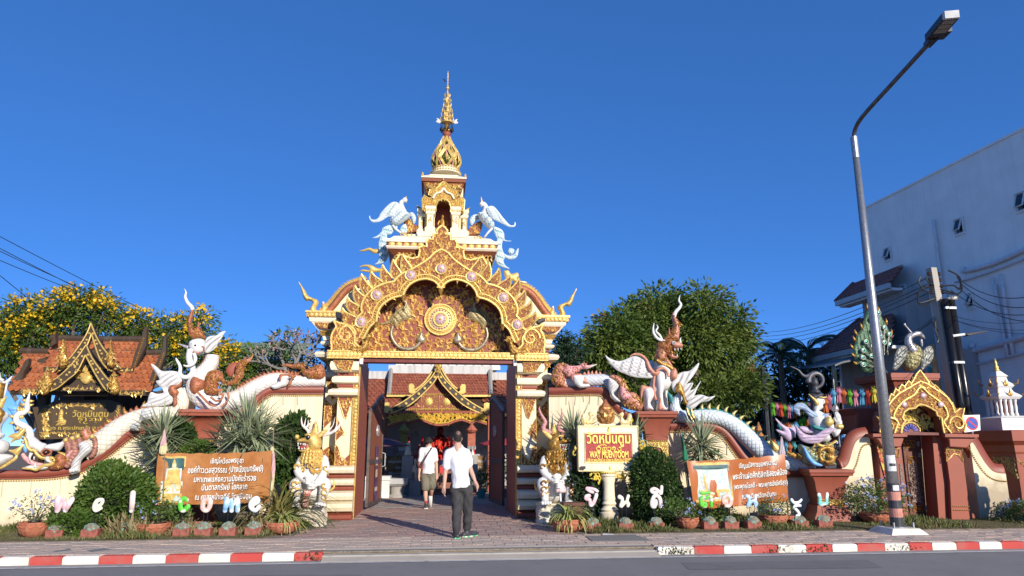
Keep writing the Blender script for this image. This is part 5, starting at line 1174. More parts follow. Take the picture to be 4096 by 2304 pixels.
puffs(B_,bF,'E',[('tail_trim',GOLDD,'1130,850 1150,800 1160,780 1180,800 1200,850 1210,900 1230,960 1200,950 1180,890',.18,.06),('gill_flame',TEAL,'1075,840 1090,870 1115,890 1112,960 1095,930 1080,890',.1,.05),('belt',TEAL,'1205,985 1240,990 1262,1060 1292,1095 1262,1100 1225,1070',.30,.08)])
m=MB()
for tx in('1210,990 1225,1040 1262,1098','1245,995 1255,1050 1290,1095'):m.tube([bF.to(p,.38)for p in cat(tr(bF,'E',tx),4)],.02,6)
m.build('belt_trim',GOLDY,B_)
puffs(B_,bF,'G',[('flame',GOLDY,'520,1195 540,1240 580,1270 620,1320 600,1345 560,1330 535,1290',.15,.06),('scale_fan',GOLDD,'640,1330 700,1340 780,1360 800,1400 720,1390 660,1365',.3,.07,grooves(.3,.06,.02))])
kF=FR.off(.22)
K_=thing('kneeling_figure_statue','white kneeling crowned figure with joined hands and lilac scarf above the right pier','statue',kF.to(tr(kF,'G','940,1440')[0]))
puffs(K_,kF,'G',[('torso',W_,'868,1015 920,1002 990,1040 1020,1110 1008,1170 1030,1222 990,1262 900,1242 880,1160 850,1080',.02,.2),('head',W_,'872,905 900,885 955,888 972,915 980,945 962,962 965,985 935,1005 905,1025 880,1010',.02,.13),('hair',BLACKP,'850,885 862,866 900,870 950,866 972,885 930,895 905,930 890,975 868,1005 858,940',.06,.14),
('upper_arm',W_,'950,1060 1000,1050 1035,1150 1062,1190 1040,1215 1000,1180 960,1120',.2,.1),('forearm',W_,'1030,1215 1010,1180 1035,1130 1045,1080 1085,1085 1085,1140 1065,1195',.22,.09),
('lotus_bud',SILVER,'1012,1000 1025,965 1040,955 1060,985 1062,1010 1030,1020',.2,.08),('armlet',GOLDY,'940,1110 950,1070 972,1055 1005,1080 1010,1115 970,1135',.3,.07),('bracelet',GOLDY,'1030,1130 1045,1115 1085,1120 1085,1150 1050,1155',.3,.05),
('blue_scarf',mat('slate_blue',(.26,.34,.46),.45,noise=.2),'708,985 740,950 800,950 850,1000 910,1032 1000,1030 940,1072 850,1062 800,1012 765,1000 765,1050 725,1025',.15,.07,grooves(-.5,.08,.02)),
('lilac_scarf',LILAC,'570,1058 640,1122 690,1140 735,1145 735,1195 690,1250 640,1215 578,1155 640,1170 620,1135',.1,.08),('lilac_scarf',LILAC,'708,1120 740,1150 790,1192 870,1200 950,1152 1035,1150 985,1192 905,1262 800,1264 740,1225',.28,.07,grooves(.2,.09,.02)),('lilac_scarf',LILAC,'760,1140 800,1130 860,1150 880,1180 830,1190 780,1170',.1,.06),
('skirt',mat('skirt_green',(.10,.20,.17),.4,.2,noise=.4,nscale=22,col2=(.42,.42,.24)),'758,1272 830,1292 900,1290 1022,1258 1032,1340 1028,1400 1052,1442 840,1445 780,1372',.1,.24,grooves(.4,.08,.03)),('sash',BLUE,'770,1290 800,1330 850,1400 920,1440 850,1440 790,1380',.34,.07),('belt',GOLDY,'880,1262 950,1280 1025,1240 1030,1262 950,1302 880,1290',.3,.06),('waist_cloth',TEAL,'850,1120 900,1130 1000,1165 990,1190 900,1165 855,1150',.2,.1)])
m=MB();Rg=[(905+57*math.cos(t),765-57*math.sin(t))for t in np.linspace(3.5,-2.0,22)];P_=tr(kF,'G',' '.join('%f,%f'%p for p in Rg));m.tube([kF.to(p,.03)for p in P_],np.linspace(.07,.03,22),8)
P_=cat(tr(kF,'G','880,712 830,732 800,720 770,685 735,665 700,650'),4);m.tube([kF.to(p,.03)for p in P_],np.linspace(.05,.006,len(P_)),8);m.build('hair_loop',mat('dark_silver',(.10,.10,.11),.4,.3,noise=.3),K_,True)
q=tr(kF,'G','905,868')[0];u=1/340.
m=MB();m.lathe(kF.to(q,.02),[(34*u,0),(40*u,8*u),(36*u,20*u),(26*u,26*u),(30*u,36*u),(18*u,48*u),(28*u,60*u),(30*u,85*u),(22*u,110*u),(8*u,128*u)],14,rib=.05,nrib=10);m.build('topknot',BLACKP,K_,True)
m=MB();m.lathe(kF.to((q[0],q[1]+100*u),.02),[(16*u,0),(14*u,14*u),(4*u,30*u)],10);m.puff(tr(kF,'G','835,875 870,900 905,925 915,960 890,965 870,930 845,900'),kF,.16,.05);m.tube([kF.to(p,.16)for p in tr(kF,'G','915,900 950,905 975,900')],.02,6);m.build('crown_gold',GOLDY,K_,True)
hp=tr(kF,'G','1058,1090')[0];s_=.0030
def hand(mb,d):
 mb.puff([(hp[0]+x*s_,hp[1]+y*s_)for x,y in((-16,-20),(-18,10),(-10,22),(8,22),(18,8),(16,-20))],kF,d,.03,n=2)
 for i,(x,l)in enumerate(((-12,52),(-3,62),(6,58),(14,44))):mb.tube([kF.to((hp[0]+x*s_,hp[1]+10*s_),d),kF.to((hp[0]+(x-2)*s_,hp[1]+(10+l*.5)*s_),d),kF.to((hp[0]+(x-8)*s_,hp[1]+(10+l)*s_),d)],[.019,.018,.009],6)
 mb.tube([kF.to((hp[0]-16*s_,hp[1]-8*s_),d),kF.to((hp[0]-26*s_,hp[1]+10*s_),d),kF.to((hp[0]-26*s_,hp[1]+28*s_),d)],[.02,.017,.01],6)
for d in(.25,.19):m=MB();hand(m,d);m.build('hand',W_,K_,True)
m=MB();m.ball(kF.to(tr(kF,'G','952,930')[0],.13),.013);m.build('eye',BLACK,K_);m=MB();dress(m,tr(kF,'G','800,1300 1015,1270 1025,1400 850,1430'),kF,.1,.25,.10);m.build('skirt_scrollwork',GOLDY,K_)
puffs(K_,kF,'G',[('skirt_gilding',GOLDD,'880,1320 920,1290 980,1285 1010,1310 1000,1350 960,1340 950,1315 915,1330 905,1370 940,1400 900,1410',.36,.05),('skirt_gilding',GOLDD,'940,1360 990,1350 1020,1380 1000,1425 950,1430 925,1400 960,1395',.36,.05)])
def guardian(lab,fr,B,face,horned):
 """B: outlines in zoom B; face +1 looks right, -1 left"""
 g=thing('guardian_lion_statue',lab,'statue',fr.to(B['base']))
 x0,z0=B['base'];s=B['s']
 P3=lambda x,y,z:tuple(fr.to((x0+x*s,z0+z*s),y*s))
 f=face
 blob('body',[('s',P3(0,-.02,.62),(.25*s,.24*s,.34*s)),('s',P3(0,0,.88),(.22*s,.20*s,.22*s)),('s',P3(0,-.1,.28),(.30*s,.26*s,.26*s)),('t',[P3(0,0,.9),P3(.02*f,.02,1.1),P3(.03*f,.03,1.22)],[.18*s,.15*s,.14*s]),
('t',[P3(-.24,.05,.42),P3(-.30,.22,.40),P3(-.24,.22,.10)],[.13*s,.12*s,.075*s]),('t',[P3(.24,.05,.42),P3(.30,.22,.40),P3(.24,.22,.10)],[.13*s,.12*s,.075*s]),
('t',[P3(-.21,.04,.90),P3(-.27,.16,.68),P3(-.09,.30,.50)],[.10*s,.085*s,.06*s]),('t',[P3(.21,.04,.90),P3(.27,.16,.68),P3(.09,.28,.40)],[.10*s,.085*s,.06*s]),
('s',P3(-.25,.30,.05),(.10*s,.14*s,.06*s)),('s',P3(.25,.30,.05),(.10*s,.14*s,.06*s))],W_,g,voxel=.018,smooth=4)
 m=MB()
 for sx in(-1,1):
  for i in range(4):m.tube([P3(sx*.25+(i-1.5)*.05,.36,.06),P3(sx*.25+(i-1.5)*.055,.43,.055),P3(sx*.25+(i-1.5)*.055,.46,.02)],[.033*s,.034*s,.022*s],7)
 m.build('hind_toes',W_,g,True)
 for sx,zz_ in((-1,.50),(1,.40)):
  m=MB();m.ball(P3(sx*.08,.31,zz_),(.06*s,)*3)
  for i in range(4):m.tube([P3(sx*.10,.33,zz_+.045-i*.03),P3(sx*.03,.385,zz_+.045-i*.03),P3(-sx*.035,.37,zz_+.035-i*.03)],[.022*s,.022*s,.014*s],7)
  m.tube([P3(sx*.11,.33,zz_+.05),P3(sx*.07,.37,zz_+.085),P3(sx*.02,.38,zz_+.09)],[.022*s,.02*s,.012*s],7)
  m.build('paw',W_,g,True)
 hF=fr.off(.06*s);H=lambda pts:[(x0+(p[0]*f+.03*f)*s,z0+p[1]*s)for p in pts][::f]
 m=MB();m.puff(H([(-.17,1.12),(-.19,1.28),(-.12,1.42),(.0,1.47),(.10,1.42),(.16,1.36),(.29,1.31),(.31,1.25),(.17,1.235),(.08,1.21),(.10,1.14),(.0,1.08)]),hF,.02,.18*s);m.build('head',GOLD if not horned else GOLDD,g,True)
 m=MB();m.puff(H([(.04,1.20),(.12,1.14),(.22,1.10),(.27,1.13),(.24,1.07),(.12,1.03),(.0,1.08)]),hF,.03,.13*s);m.build('lower_jaw',GOLD if not horned else GOLDD,g,True)
 m=MB();m.puff(H([(.08,1.20),(.16,1.20),(.25,1.18),(.24,1.13),(.14,1.12)]),hF,.02,.09*s);m.build('mouth',mat('mouth_red',(.35,.04,.04),.4),g,True)
 m=MB()
 for x,z,dz in((.26,1.245,-.07),(.21,1.235,-.04),(.16,1.23,-.04),(.12,1.225,-.05),(.24,1.12,.06),(.18,1.11,.035),(.13,1.12,.035)):q=H([(x,z),(x+.005,z+dz)]);q=q[::f];m.tube([hF.to(q[0],.12*s),hF.to(q[1],.12*s)],[.022*s,.004],6)
 m.build('teeth',W_,g)
 q=H([(.06,1.345)])[0];m=MB();m.ball(hF.to(q,.175*s),.045*s);ey=m.build('eye',BLACK,g,True);m=MB();m.ball(hF.to((q[0]+.012*s,q[1]+.012*s),.218*s),.012*s);m.build('eye_glint',W_,ey,True)
 m=MB();q=H([(.0,1.37),(.05,1.41),(.13,1.39)]);m.tube([hF.to(p,.17*s)for p in q],.026*s,6);q=H([(.26,1.33),(.30,1.36)]);m.build('brow',GOLD,g,True);m=MB();m.ball(hF.to(q[0],.08*s),.05*s);m.build('nose',GOLD,g,True);m=MB();m.puff(H([(-.10,1.40),(-.10,1.55),(-.04,1.68),(.0,1.56),(.03,1.44)]),hF,0,.05*s);m.build('crest',GOLD,g,True);m=MB();m.puff(H([(-.14,1.32),(-.26,1.42),(-.32,1.52),(-.18,1.47),(-.10,1.38)]),hF,.12*s,.03*s);m.build('ear',GOLD,g,True)
 m=MB()
 for row in range(4):
  for i in range(9):
   a=(i-4)*.36;rr_=(.17+.02*row)*s;c_=P3(.03*f+rr_/s*math.sin(a),rr_/s*math.cos(a)*.95+.02,1.10-.065*row);m.tube([c_,(c_[0],c_[1]-.02*s,c_[2]-.05*s),(c_[0],c_[1]-.015*s,c_[2]-.10*s)],[.038*s,.034*s,.005],6)
 m.build('mane',GOLDD if horned else GOLD,g,True)
 m=MB()
 for i in range(44):
  a=random.uniform(-1.2,1.2);z=.60+.40*random.random()**.6;rx=.25*math.sqrt(max(.05,1-((z-.7)/.42)**2));c_=P3(rx*math.sin(a),rx*math.cos(a)*.95,z)
  ff=Frame(c_[0],c_[1],fr_ang(fr)+a*-1 if 0 else a,0);ff.o=np.array((c_[0],c_[1],c_[2]));ff.ex=np.array((math.cos(a),math.sin(a),0));ff.n=np.array((math.sin(a),-math.cos(a),.0));stamp(m,CURL,ff,(0,0),(.08+.07*(z-.5)/.4)*s,random.uniform(-1,1)+1.5,a>0,.008,hz=1.1)
 for sx in(-1,1):
  for z,y in((.42,.34),(.30,.33),(.75,.23),(.2,.3)):
   ff=fr.off(y*s);stamp(m,CURL,ff,(x0+sx*.30*s,z0+z*s),.13*s,1.2,sx>0,0)
 m.build('breast_ornament',GOLDD if horned else GOLD,g)
 tail=[P3(-.2*f*-1,-.2,.2),P3(.38,-.12,.3),P3(.42,-.1,.5)]if f<0 else[P3(-.2,-.2,.2),P3(-.38,-.12,.3),P3(-.42,-.1,.5)]
 m=MB();m.tube(cat(tail,4),np.linspace(.05,.01,9),6);m.build('tail',GOLD,g,True)
 return g,P3
fr_ang=lambda fr:0
lF=Frame(0,15.45)
q=lF.px(1200+85/2,1420+1205/2);sL=(tr(lF,'B','85,560')[0][1]-q[1])/1.60
gl,P3=guardian('white and gold guardian lion with branching antlers left of the gateway',lF,dict(base=q,s=sL),-1,False)
def branch(m,parent,fr,txts,k='B',d=0):
 mb=MB()
 for t in txts:P_=cat(tr(fr,k,t),4);mb.tube([fr.to(p,d+(i*.0))for i,p in enumerate(P_)],P_[:,2],8)
 return mb.build('antler',m,parent,True)
ANT=mat('antler_white',(.70,.60,.55),.5,noise=.2,nscale=10)
branch(ANT,gl,lF,['65,640,10 62,610,11 40,585,10 15,560,8 8,520,5 12,490,1','62,610,9 90,590,8 104,560,6 98,520,1','40,585,8 60,560,7 62,515,1','30,575,7 35,545,5 45,500,1'],d=-.05)
branch(ANT,gl,lF,['140,632,12 190,640,12 250,625,11 300,590,9 328,545,6 325,500,1','250,625,9 285,610,7 320,575,5 332,530,1','210,635,8 240,600,6 270,560,4 285,500,1','285,600,6 300,560,4 308,510,1'],d=.1)
m=MB();m.puff(tr(lF,'B','45,1210 38,1160 50,1110 45,1075 75,1070 110,1070 105,1110 90,1150 85,1205 65,1210'),lF,.30,.07,fn=grooves(1.2,.05,.02));m.build('red_flame_ornament',mat('red_pearl',(.52,.14,.10),.4,.1,noise=.5,nscale=12,col2=(.65,.42,.36)),gl,True)
q=lF.px(2160+0,1420+1190/2);q=tr(lF,'B','2040,1190')[0];sR=(tr(lF,'B','2040,580')[0][1]-q[1])/1.58
gr,P3=guardian('white and gold guardian lion with long pink horns right of the gateway',lF,dict(base=q,s=sR),1,True)
PH=mat('pink_horn',(.50,.24,.23),.5,noise=.2,nscale=30)
def ringed(txt,d):
 P_=cat(tr(lF,'B',txt),10);r_=P_[:,2]*(1+.10*np.sin(np.arange(len(P_))*1.9));mb=MB();mb.tube([lF.to(p,d)for p in P_],r_,8);mb.build('horn',PH,gr,True)
ringed('2040,660,20 2010,625,22 1960,610,20 1945,580,18 1960,535,15 1930,480,10 1912,430,6 1922,412,1',.02);ringed('2070,660,18 2105,630,18 2075,600,16 2068,565,13 2090,510,10 2095,460,6 2088,420,1',.02)
m=MB();c_=tr(lF,'B','2065,1060')[0]
for kk in range(7):a=kk*.9;m.puff([(c_[0]+.06*math.sin(a)+x,c_[1]-.08+y)for x,y in((-.05,0),(-.055,.08),(0,.2),(.055,.08),(.05,0))],lF,.30+.05*math.cos(a),.035)
m.build('lotus_bud',mat('lotus_pink',(.68,.50,.48),.5,noise=.15),gr,True)
m=MB();m.tube([lF.to(p,.3)for p in tr(lF,'B','2060,1080 2065,1150 2070,1200')],.022,6);m.build('lotus_stem',PALETEAL,gr,True)
def rock(lab,txt,k,fr,base):
 P_=tr(fr,k,txt);xs_=[p[0]for p in P_];zs=[p[1]for p in P_];cx,hw_=(min(xs_)+max(xs_))/2,(max(xs_)-min(xs_))/2;h=max(zs)
 r=thing('rock_pedestal',lab,'pedestal',fr.to((cx,0)))
 V=[];F=[];n,mm=44,20
 for i in range(mm):
  t=i/(mm-1);z=-.08+(h+.08)*min(1,t*1.12)if t<.9 else h;rad=hw_*(1.0-.06*t)if t<.88 else hw_*.94*(1-((t-.88)/.12)*.97)
  for j in range(n):
   a=2*math.pi*j/n;no=(math.sin(a*7+i*1.3)*math.sin(i*2.1+j*.9)*.5+random.uniform(-.5,.5))*.035*(1 if t<.88 else .2)
   sq_=1/max(abs(math.cos(a))**5+abs(math.sin(a))**5,.2)**.2
   V.append(fr.to((cx+(rad*sq_*.93+no)*math.cos(a),z+(no*.3 if t<.88 else 0)),(rad*sq_*.85+no)*-math.sin(a)))
 for i in range(mm-1):
  for j in range(n):F.append((i*n+j,(i+1)*n+j,(i+1)*n+(j+1)%n,i*n+(j+1)%n))
 MB().add(V,F).build('rock',stained('whitewashed_rock',(.62,.57,.46),(.28,.22,.15),.8,.9,False),r)
 m=MB();m.lathe(fr.to((cx,h-.02)),[(hw_*.95,0),(hw_*.97,.02),(hw_*.93,.035),(.01,.036)],30,sq=(1,.9));m.build('slab',CREAM,r)
rock('rough whitewashed rock pedestal under the antlered lion','-30,1360 215,1360 215,1208 -30,1208','B',Frame(0,15.45),0)
rock('rough whitewashed rock pedestal under the pink-horned lion','1885,1340 2130,1340 2130,1190 1885,1190','B',Frame(0,15.45),0)
# ================================================================ signs, banners, letters, pots
nF=Frame(0,14.9)
nb_=thing('name_sign','cream and gilt Thai name board with red panel on a round column','sign',nF.to(tr(nF,'F','625,1135')[0]))
c4=tr(nF,'S','70,270 1515,290 1530,1345 90,1345');cx_=np.mean([p[0]for p in c4]);X0,X1=c4[0][0],c4[1][0];Z0,Z1=c4[2][1],c4[0][1]
m=MB();m.fbox(nF,X0,X1,Z0,Z1,-.16,0);m.build('board',CREAM2,nb_)
m=MB()
for r_,t_r in((.0,.022),(.17,.02)):
 a,b,c,d=X0+r_*.8,X1-r_*.8,Z0+r_,Z1-r_*.85;m.tube([nF.to(p,.004)for p in((a,c),(b,c),(b,d),(a,d))],t_r,6,closed=True)
m.build('gilt_frame',mat('bright_gilt',(.70,.59,.30),.35,.2,noise=.1),nb_)
a,b,c,d=X0+.15,X1-.15,Z0+.185,Z1-.16
m=MB();m.fbox(nF,a,b,c,d,-.02,.003);m.build('red_panel',mat('sign_red',(.34,.055,.05),.7,noise=.2,nscale=20,bump=.3),nb_)
GIL=mat('letter_gilt',(.80,.62,.12),.4,.15,noise=.1)
w_=b-a;sf_=lambda y:tr(nF,'S','800,%f'%y)[0][1];mid=(a+b)/2
text('วัดหมื่นตูม',nF,(mid,sf_(680)),.27*1.05,GIL,nb_,width=w_*.94,d=.004,ext=.02,bold=.018)
text('WAT MUENTOOM',nF,(mid,sf_(1027)),.185,GIL,nb_,width=w_*.84,d=.004,ext=.018,bold=.022)
text('108 ต.พระสิงห์ อ.เมือง จ.เชียงใหม่ 50200',nF,(mid,sf_(1143)),.115,GIL,nb_,width=w_*.96,d=.004,ext=.012,bold=.02)
def strokes(name,fr,k,lst,r,m_,parent,d):
 mb=MB()
 for t in lst:P_=cat(tr(fr,k,t),4);mb.tube([fr.to(p,d)for p in P_],r,5)
 return mb.build(name,m_,parent)
LAN=['520,850 515,800 550,770 600,790 605,840 560,860 525,840','550,745 600,740 665,705','530,880 600,885 560,905 600,915 540,920','640,790 660,830 650,860 690,870 700,800 680,790','700,800 740,775 750,830 720,870','680,745 700,715 740,730 750,745','660,885 680,905 780,900','775,800 810,775 850,790 860,840 820,865 780,850','905,840 890,800 920,775 960,790 960,840 930,860','920,820 945,820','1010,800 1040,850 1090,860 1100,780 1050,790','930,890 940,905 960,890','960,905 1050,900','1100,840 1120,880']
strokes('script_line',nF,'S',LAN,.012,GIL,nb_,.012)
m=MB()
for k_,txt in(('S','550,312 1050,318 880,390 800,425 720,390'),('S','600,1310 840,1230 1080,1315'),('S','60,480 60,1110 -20,1000 -70,800 0,620'),('S','1530,510 1535,1180 1640,1000 1755,810 1600,600'),('F','425,770 545,775 560,830 530,870 490,840 450,810'),('F','690,775 800,775 770,820 720,868 680,820')):
 P_=tr(nF,k_,txt);carve(m,P_,nF.off(-.06 if k_=='F' or txt[0]in '61' and len(txt)>60 else .004),0,.12,gap=.7);carve(m,P_,nF.off(-.05),0,.09,gap=.8)
m.build('gilt_scrolls',GIL,nb_)
colx=tr(nF,'F','612,770')[0];H0=tr(nF,'F','612,770')[0][1];u=lambda y:tr(nF,'F','612,%f'%y)[0][1]
m=MB();wr=.5*(tr(nF,'F','668,900')[0][0]-tr(nF,'F','557,900')[0][0])
m.lathe(nF.to((colx[0],0),-.08),[(wr*1.35,-.05),(wr*1.35,u(1105)),(wr*1.1,u(1095)),(wr*1.25,u(1078)),(wr*1.0,u(1062)),(wr*.85,u(1050)),(wr*1.05,u(1030)),(wr*.85,u(1010)),(wr*.92,u(990)),(wr*.85,u(970)),(wr*.83,u(870)),(wr*.95,u(845)),(wr*.95,u(815)),(wr*1.1,u(805)),(wr*1.0,u(790)),(wr*1.05,u(770))],24);m.build('column',CREAM2,nb_,auto=35)
m=MB();beads(m,[nF.to((colx[0]+wr*1.1*math.cos(t),u(782)),-.08+wr*1.1*math.sin(t))for t in np.linspace(0,6.28,40)],.022,None,2);m.build('column_studs',GIL,nb_)
tz0=Z1+.0;q=tr(nF,'E','595,1115')[0]
bud=thing('lotus_bud_finial','copper red lotus bud ornament standing on top of the name board','ornament',nF.to((q[0],tz0),-.08))
ub=1/(2*2830/15.0)
m=MB();m.box(q[0]-.16,q[0]+.16,14.9,15.06,tz0,tz0+.05);m.build('base',CREAM,bud)
m=MB();zb_=tz0+.05;R_=[(.10,0),(.12,.02),(.15,.06),(.165,.14),(.155,.24),(.11,.36),(.06,.44),(.015,.52)];m.lathe(nF.to((q[0],zb_),-.08),R_,16);m.build('bud',COPPER,bud,True)
m=MB();rz=np.array([p[1]for p in R_]);rv=np.array([p[0]for p in R_])
for row,(z,n,h)in enumerate(((.0,8,.14),(.08,8,.16),(.18,7,.15),(.28,6,.13))):
 for i in range(n):
  a_=(i+.5*(row%2))*2*math.pi/n;c_=nF.to((q[0],zb_+z),-.08);r0,r1=np.interp(z,rz,rv)*1.02,np.interp(z+h,rz,rv)*1.12;s2=.5*2*math.pi/n
  f=lambda a,r,dz:(c_[0]+r*math.sin(a),c_[1]-r*math.cos(a),c_[2]+dz)
  m.add([f(a_-s2,r0,0),f(a_+s2,r0,0),f(a_+s2*.8,(r0+r1)/2+.01,h*.5),f(a_,r1+.012,h),f(a_-s2*.8,(r0+r1)/2+.01,h*.5),f(a_,(r0+r1)/2+.035,h*.4)],[(0,1,5),(1,2,5),(2,3,5),(3,4,5),(4,0,5)])
m.build('petals',mat('petal_copper',(.32,.10,.035),.4,.4,noise=.4,nscale=25,col2=(.6,.36,.09)),bud)
for s_,txt,lab in((-1,'440,1120 400,1110 392,1060 405,1030 425,1030 440,1060 450,1080 465,1060 450,1030 465,1015 485,1025 500,1050 480,1050 490,1080 490,1110','small gilt swan ornament on the left of the name board top'),(1,'760,1120 800,1110 805,1060 795,1030 775,1035 760,1075 745,1080 730,1060 740,1030 725,1015 705,1030 690,1050 715,1050 705,1085 715,1115','small gilt swan ornament on the right of the name board top')):
 P_=tr(nF,'E',txt);cm=np.mean([p[0]for p in P_]);sw=thing('swan_ornament',lab,'ornament',nF.to((cm,tz0),-.08));dz=tz0+.03-min(p[1]for p in P_);P_=[(p[0],p[1]+dz)for p in P_]
 m=MB();m.puff(P_,nF,-.08,.05,n=2);m.build('body',mat('cream_gilt',(.72,.58,.28),.4,.15,noise=.3,nscale=25),sw,True)
 m=MB();tl=[p for p in P_ if(p[0]-cm)*s_>.01];carve(m,[(cm+s_*.02,tz0+.05),(cm+s_*.16,tz0+.05),(cm+s_*.17,tz0+.2),(cm+s_*.1,tz0+.22)][::s_],nF,-.045,.07);m.build('tail_scrolls',GIL,sw)
 m=MB();m.box(cm-.1,cm+.1,14.92,15.04,tz0,tz0+.035);m.build('base',CREAM,sw)
for k_,(x,y),lab in(('S',(180,1270),'tiny black floodlight at the left bottom corner of the name board'),('S',(1480,1290),'tiny black floodlight at the right bottom corner of the name board')):
 q=tr(nF,k_,'%d,%d'%(x,y))[0];fl=thing('floodlight',lab,'floodlight',nF.to(q,.05),'floodlights on the name board')
 m=MB();m.fbox(nF,q[0]-.05,q[0]+.05,q[1]-.03,q[1]+.03,.04,.08);m.build('lamp_body',BLACK,fl);m=MB();m.tube([nF.to((q[0],q[1]-.12),-.02),nF.to(q,.05)],.01,5);m.build('bracket',STEEL,fl)
def banner(lab,fr,quad,k,m_,lines,pic,picfig,slack=.05,group=None):
 """a sagging printed sheet on poles; quad outline TL TR BR BL"""
 q=[np.array(p[:2])for p in tr(fr,k,quad)];b=thing('banner',lab,'banner',fr.to((q[3]+q[2])/2));nu,nv=40,16;V=[];C_=[]
 def at(u,v,d=0):
  p=(q[0]*(1-u)+q[1]*u)*(1-v)+(q[3]*(1-u)+q[2]*u)*v;w=.012*math.sin(u*31+v*2)*(.3+v)+.03*math.sin(u*7+1)*math.sin(v*3.1)+.02*math.sin(u*14+v*5)*(1-v)
  p=p+np.array((0,-slack*math.sin(u*math.pi)*(.6-.4*v)+.008*math.sin(u*40)*(1-v)));return fr.to(p,w+d)
 for j in range(nv+1):
  for i in range(nu+1):V.append(at(i/nu,j/nv))
 F=np.array([(j*(nu+1)+i,(j+1)*(nu+1)+i,(j+1)*(nu+1)+i+1,j*(nu+1)+i+1)for j in range(nv)for i in range(nu)])
 MB().add(V,F).build('sheet',m_,b,True)
 def onsheet(nm,mt,polys,d):
  mb=MB()
  for P_ in polys:
   P_=np.array(P_,float)
   Vv=[at(*p,d)for p in P_];tri=tessellate_polygon([[Vector((p[0],-p[1],0))for p in P_]])
   ff=[]
   for t in tri:
    u_,v_,w_=P_[t[0]],P_[t[1]],P_[t[2]];cr=(v_[0]-u_[0])*-(w_[1]-u_[1])+(v_[1]-u_[1])*(w_[0]-u_[0]);ff.append(tuple(t)if cr>0 else(t[0],t[2],t[1]))
   mb.add(Vv,ff)
  return mb.build(nm,mt,b)
 def grid(u0,v0,u1,v1,n=8):return[[(u0+(u1-u0)*i/n,v0),(u0+(u1-u0)*i/n,v1),(u0+(u1-u0)*(i+1)/n,v1),(u0+(u1-u0)*(i+1)/n,v0)]for i in range(n)]
 for nm,mt,rect,d in pic:onsheet(nm,mt,[g for g in grid(*rect)]if len(rect)==4 else[rect],d)
 for nm,mt,polys,d in picfig:onsheet(nm,mt,polys,d)
 WL=mat('banner_white',(.80,.78,.72),.6,noise=.05);WK=mat('banner_shadow',(.09,.04,.02),.7,noise=0)
 for s,u_,v_,hgt,wd_ in lines:
  p0=(q[0]*(1-u_)+q[1]*u_)*(1-v_)+(q[3]*(1-u_)+q[2]*u_)*v_;dr=(q[1]-q[0])*(1-v_)+(q[2]-q[3])*v_;L_=np.linalg.norm(dr)
  for mt,off,dd in((WK,.012,.004),(WL,0,.007)):
   o=text(s,Frame(0,0),(0,0),hgt,mt,b,width=wd_*L_,ext=0,bold=.012 if mt is WL else .02)
   me=o.data;n=len(me.vertices);co=np.zeros(n*3,np.float32);me.vertices.foreach_get('co',co);co=co.reshape(-1,3);base=np.array(wloc(b))
   co=co+base;hh=np.linalg.norm(q[3]-q[0]);out=np.zeros_like(co)
   for i in range(n):x,z=co[i,0]+off,co[i,2]-off;out[i]=at(u_+x/L_,v_-z/hh,dd)
   me.vertices.foreach_set('co',(out-base).astype(np.float32).ravel());me.update()
 for u_ in(0,1):
  m=MB();a_=at(u_,0,-.03);c_=at(u_,1,-.03);m.tube([(c_[0],c_[1]-.02*0+.02,0),(a_[0],a_[1]+.03,a_[2]+.08)],.02,6);m.build('pole',mat('banner_pole',(.2,.15,.09),.8),b)
 return b,at
BAN=mat('banner_orange',(.40,.145,.032),.5,noise=.2,nscale=2.2,col2=(.47,.20,.055),spec=.45)
nt=BAN.node_tree;vo=nt.nodes.new('ShaderNodeTexVoronoi');vo.inputs['Scale'].default_value=11;tc_=nt.nodes.new('ShaderNodeTexCoord');nt.links.new(tc_.outputs['Object'],vo.inputs[0])
mx_=nt.nodes.new('ShaderNodeMixRGB');mx_.blend_type='MULTIPLY';mx_.inputs[0].default_value=.25;b_n=nt.nodes['Principled BSDF'];src_=b_n.inputs['Base Color'].links[0].from_socket
nt.links.new(src_,mx_.inputs[1]);nt.links.new(vo.outputs['Distance'],mx_.inputs[2]);nt.links.new(mx_.outputs[0],b_n.inputs['Base Color'])
PRG=mat('print_gold',(.66,.50,.14),.5,noise=.35,nscale=18,col2=(.50,.34,.10));PRS=mat('print_skin',(.62,.50,.26),.5,noise=.3,nscale=20,col2=(.70,.62,.40));PRD=mat('print_teal',(.035,.10,.10),.5,noise=.4,nscale=6);PRP=mat('print_pale',(.58,.62,.52),.5,noise=.4,nscale=10,col2=(.36,.50,.50));PRW=mat('print_white',(.66,.66,.58),.5,noise=.3,nscale=14)
def el(cu,cv,ru,rv,n=14):return[(cu+ru*math.cos(t),cv+rv*math.sin(t))for t in np.arange(n)*2*math.pi/n]
F1=Frame(0,14.45)
figs=[('print_seat',PRW,[[(.075,.78),(.085,.30),(.215,.30),(.215,.78)]],.006),('print_figure',PRG,[[(.10,.32),(.125,.28),(.175,.28),(.20,.34),(.205,.50),(.22,.58),(.215,.72),(.18,.74),(.165,.60),(.14,.60),(.115,.75),(.07,.75),(.065,.60),(.09,.48)],[(.148,.10),(.165,.20),(.168,.27),(.13,.27),(.133,.20)],[(.06,.78),(.23,.78),(.235,.92),(.05,.92)]],.009),('print_face',PRS,[el(.150,.245,.018,.045),el(.105,.66,.025,.05),el(.195,.66,.025,.05),[(.145,.42),(.158,.42),(.16,.76),(.142,.76)]],.012)]
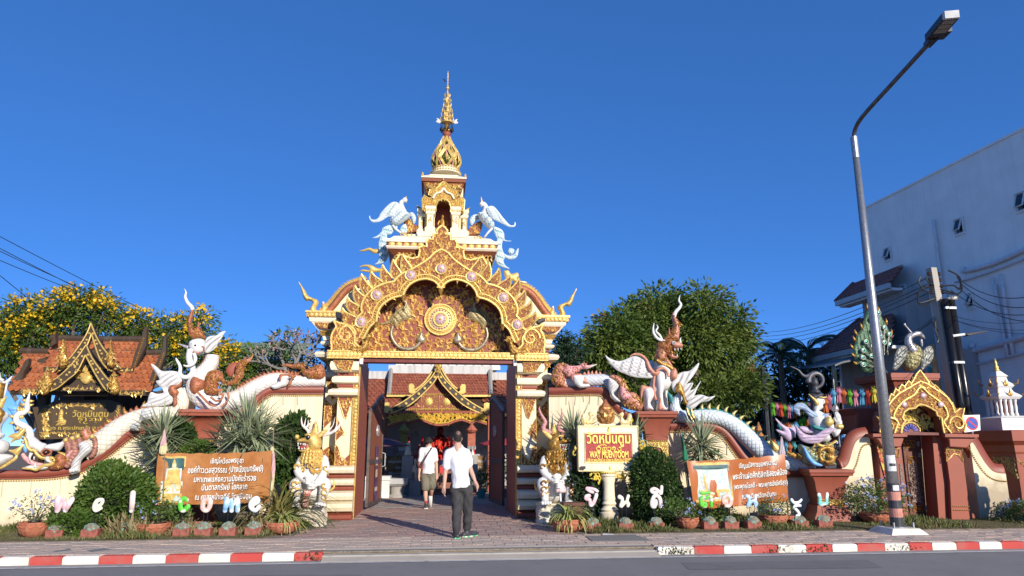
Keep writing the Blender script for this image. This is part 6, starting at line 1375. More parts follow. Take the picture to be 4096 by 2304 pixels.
ban1,at1=banner('orange Thai banner with a golden seated figure beside the large yucca',F1,'1266,622 2180,606 2150,1018 1240,1040','D',BAN,[('เชิญไหว้ขอพรบูชา',.605,.20,.13,.285),('องค์ท้าวเวสสุวรรณ (ปางนั่งขุมทรัพย์)',.60,.385,.155,.665),('มหาเทพแห่งความมั่งคั่งร่ำรวย',.60,.565,.15,.55),('บันดาลทรัพย์ โชคลาภ',.60,.725,.15,.405),('ณ ศาลาหน้าเจดีย์ วัดหมื่นตูม',.595,.91,.14,.50)],
[('print_border',PRG,(.03,.06,.245,.96),.003),('print_ground',PRD,(.045,.10,.232,.93),.0045),('print_floor',PRP,(.045,.55,.232,.93),.0052)],figs)
F2=Frame(0,14.35)
fig2=[('print_altar',PRP,[[(.06,.12),(.40,.12),(.40,.75),(.06,.75)]],.004),('print_figures',PRW,[el(.16,.36,.035,.10),el(.31,.36,.035,.10),el(.235,.30,.045,.12),[(.12,.42),(.35,.42),(.38,.62),(.08,.62)],[(.15,.12),(.17,.3),(.14,.3)],[(.31,.12),(.33,.3),(.30,.3)]],.007),('print_gilding',PRG,[[(.08,.62),(.39,.62),(.40,.68),(.07,.68)],el(.12,.72,.02,.06),el(.2,.72,.02,.06),el(.28,.72,.02,.06),el(.36,.72,.02,.06)],.009),('print_drapes',PRD,[[(.055,.10),(.41,.10),(.41,.17),(.25,.20),(.055,.17)]],.0085)]
BAN2=mat('banner_orange_satin',(.38,.105,.022),.28,noise=.2,nscale=2,col2=(.43,.14,.038),spec=.5)
ban2,at2=banner('glossy orange Thai banner with a faded altar picture right of the name board',F2,'1232,690 2014,634 2044,1012 1290,1076','F',BAN2,[('เชิญนมัสการขอพรบารมี',.715,.20,.14,.385),('พระเจ้าแฝดศักดิ์สิทธิ์สองพี่น้อง',.725,.43,.16,.56),('(พระพุทธโชคดี - พระพุทธมั่งมีศรีสุข)',.725,.635,.13,.555),('ณ บนวิหารวัดหมื่นตูม',.70,.855,.13,.355)],
[('print_border',PRG,(.035,.04,.43,.86),.003),('print_ground',mat('print_grey',(.40,.42,.38),.3,noise=.4,nscale=5),(.055,.08,.415,.82),.0036)],fig2)
def flag(lab,fr,k,pole,cloth,cols):
 P_=tr(fr,k,pole);f=thing('rolled_flag',lab,'flag',fr.to(P_[-1]))
 m=MB();m.tube([fr.to(p,-.02)for p in P_],.012,6);m.build('pole',mat('banner_pole',(.2,.15,.09),.8),f)
 for i,(t,c)in enumerate(zip(cloth,cols)):m=MB();m.puff(tr(fr,k,t),fr,.02,.05,fn=grooves(1.5,.045,.02));m.build('cloth',mat('flag_%s'%c[0],c[1],.7,noise=.12,trans=.25),f,True)
PKF,YLF,GRF=('pink',(.66,.42,.42)),('cream',(.68,.60,.34)),('green',(.03,.22,.11))
flag('rolled pink and cream flag left of the orange banner',F1.off(.05),'D','1322,425 1300,1040',['1320,430 1300,500 1282,560 1310,575 1335,540','1285,560 1278,630 1330,632 1338,545 1310,560'],(PKF,YLF))
flag('rolled pink and cream flag right of the orange banner',F1.off(-.05),'D','2186,440 2170,1060',['2185,600 2170,760 2180,840 2205,760 2200,640','2180,570 2160,600 2190,640 2195,590','2200,780 2170,860 2160,980 2190,900'],(PKF,YLF,YLF))
flag('rolled green flag beside the glossy orange banner',F2.off(-.05),'F','1185,440 1250,960',['1190,450 1200,560 1200,680 1245,670 1215,560'],(GRF,))
flag('rolled pale lilac flag on the right pole of the glossy banner',F2.off(-.05),'F','1990,490 2010,1040',['1990,490 1970,560 1965,640 2018,640 2005,560'],(('lilac',(.56,.48,.52)),))
def lettermat(nm,c,c2,sc=4,mix=(.48,.56)):return mat('letter_'+nm,c,.5,noise=.1,nscale=sc,col2=c2,mix=mix)
LM=dict(pink=lettermat('pink',(.70,.42,.45),(.74,.70,.68)),cream=lettermat('cream',(.70,.66,.52),(.74,.70,.62)),pale=lettermat('pale',(.72,.56,.52),(.75,.72,.68)),green=lettermat('green',(.10,.48,.04),(.72,.68,.58),5,(.52,.56)),peach=lettermat('peach',(.70,.42,.36),(.72,.64,.58)),blue=lettermat('blue',(.26,.47,.72),(.74,.76,.76),5),white=lettermat('white',(.74,.74,.72),(.55,.66,.74)),teal=lettermat('teal',(.14,.52,.50),(.70,.72,.68)))
MOSSM=mat('mossy_mortar',(.20,.17,.12),.95,noise=.4,nscale=14,bump=.8,bscale=25,col2=(.20,.35,.29),mix=(.48,.62));BRK=mat('red_brick',(.26,.085,.06),.85,noise=.3,nscale=14,bump=.4,bscale=50)
ZR.update(V1=(2320,1930,4.0444),V2=(2780,1930,2.6),V3=(200,1950,1.693))
def letter(lab,k,strokes_,mt,foot,Y=13.75):
 """hand-cut letter: thick rounded strokes on two wires above a brick foot"""
 fr=Frame(0,Y);S_=[]
 for t in strokes_:
  P_=np.array(tr(fr,k,t));P_[:,2]*=.95;S_.append(cat(P_,5)if len(P_)>2 else P_)
 A_=np.vstack(S_);x0,x1,z0=A_[:,0].min(),A_[:,0].max(),A_[:,1].min();l=thing('letter_sign',lab,'letter',fr.to(((x0+x1)/2,z0)))
 m=MB();
 for i,P_ in enumerate(S_):
  d=.001*i;m.tube([fr.to(p,d)for p in P_],P_[:,2],10,flat=(.5,1),up=tuple(fr.n))
  for e in(P_[0],P_[-1]):m.ball(fr.to(e,d),(e[2],e[2]*.5,e[2]))
 m.build('letter_body',mt,l,True)
 for u in(.25,.75):
  x=x0+(x1-x0)*u;z=A_[np.abs(A_[:,0]-x).argsort()[:6],1].min();m=MB();m.tube([fr.to((x,0.12),-.01),fr.to((x,z),-.01)],.006,5);m.build('wire_stake',BLACK,l)
 fx=tr(fr,'D' if k=='V3' else 'F','%f,%f'%foot)[0][0];bk=thing('brick_foot','mossy brick foot under the '+lab.split(' on ')[0].split(' before ')[0].split(' beside ')[0],'brick block',fr.to((fx,0)))
 m=MB();m.rect(fx-.14,fx+.14,Y-.09,Y+.11,[(0,-.05),(0,.14),(-.012,.15)]);m.build('brick',BRK,bk)
 m=MB();m.ball((fx,Y,.15),(.13,.10,.09),n=14,m=8);V=m.V[0];V+=RNG.normal(size=V.shape)*.008;m.build('mortar',MOSSM,bk)
letter('pink and white letter w on a wire stake','V3',['52,75,16 50,155,15','50,155,15 75,110,13 90,85,14','90,85,14 105,155,14','105,155,14 150,80,14'],LM['pink'],(455,1230))
letter('flowery cream letter e on a wire stake before the round shrub','V3',['310,130,10 345,115,10 355,85,10 320,90,12 300,130,12 310,155,11 345,140,9'],LM['cream'],(735,1225))
letter('pale pink letter l on a wire stake','V3',['562,38,15 552,155,14'],LM['pale'],(1010,1220))
letter('green letter c with snow white top on a wire stake','V3',['925,85,12 905,72,12 885,95,13 885,140,14 905,155,13 935,130,14'],LM['green'],(1465,1200))
letter('peach pink letter o on a wire stake','V3',['1062,75,14 1040,95,14 1035,140,14 1060,155,13 1080,130,14 1085,90,14 1062,75,14'],LM['peach'],(1632,1205))
letter('sky blue and white letter m on a wire stake','V3',['1195,75,12 1185,155,13','1190,140,10 1225,85,13 1230,155,13','1230,130,10 1270,80,13 1270,155,13'],LM['blue'],(1830,1205))
letter('white and pale blue letter e on a wire stake','V3',['1375,115,12 1410,95,11 1400,72,12 1370,90,13 1358,130,12 1390,155,12 1415,130,11'],LM['white'],(2035,1200))
letter('pink Thai letter with a vowel hook on a wire stake','V1',['150,215,26 105,225,28 95,262,26 150,275,27 165,320,27 175,365,30 215,330,28 245,270,26 265,200,27','115,100,28 180,100,24 240,115,22 280,140,20','130,120,22 170,145,22 210,160,18'],LM['pink'],(480,1165))
letter('cream Thai letter beside the name board column on a wire stake','V1',['640,235,32 680,255,24 680,310,24 660,385,28 700,350,24 745,315,24 780,340,26 775,375,24','780,220,24 765,270,22 762,330,22'],LM['cream'],(742,1185))
letter('pale pink Thai letter with tall vowel on a wire stake','V1',['1205,330,20 1215,380,26 1175,385,30 1160,330,28 1180,260,28 1215,215,28 1265,225,28 1300,290,28 1300,385,26','1205,330,18 1225,290,22 1235,340,20 1215,380,24','1245,160,20 1180,160,24 1150,125,24 1200,100,24 1260,130,24 1310,180,22 1320,70,24'],LM['pale'],(988,1175))
letter('bright green Thai letter with snowy tone mark on a wire stake','V2',['85,215,16 75,240,18 60,200,16 65,165,16 95,150,14 115,165,13 140,148,14 170,165,16 170,245,16','85,215,13 110,215,13 115,245,14 90,250,14','60,85,12 65,110,14 110,110,13 150,105,12 195,118,10'],LM['green'],(1415,1180))
letter('peach Thai letter on a wire stake before the glossy banner','V2',['330,215,15 325,190,16 300,210,18 295,170,18 325,140,18 365,150,18 375,200,20 355,240,18 320,240,16'],LM['peach'],(1580,1168))
letter('blue and white Thai letter before the glossy banner on a wire stake','V2',['535,140,16 565,150,14 565,190,15 550,245,16 580,205,14 610,190,14 640,215,16 630,240,15','635,135,14 625,180,13 622,220,13'],LM['blue'],(1760,1150))
letter('white Thai letter with curved vowel before the right wall on a wire stake','V2',['1005,180,14 1030,210,14 1080,205,13 1105,180,12','1095,240,12 1050,240,14 1030,260,13 1060,290,14 1085,330,13 1060,350,16'],LM['white'],(2135,1160))
letter('teal and white Thai letter before the red pier on a wire stake','V2',['1290,130,20 1300,170,16 1300,225,16 1345,220,16 1370,215,16 1370,180,15 1375,120,16'],LM['teal'],(2325,1155))
TERRA=mat('terracotta',(.34,.105,.055),.85,noise=.3,nscale=9,bump=.4,bscale=30,col2=(.42,.16,.09));SOIL=mat('potting_soil',(.05,.035,.025),.95,noise=.4)
def bowl(lab,k,cx,ytop,ybot,w,Y):
 fr=Frame(0,Y);q=tr(fr,k,'%f,%f %f,%f %f,%f'%(cx-w/2,ytop,cx+w/2,ytop,cx,ybot));r=(q[1][0]-q[0][0])/2;x=(q[1][0]+q[0][0])/2;h=max(.2,q[0][1])
 p=thing('planter_bowl',lab,'planter',(x,Y,0));prof=[(.45*r,0),(.55*r,.02),(.80*r,.22*h),(.96*r,.55*h),(1.0*r,.75*h),(.94*r,.82*h),(1.02*r,.88*h),(1.02*r,h),(.92*r,h),(.88*r,.85*h)]
 m=MB();m.lathe((x,Y,0),prof,48,rib=.045,nrib=16);m.build('bowl',TERRA,p,True)
 m=MB();m.lathe((x,Y,h*.78),[(.88*r,0),(.87*r,.03),(.01,.05)],20);m.build('soil',SOIL,p)
 m=MB();n=12
 for i in range(n):a_=i*2*math.pi/n;b_=(i+1)*2*math.pi/n;m.tube([(x+1.0*r*math.cos(a_+(b_-a_)*t),Y+1.0*r*math.sin(a_+(b_-a_)*t),h*(.80-.12*math.sin(t*math.pi)))for t in np.linspace(0,1,6)],.016,5)
 m.build('swag_relief',TERRA,p)
 return p,(x,Y,h,r)
def pl(name,lab,loc,cat_='plant',group=None):return thing(name,lab,cat_,loc,group)
def cloud(cx,cy,cz,rx,ry,rz,n,hollow=.5,zmin=-1):
 out=[]
 while len(out)<n:
  v=RNG.normal(size=3);v/=np.linalg.norm(v);r=(hollow+(1-hollow)*random.random()**.7)
  if v[2]*r<zmin:continue
  out.append((cx+v[0]*rx*r,cy+v[1]*ry*r,cz+v[2]*rz*r))
 return np.array(out)
def stemset(parent,base,pts,r=.006,m_=None):
 m=MB()
 for p in pts:m.tube([base,((base[0]+p[0])/2+random.uniform(-.03,.03),(base[1]+p[1])/2,(base[2]+p[2])/2+.04),p],[r*1.6,r,r*.5],4)
 return m.build('stem',m_ or BARK,parent)
def blossoms(name,m_,parent,pts,s,n=6):
 C_=np.repeat(pts,n,0)+RNG.normal(size=(len(pts)*n,3))*s*.45;D=RNG.normal(size=C_.shape);D[:,1]-=.7;D[:,2]+=.3
 return leaves(name,m_,parent,C_,s,D=D,aspect=.9,var=.3)
def flowering(lab,bx,h,w,n,fl,lab2=None,sc=1.):
 x,y,hz,r=bx;p=pl('flowering_plant',lab,(x,y,hz*.8))
 P_=cloud(x,y,hz+h*.35,w,w*.8,h*.6,n,.3,-.5);leaves('leaves',G_BUSH,p,P_,.075*sc,droop=0);stemset(p,(x,y,hz*.8),P_[:26])
 if fl:blossoms('flowers',F_BLUE,p,cloud(x,y-.05,hz+h*.4,w,w*.8,h*.6,fl,.85,-.3),.04)
 return p
def strap(lab,bx,n,L_,w,m_,name='spider_plant',lift=1.):
 x,y,hz,r=bx;p=pl(name,lab,(x,y,hz*.8));V=[];F=[]
 for i in range(n):
  a_=random.uniform(0,6.283);l=L_*random.uniform(.6,1.1);e=random.uniform(.25,1.3)*lift;px_,pz,th=0,0,e;pts=[]
  for k_ in range(7):
   pts.append((px_,pz));px_+=math.cos(th)*l/6;pz+=math.sin(th)*l/6;th-=random.uniform(.3,.42)
  for k_,(d,z)in enumerate(pts):
   ww=w*(1-(k_/6)**2)*.5+.002;c_=(x+d*math.cos(a_),y+d*math.sin(a_),hz*.85+z);V+=[(c_[0]-math.sin(a_)*ww,c_[1]+math.cos(a_)*ww,c_[2]+.004),c_,(c_[0]+math.sin(a_)*ww,c_[1]-math.cos(a_)*ww,c_[2]+.004)]
  b_=i*21
  for k_ in range(6):
   for j in(0,1):F.append((b_+k_*3+j,b_+k_*3+j+1,b_+k_*3+4+j,b_+k_*3+3+j))
 MB().add(V,F).build('leaves',m_,p);return p
_,b1=bowl('terracotta bowl with a thin blue-flowered plant at the far left','D',278,1175,1258,236,13.95);flowering('sparse blue-flowered plant in the far left terracotta bowl',b1,.55,.42,330,22,sc=.7)
_,b2=bowl('terracotta bowl hidden under leaves right of the round shrub','D',1228,1182,1270,268,13.9);flowering('leafy blue-flowered plant spilling from the bowl by the round shrub',(b2[0],b2[1]+.25,b2[2],b2[3]),.38,.62,1300,12,sc=.9)
_,b3=bowl('terracotta bowl with striped grass left of the driveway','D',2255,1172,1272,276,14.0);strap('striped spider plant in the bowl left of the driveway',b3,75,.52,.035,G_STRIPE)
_,b4=bowl('terracotta bowl with striped grass right of the driveway','F',285,1148,1238,260,13.75);strap('bushy striped spider plant in the bowl right of the driveway',b4,130,.62,.04,G_STRIPE,lift=1.15)
_,b5=bowl('terracotta bowl with leafy plant between the pale pink and green Thai letters','F',1238,1138,1226,165,13.9);flowering('leafy plant with pale blue flowers between the pale pink and green Thai letters',(b5[0]-.2,b5[1],b5[2],b5[3]),.40,.50,900,10,sc=.8)
_,b6=bowl('terracotta bowl below the right end of the glossy banner','F',1925,1118,1200,200,14.0);flowering('small-leaved plant with a blue bloom below the right end of the glossy banner',b6,.40,.50,900,10,sc=.6)
_,b7=bowl('terracotta bowl touching the previous bowl near the white Thai letter','F',2055,1125,1190,110,14.15)
_['label']='smaller terracotta bowl left of the white Thai letter'
_,b8=bowl('terracotta bowl with blue plumbago by the lamp post','H',1395,1118,1185,230,14.5);flowering('pale blue plumbago bush in the bowl by the lamp post',b8,.75,.75,2100,45,sc=.8)
pq=ground(2808+2400/2,1500+1180/2);flowering('blue plumbago bush at the foot of the far right wall',(pq[0]+.75,14.5,.05,.3),.42,.62,1700,45,sc=.8)
pq=tr(Frame(0,14.9),'H','150,1180')[0];flowering('dark green shrub row below the glossy banner',(pq[0]-.6,14.75,.05,.3),.55,.9,2200,4,sc=.9)
m_=thing('clay_pot','square brown clay pot behind the right spider plant','planter',tr(Frame(0,14.3),'F','370,1100')[0][:1]+(14.9,0));x_=m_.location[0]
m=MB();m.rect(x_-.2,x_+.2,14.75,15.1,[(-.05,0),(-.02,.35),(.02,.38),(.02,.44),(-.02,.44)]);m.build('pot',mat('brown_clay',(.12,.05,.035),.8,noise=.2),m_)
def shrub(lab,k,Y,lobes,n,size,mt,name='round_shrub',stem=True):
 fr=Frame(0,Y);p=None;P_=[]
 for(cx,cy,r,w)in lobes:
  q=tr(fr,k,'%f,%f %f,%f'%(cx,cy,cx+r,cy))
  R_=q[1][0]-q[0][0];
  if p is None:p=pl(name,lab,(q[0][0],Y,0),'shrub');b0=q[0]
  P_.append(cloud(q[0][0],Y+random.uniform(-.1,.1),q[0][1],R_,R_*.8,R_*.95,int(n*w),.72))
 P_=np.vstack(P_);cc_=np.array((b0[0],Y,b0[1]));k_=RNG.random(len(P_))<.07;P_[k_]=cc_+(P_[k_]-cc_)*RNG.uniform(1.03,1.20,(k_.sum(),1));P_=P_+RNG.normal(size=P_.shape)*.012;P_=P_[P_[:,2]>.03];D=P_-np.array((b0[0],Y,b0[1]));D=D/np.linalg.norm(D,axis=1,keepdims=True)+RNG.normal(size=D.shape)*.6+np.array((0,0,.3))
 leaves('leaves',mt,p,P_,size,D=D,aspect=.5)
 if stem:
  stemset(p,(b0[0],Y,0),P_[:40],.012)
  blob('inner_shade_core',[('s',(q_[0],Y,max(q_[1],.2)),(r_*.72,r_*.55,r_*.66))for q_,r_ in[(tr(fr,k,'%f,%f'%(cx,cy))[0],(tr(fr,k,'%f,%f'%(cx+r,cy))[0][0]-tr(fr,k,'%f,%f'%(cx,cy))[0][0]))for cx,cy,r,w in lobes]],mat('inner_shade',(.012,.02,.006),.95,noise=.4,nscale=20),p,voxel=.06,smooth=1)  # solid near-black core; its colour stands in for shade inside the shrub
 return p
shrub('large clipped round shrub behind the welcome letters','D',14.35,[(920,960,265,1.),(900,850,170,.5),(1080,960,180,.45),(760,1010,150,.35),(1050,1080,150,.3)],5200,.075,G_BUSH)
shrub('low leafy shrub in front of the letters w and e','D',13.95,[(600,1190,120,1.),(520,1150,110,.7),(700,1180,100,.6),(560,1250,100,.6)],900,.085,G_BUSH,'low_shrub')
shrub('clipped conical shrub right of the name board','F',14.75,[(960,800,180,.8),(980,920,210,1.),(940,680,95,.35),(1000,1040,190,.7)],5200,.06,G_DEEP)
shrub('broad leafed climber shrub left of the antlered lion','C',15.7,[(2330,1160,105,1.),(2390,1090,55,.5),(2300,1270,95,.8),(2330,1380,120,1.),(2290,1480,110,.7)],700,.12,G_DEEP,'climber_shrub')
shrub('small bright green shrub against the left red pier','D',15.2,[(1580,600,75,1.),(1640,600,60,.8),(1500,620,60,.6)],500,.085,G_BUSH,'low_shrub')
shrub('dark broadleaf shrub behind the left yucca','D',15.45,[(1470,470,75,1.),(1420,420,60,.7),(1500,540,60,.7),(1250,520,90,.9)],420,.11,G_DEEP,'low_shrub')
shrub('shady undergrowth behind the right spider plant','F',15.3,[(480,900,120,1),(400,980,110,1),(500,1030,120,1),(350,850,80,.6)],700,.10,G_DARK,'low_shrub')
shrub('small wispy bush on top of the wall behind the glossy banner','F',15.2,[(1480,655,40,1)],70,.09,G_BUSH,'low_shrub',False)
def yucca(lab,k,Y,heads,n,L_,mt=None,name='yucca'):
 fr=Frame(0,Y);q0=tr(fr,k,'%f,%f'%heads[0][:2])[0];p=pl(name,lab,(q0[0],Y,0));V=[];F=[];b_=0
 for cx,cy,s in heads:
  q=tr(fr,k,'%f,%f'%(cx,cy))[0];c_=np.array((q[0],Y,q[1]));m=MB();m.tube([(q0[0],Y,-.05),(q0[0]*.5+q[0]*.5,Y,q[1]*.5),tuple(c_)],[.07,.06,.05],7);m.build('trunk',BARK,p)
  for i in range(int(n*s)):
   v=RNG.normal(size=3);v[2]=v[2]*.8+.30;v/=np.linalg.norm(v);l=L_*s**.3*random.uniform(.75,1.1);sd=np.cross(v,(0,0,1.));sd/=max(np.linalg.norm(sd),1e-6);up_=np.cross(sd,v)
   w=.022*random.uniform(.8,1.3);sag=np.array((0,0,-.10*l*(1-abs(v[2]))))
   a0=c_+v*.05;V+=[a0-sd*w*.6,a0+up_*-.006,a0+sd*w*.6,c_+v*l*.5-sd*w+sag*.3,c_+v*l*.5-up_*.012+sag*.3,c_+v*l*.5+sd*w+sag*.3,c_+v*l+sag]
   F+=[(b_,b_+1,b_+4,b_+3),(b_+1,b_+2,b_+5,b_+4),(b_+3,b_+4,b_+6),(b_+4,b_+5,b_+6)];b_+=7
 MB().add(V,F).build('leaves',mt or G_YUC,p);return p
yucca('spiky yucca behind the rolled flag at the left banner end','D',15.1,[(1300,470,1.),(1290,620,.8),(1290,730,.5)],120,.78)
yucca('large spiky yucca in front of the wall right of the left pier','D',15.0,[(1990,420,1.2),(1900,520,.9),(2080,500,.9),(1980,560,.8)],120,.84)
yucca('spiky yucca behind the glossy banner','F',15.3,[(1345,555,1.),(1335,640,.6)],120,.78)
yucca('spiky yucca half hidden behind the name board','F',15.6,[(330,480,1.),(360,560,.8),(820,480,.5)],110,.8)
bx_=tr(Frame(0,14.6),'D','2230,900')[0];strap('tall yellowing grass clump left of the antlered lion',(bx_[0],14.7,.1,.3),170,1.45,.035,G_TAN,'tall_grass',1.25)
bx_=tr(Frame(0,14.9),'D','2300,950')[0];strap('dark bladed plant between the grass clump and the lion',(bx_[0],15.0,.1,.3),60,1.3,.05,G_DEEP,'blade_plant',1.2)
sl_=thing('solar_spotlight','small black spotlight tilted on the grass below the glossy banner','spotlight',tr(Frame(0,13.9),'F','1770,1150')[0][:1]+(13.9,0));x_=sl_.location[0]
m=MB();m.add([(x_-.1,13.85,.08),(x_+.03,13.8,.10),(x_+.12,13.95,.30),(x_-.02,14.0,.28),(x_-.1,13.88,.06),(x_+.03,13.83,.08),(x_+.12,13.98,.28),(x_-.02,14.03,.26)],[(0,1,2,3),(7,6,5,4),(0,4,5,1),(1,5,6,2),(2,6,7,3),(3,7,4,0)]);m.build('panel',BLACK,sl_);m=MB();m.tube([(x_,13.95,-.02),(x_,13.93,.18)],.012,6);m.build('stake',STEEL,sl_)
# ================================================================ side gate, right end
SFR=Frame(10.0,14.95,R(-4));HF=SFR
sgt=thing('side_gate','small red side gate under a gilt flame arch on the right','gateway',SFR.to(tr(SFR,'H','1750,1180')[0]))
def fpill(x0,x1,z1,tap,mt,parent,nm,d0=-.5,d1=0.):
 V=[]
 for d in(d0,d1):
  for x,z in((x0,0),(x1,0),(x1-tap,z1),(x0+tap,z1)):V.append(SFR.to((x,z),d))
 m=MB();m.add(V,[(3,2,1,0),(4,5,6,7),(0,1,5,4),(1,2,6,5),(2,3,7,6),(3,0,4,7)]);return m.build(nm,mt,parent)
def H_(txt,fr=SFR):return tr(fr,'H',txt)
def slabpart(nm,mt,txt,k,fr,d0,d1,parent,bev=0.,n=0):
 P_=tr(fr,k,txt);P_=[tuple(p)for p in cat(P_,n,True)]if n else P_;m=MB();m.slab(P_,fr,d0,d1,bev);return m.build(nm,mt,parent)
slabpart('pillar',RED,'1395,510 1580,510 1595,600 1625,860 1650,1090 1655,1175 1440,1175 1440,1010 1415,600','H',SFR,-.45,0,sgt)
slabpart('pillar',RED,'1955,520 2150,520 2080,590 2140,1080 2240,1180 2000,1185 1985,860 1950,600','H',SFR,-.45,0,sgt)
slabpart('pillar_capital',RED,'1330,490 1590,490 1590,520 1570,575 1420,580 1385,520','H',SFR,-.55,.12,sgt,.02);slabpart('pillar_capital',RED,'1915,490 2160,490 2150,525 2090,585 1955,575 1950,520','H',SFR,-.55,.12,sgt,.02)
slabpart('capital_slab',RED,'1330,470 1600,470 1600,495 1330,495','H',SFR,-.6,.2,sgt);slabpart('capital_slab',RED,'1900,470 2165,475 2165,500 1900,497','H',SFR,-.6,.2,sgt)
slabpart('lintel',DRED,'1590,455 1915,462 1915,482 1590,480','H',SFR,-.5,.05,sgt);slabpart('door_jamb',RED,'1870,480 1955,490 1985,860 2000,1175 1925,1170','H',SFR,-.55,-.12,sgt);slabpart('door_jamb',RED,'1580,480 1600,480 1660,1165 1640,1165','H',SFR,-.55,-.1,sgt)
slabpart('threshold',RED,'1660,1158 1920,1158 2060,1185 1700,1200','H',SFR,-.4,.4,sgt)
mg=MB()
for t in('1425,590 1575,590 1570,660 1540,640 1500,625 1460,650 1435,670','1950,595 2080,590 2085,690 2050,640 2010,630 1985,660 1955,690'):carve(mg,H_(t),SFR.off(.005),0,.1,gap=.8);mg.tube([SFR.to(p,.01)for p in H_(t)],.014,5,closed=True)
for t in('2003,1050 2142,1052 2145,1080 2006,1080','1580,1050 1622,1050 1622,1085 1585,1085'):
 P_=H_(t);beads(mg,[P_[0],P_[1]],.02,SFR,2,.01);beads(mg,[P_[3],P_[2]],.02,SFR,2,.01)
mg.build('gilt_relief',GOLDY,sgt)
AG=SFR.off(.12)
ai=tr(AG,'G','1590,1185 1595,1130 1620,1090 1600,1060 1615,1015 1650,990 1700,985 1720,965 1745,955 1790,965 1830,985 1870,1010 1880,1045 1915,1060 1920,1110 1935,1185')
ao=tr(AG,'G','2095,1175 2110,1120 2080,1060 2095,985 2060,990 2020,1020 2000,960 1960,900 1910,860 1860,830 1800,790 1745,770 1690,800 1640,830 1570,870 1520,920 1480,980 1500,1030 1440,1010 1420,1060 1430,1120 1420,1175 1470,1190')
m=MB();m.slab(list(ao)+[p for p in ai],AG,-.3,0,.015);m.build('arch',GREDN,sgt)
m=MB();carve(m,list(ao)+list(ai),AG,0,.10,gap=.85);m.build('arch_scrollwork',GOLD,sgt)
m=MB();m.tube([AG.to(p,.01)for p in ai],.026,6);m.tube([AG.to(p,.005)for p in ao],.022,6)
md=tr(AG,'G','1535,1185 1560,1100 1530,1050 1560,980 1620,920 1690,880 1745,815 1810,870 1880,920 1940,980 1960,1050 1930,1100 1990,1185');m.tube([AG.to(p,.02)for p in cat(md,3)],.024,6)
for c,sg in(('1500,1120',1),('2040,1110',-1)):q=tr(AG,'G',c)[0];sp=[AG.to((q[0]+sg*math.cos(a)*(.19-.02*a),q[1]+math.sin(a)*(.19-.02*a)),.03)for a in np.arange(0,8,.35)];m.tube(sp,np.linspace(.026,.012,len(sp)),6)
m.build('arch_rim',GOLDY,sgt)
for b_,t_ in(('1505,985','1488,915'),('1530,935','1515,870'),('1565,895','1550,830'),('1605,860','1600,795'),('1650,835','1655,765'),('1850,840','1828,765'),('1890,865','1870,798'),('1925,895','1905,835'),('1960,935','1945,870'),('1985,975','1980,905'),('2005,1015','2010,940')):
 P_=[tuple(p)for p in flame(tr(AG,'G',b_)[0],tr(AG,'G',t_)[0],.13,.2 if b_[:2]>'17' else-.2)];m=MB();m.slab(P_,AG,-.15,-.02,.008);f_=m.build('flame_finial',GREDN,sgt);m=MB();m.tube([AG.to(p,-.02)for p in P_],.016,5);carve(m,P_,AG,-.02,.06);m.build('flame_gilding',GOLDY,f_)
cr=tr(AG,'G','1690,830 1670,795 1690,765 1705,735 1715,715 1745,680 1775,720 1790,740 1810,770 1820,800 1800,830 1745,800');m=MB();m.slab(cr,AG,-.15,-.01,.01);m.build('crest',GREDN,sgt);m=MB();m.tube([AG.to(p,-.01)for p in cr],.022,6,closed=True);carve(m,cr,AG,-.01,.08);m.build('crest_gilding',GOLDY,sgt)
for w in('1765,885','1612,955','1905,955'):m=MB();rosette(m,AG,tr(AG,'G',w)[0],.07,8,.03,.4);m.build('rosette',PINKROS,sgt)
TGF=SFR.off(-.28);m=MB();m.slab(tr(TGF,'G','1570,1190 1570,1060 1600,980 1745,940 1900,980 1930,1060 1945,1190'),TGF,-.1,0);m.build('fan_ground',DRED,sgt)
fc=tr(TGF,'G','1672,1172')[0];m=MB();blu=MB()
for i in range(7):
 a_=math.pi*(i+.5)/7;
 blu.puff([(fc[0]+.06*math.cos(a_-.15),fc[1]+.06*math.sin(a_-.15)),(fc[0]+.15*math.cos(a_-.17),fc[1]+.15*math.sin(a_-.17)),(fc[0]+.18*math.cos(a_),fc[1]+.18*math.sin(a_)),(fc[0]+.15*math.cos(a_+.17),fc[1]+.15*math.sin(a_+.17)),(fc[0]+.06*math.cos(a_+.15),fc[1]+.06*math.sin(a_+.15))],TGF,.01,.012,n=1)
 for r0 in(.34,.50):
  q=(fc[0]+r0*math.cos(a_),fc[1]+r0*math.sin(a_));stamp(m,CURL,TGF,q,.17,a_-1.5,i%2==0,.005);stamp(m,CURL,TGF,(q[0]-.05*math.sin(a_),q[1]+.05*math.cos(a_)),.13,a_-.5,i%2==1,.005);stamp(m,LEAF,TGF,q,.14,a_-1.57,False,.01)
 m.tube([TGF.to((fc[0]+(.2+.02*abs(math.sin(t*3)))*math.cos(a_+t-.22),fc[1]+.2*math.sin(a_+t-.22)),.01)for t in np.linspace(0,.44,5)],.016,5)
m.build('fan_tracery',mat('pale_gilt',(.74,.60,.16),.4,.15,noise=.15),sgt);blu.build('fan_petals',mat('fan_blue',(.08,.10,.40),.4),sgt)
DOORB=mat('carved_door',(.13,.042,.022),.6,noise=.3,nscale=16,bump=.5)
dr_=slabpart('door',DOORB,'1715,480 1870,480 1925,1150 1790,1140','H',SFR,-.62,-.56,sgt)
m=MB();mm=MB()
for t in('1740,520 1815,525 1820,580 1745,585','1760,655 1830,655 1835,710 1765,710','1805,1065 1885,1065 1890,1110 1810,1110'):
 P_=H_(t);fp=SFR.off(-.555);m.tube([fp.to(p)for p in P_],.012,5,closed=True);carve(m,P_,fp,0,.08)
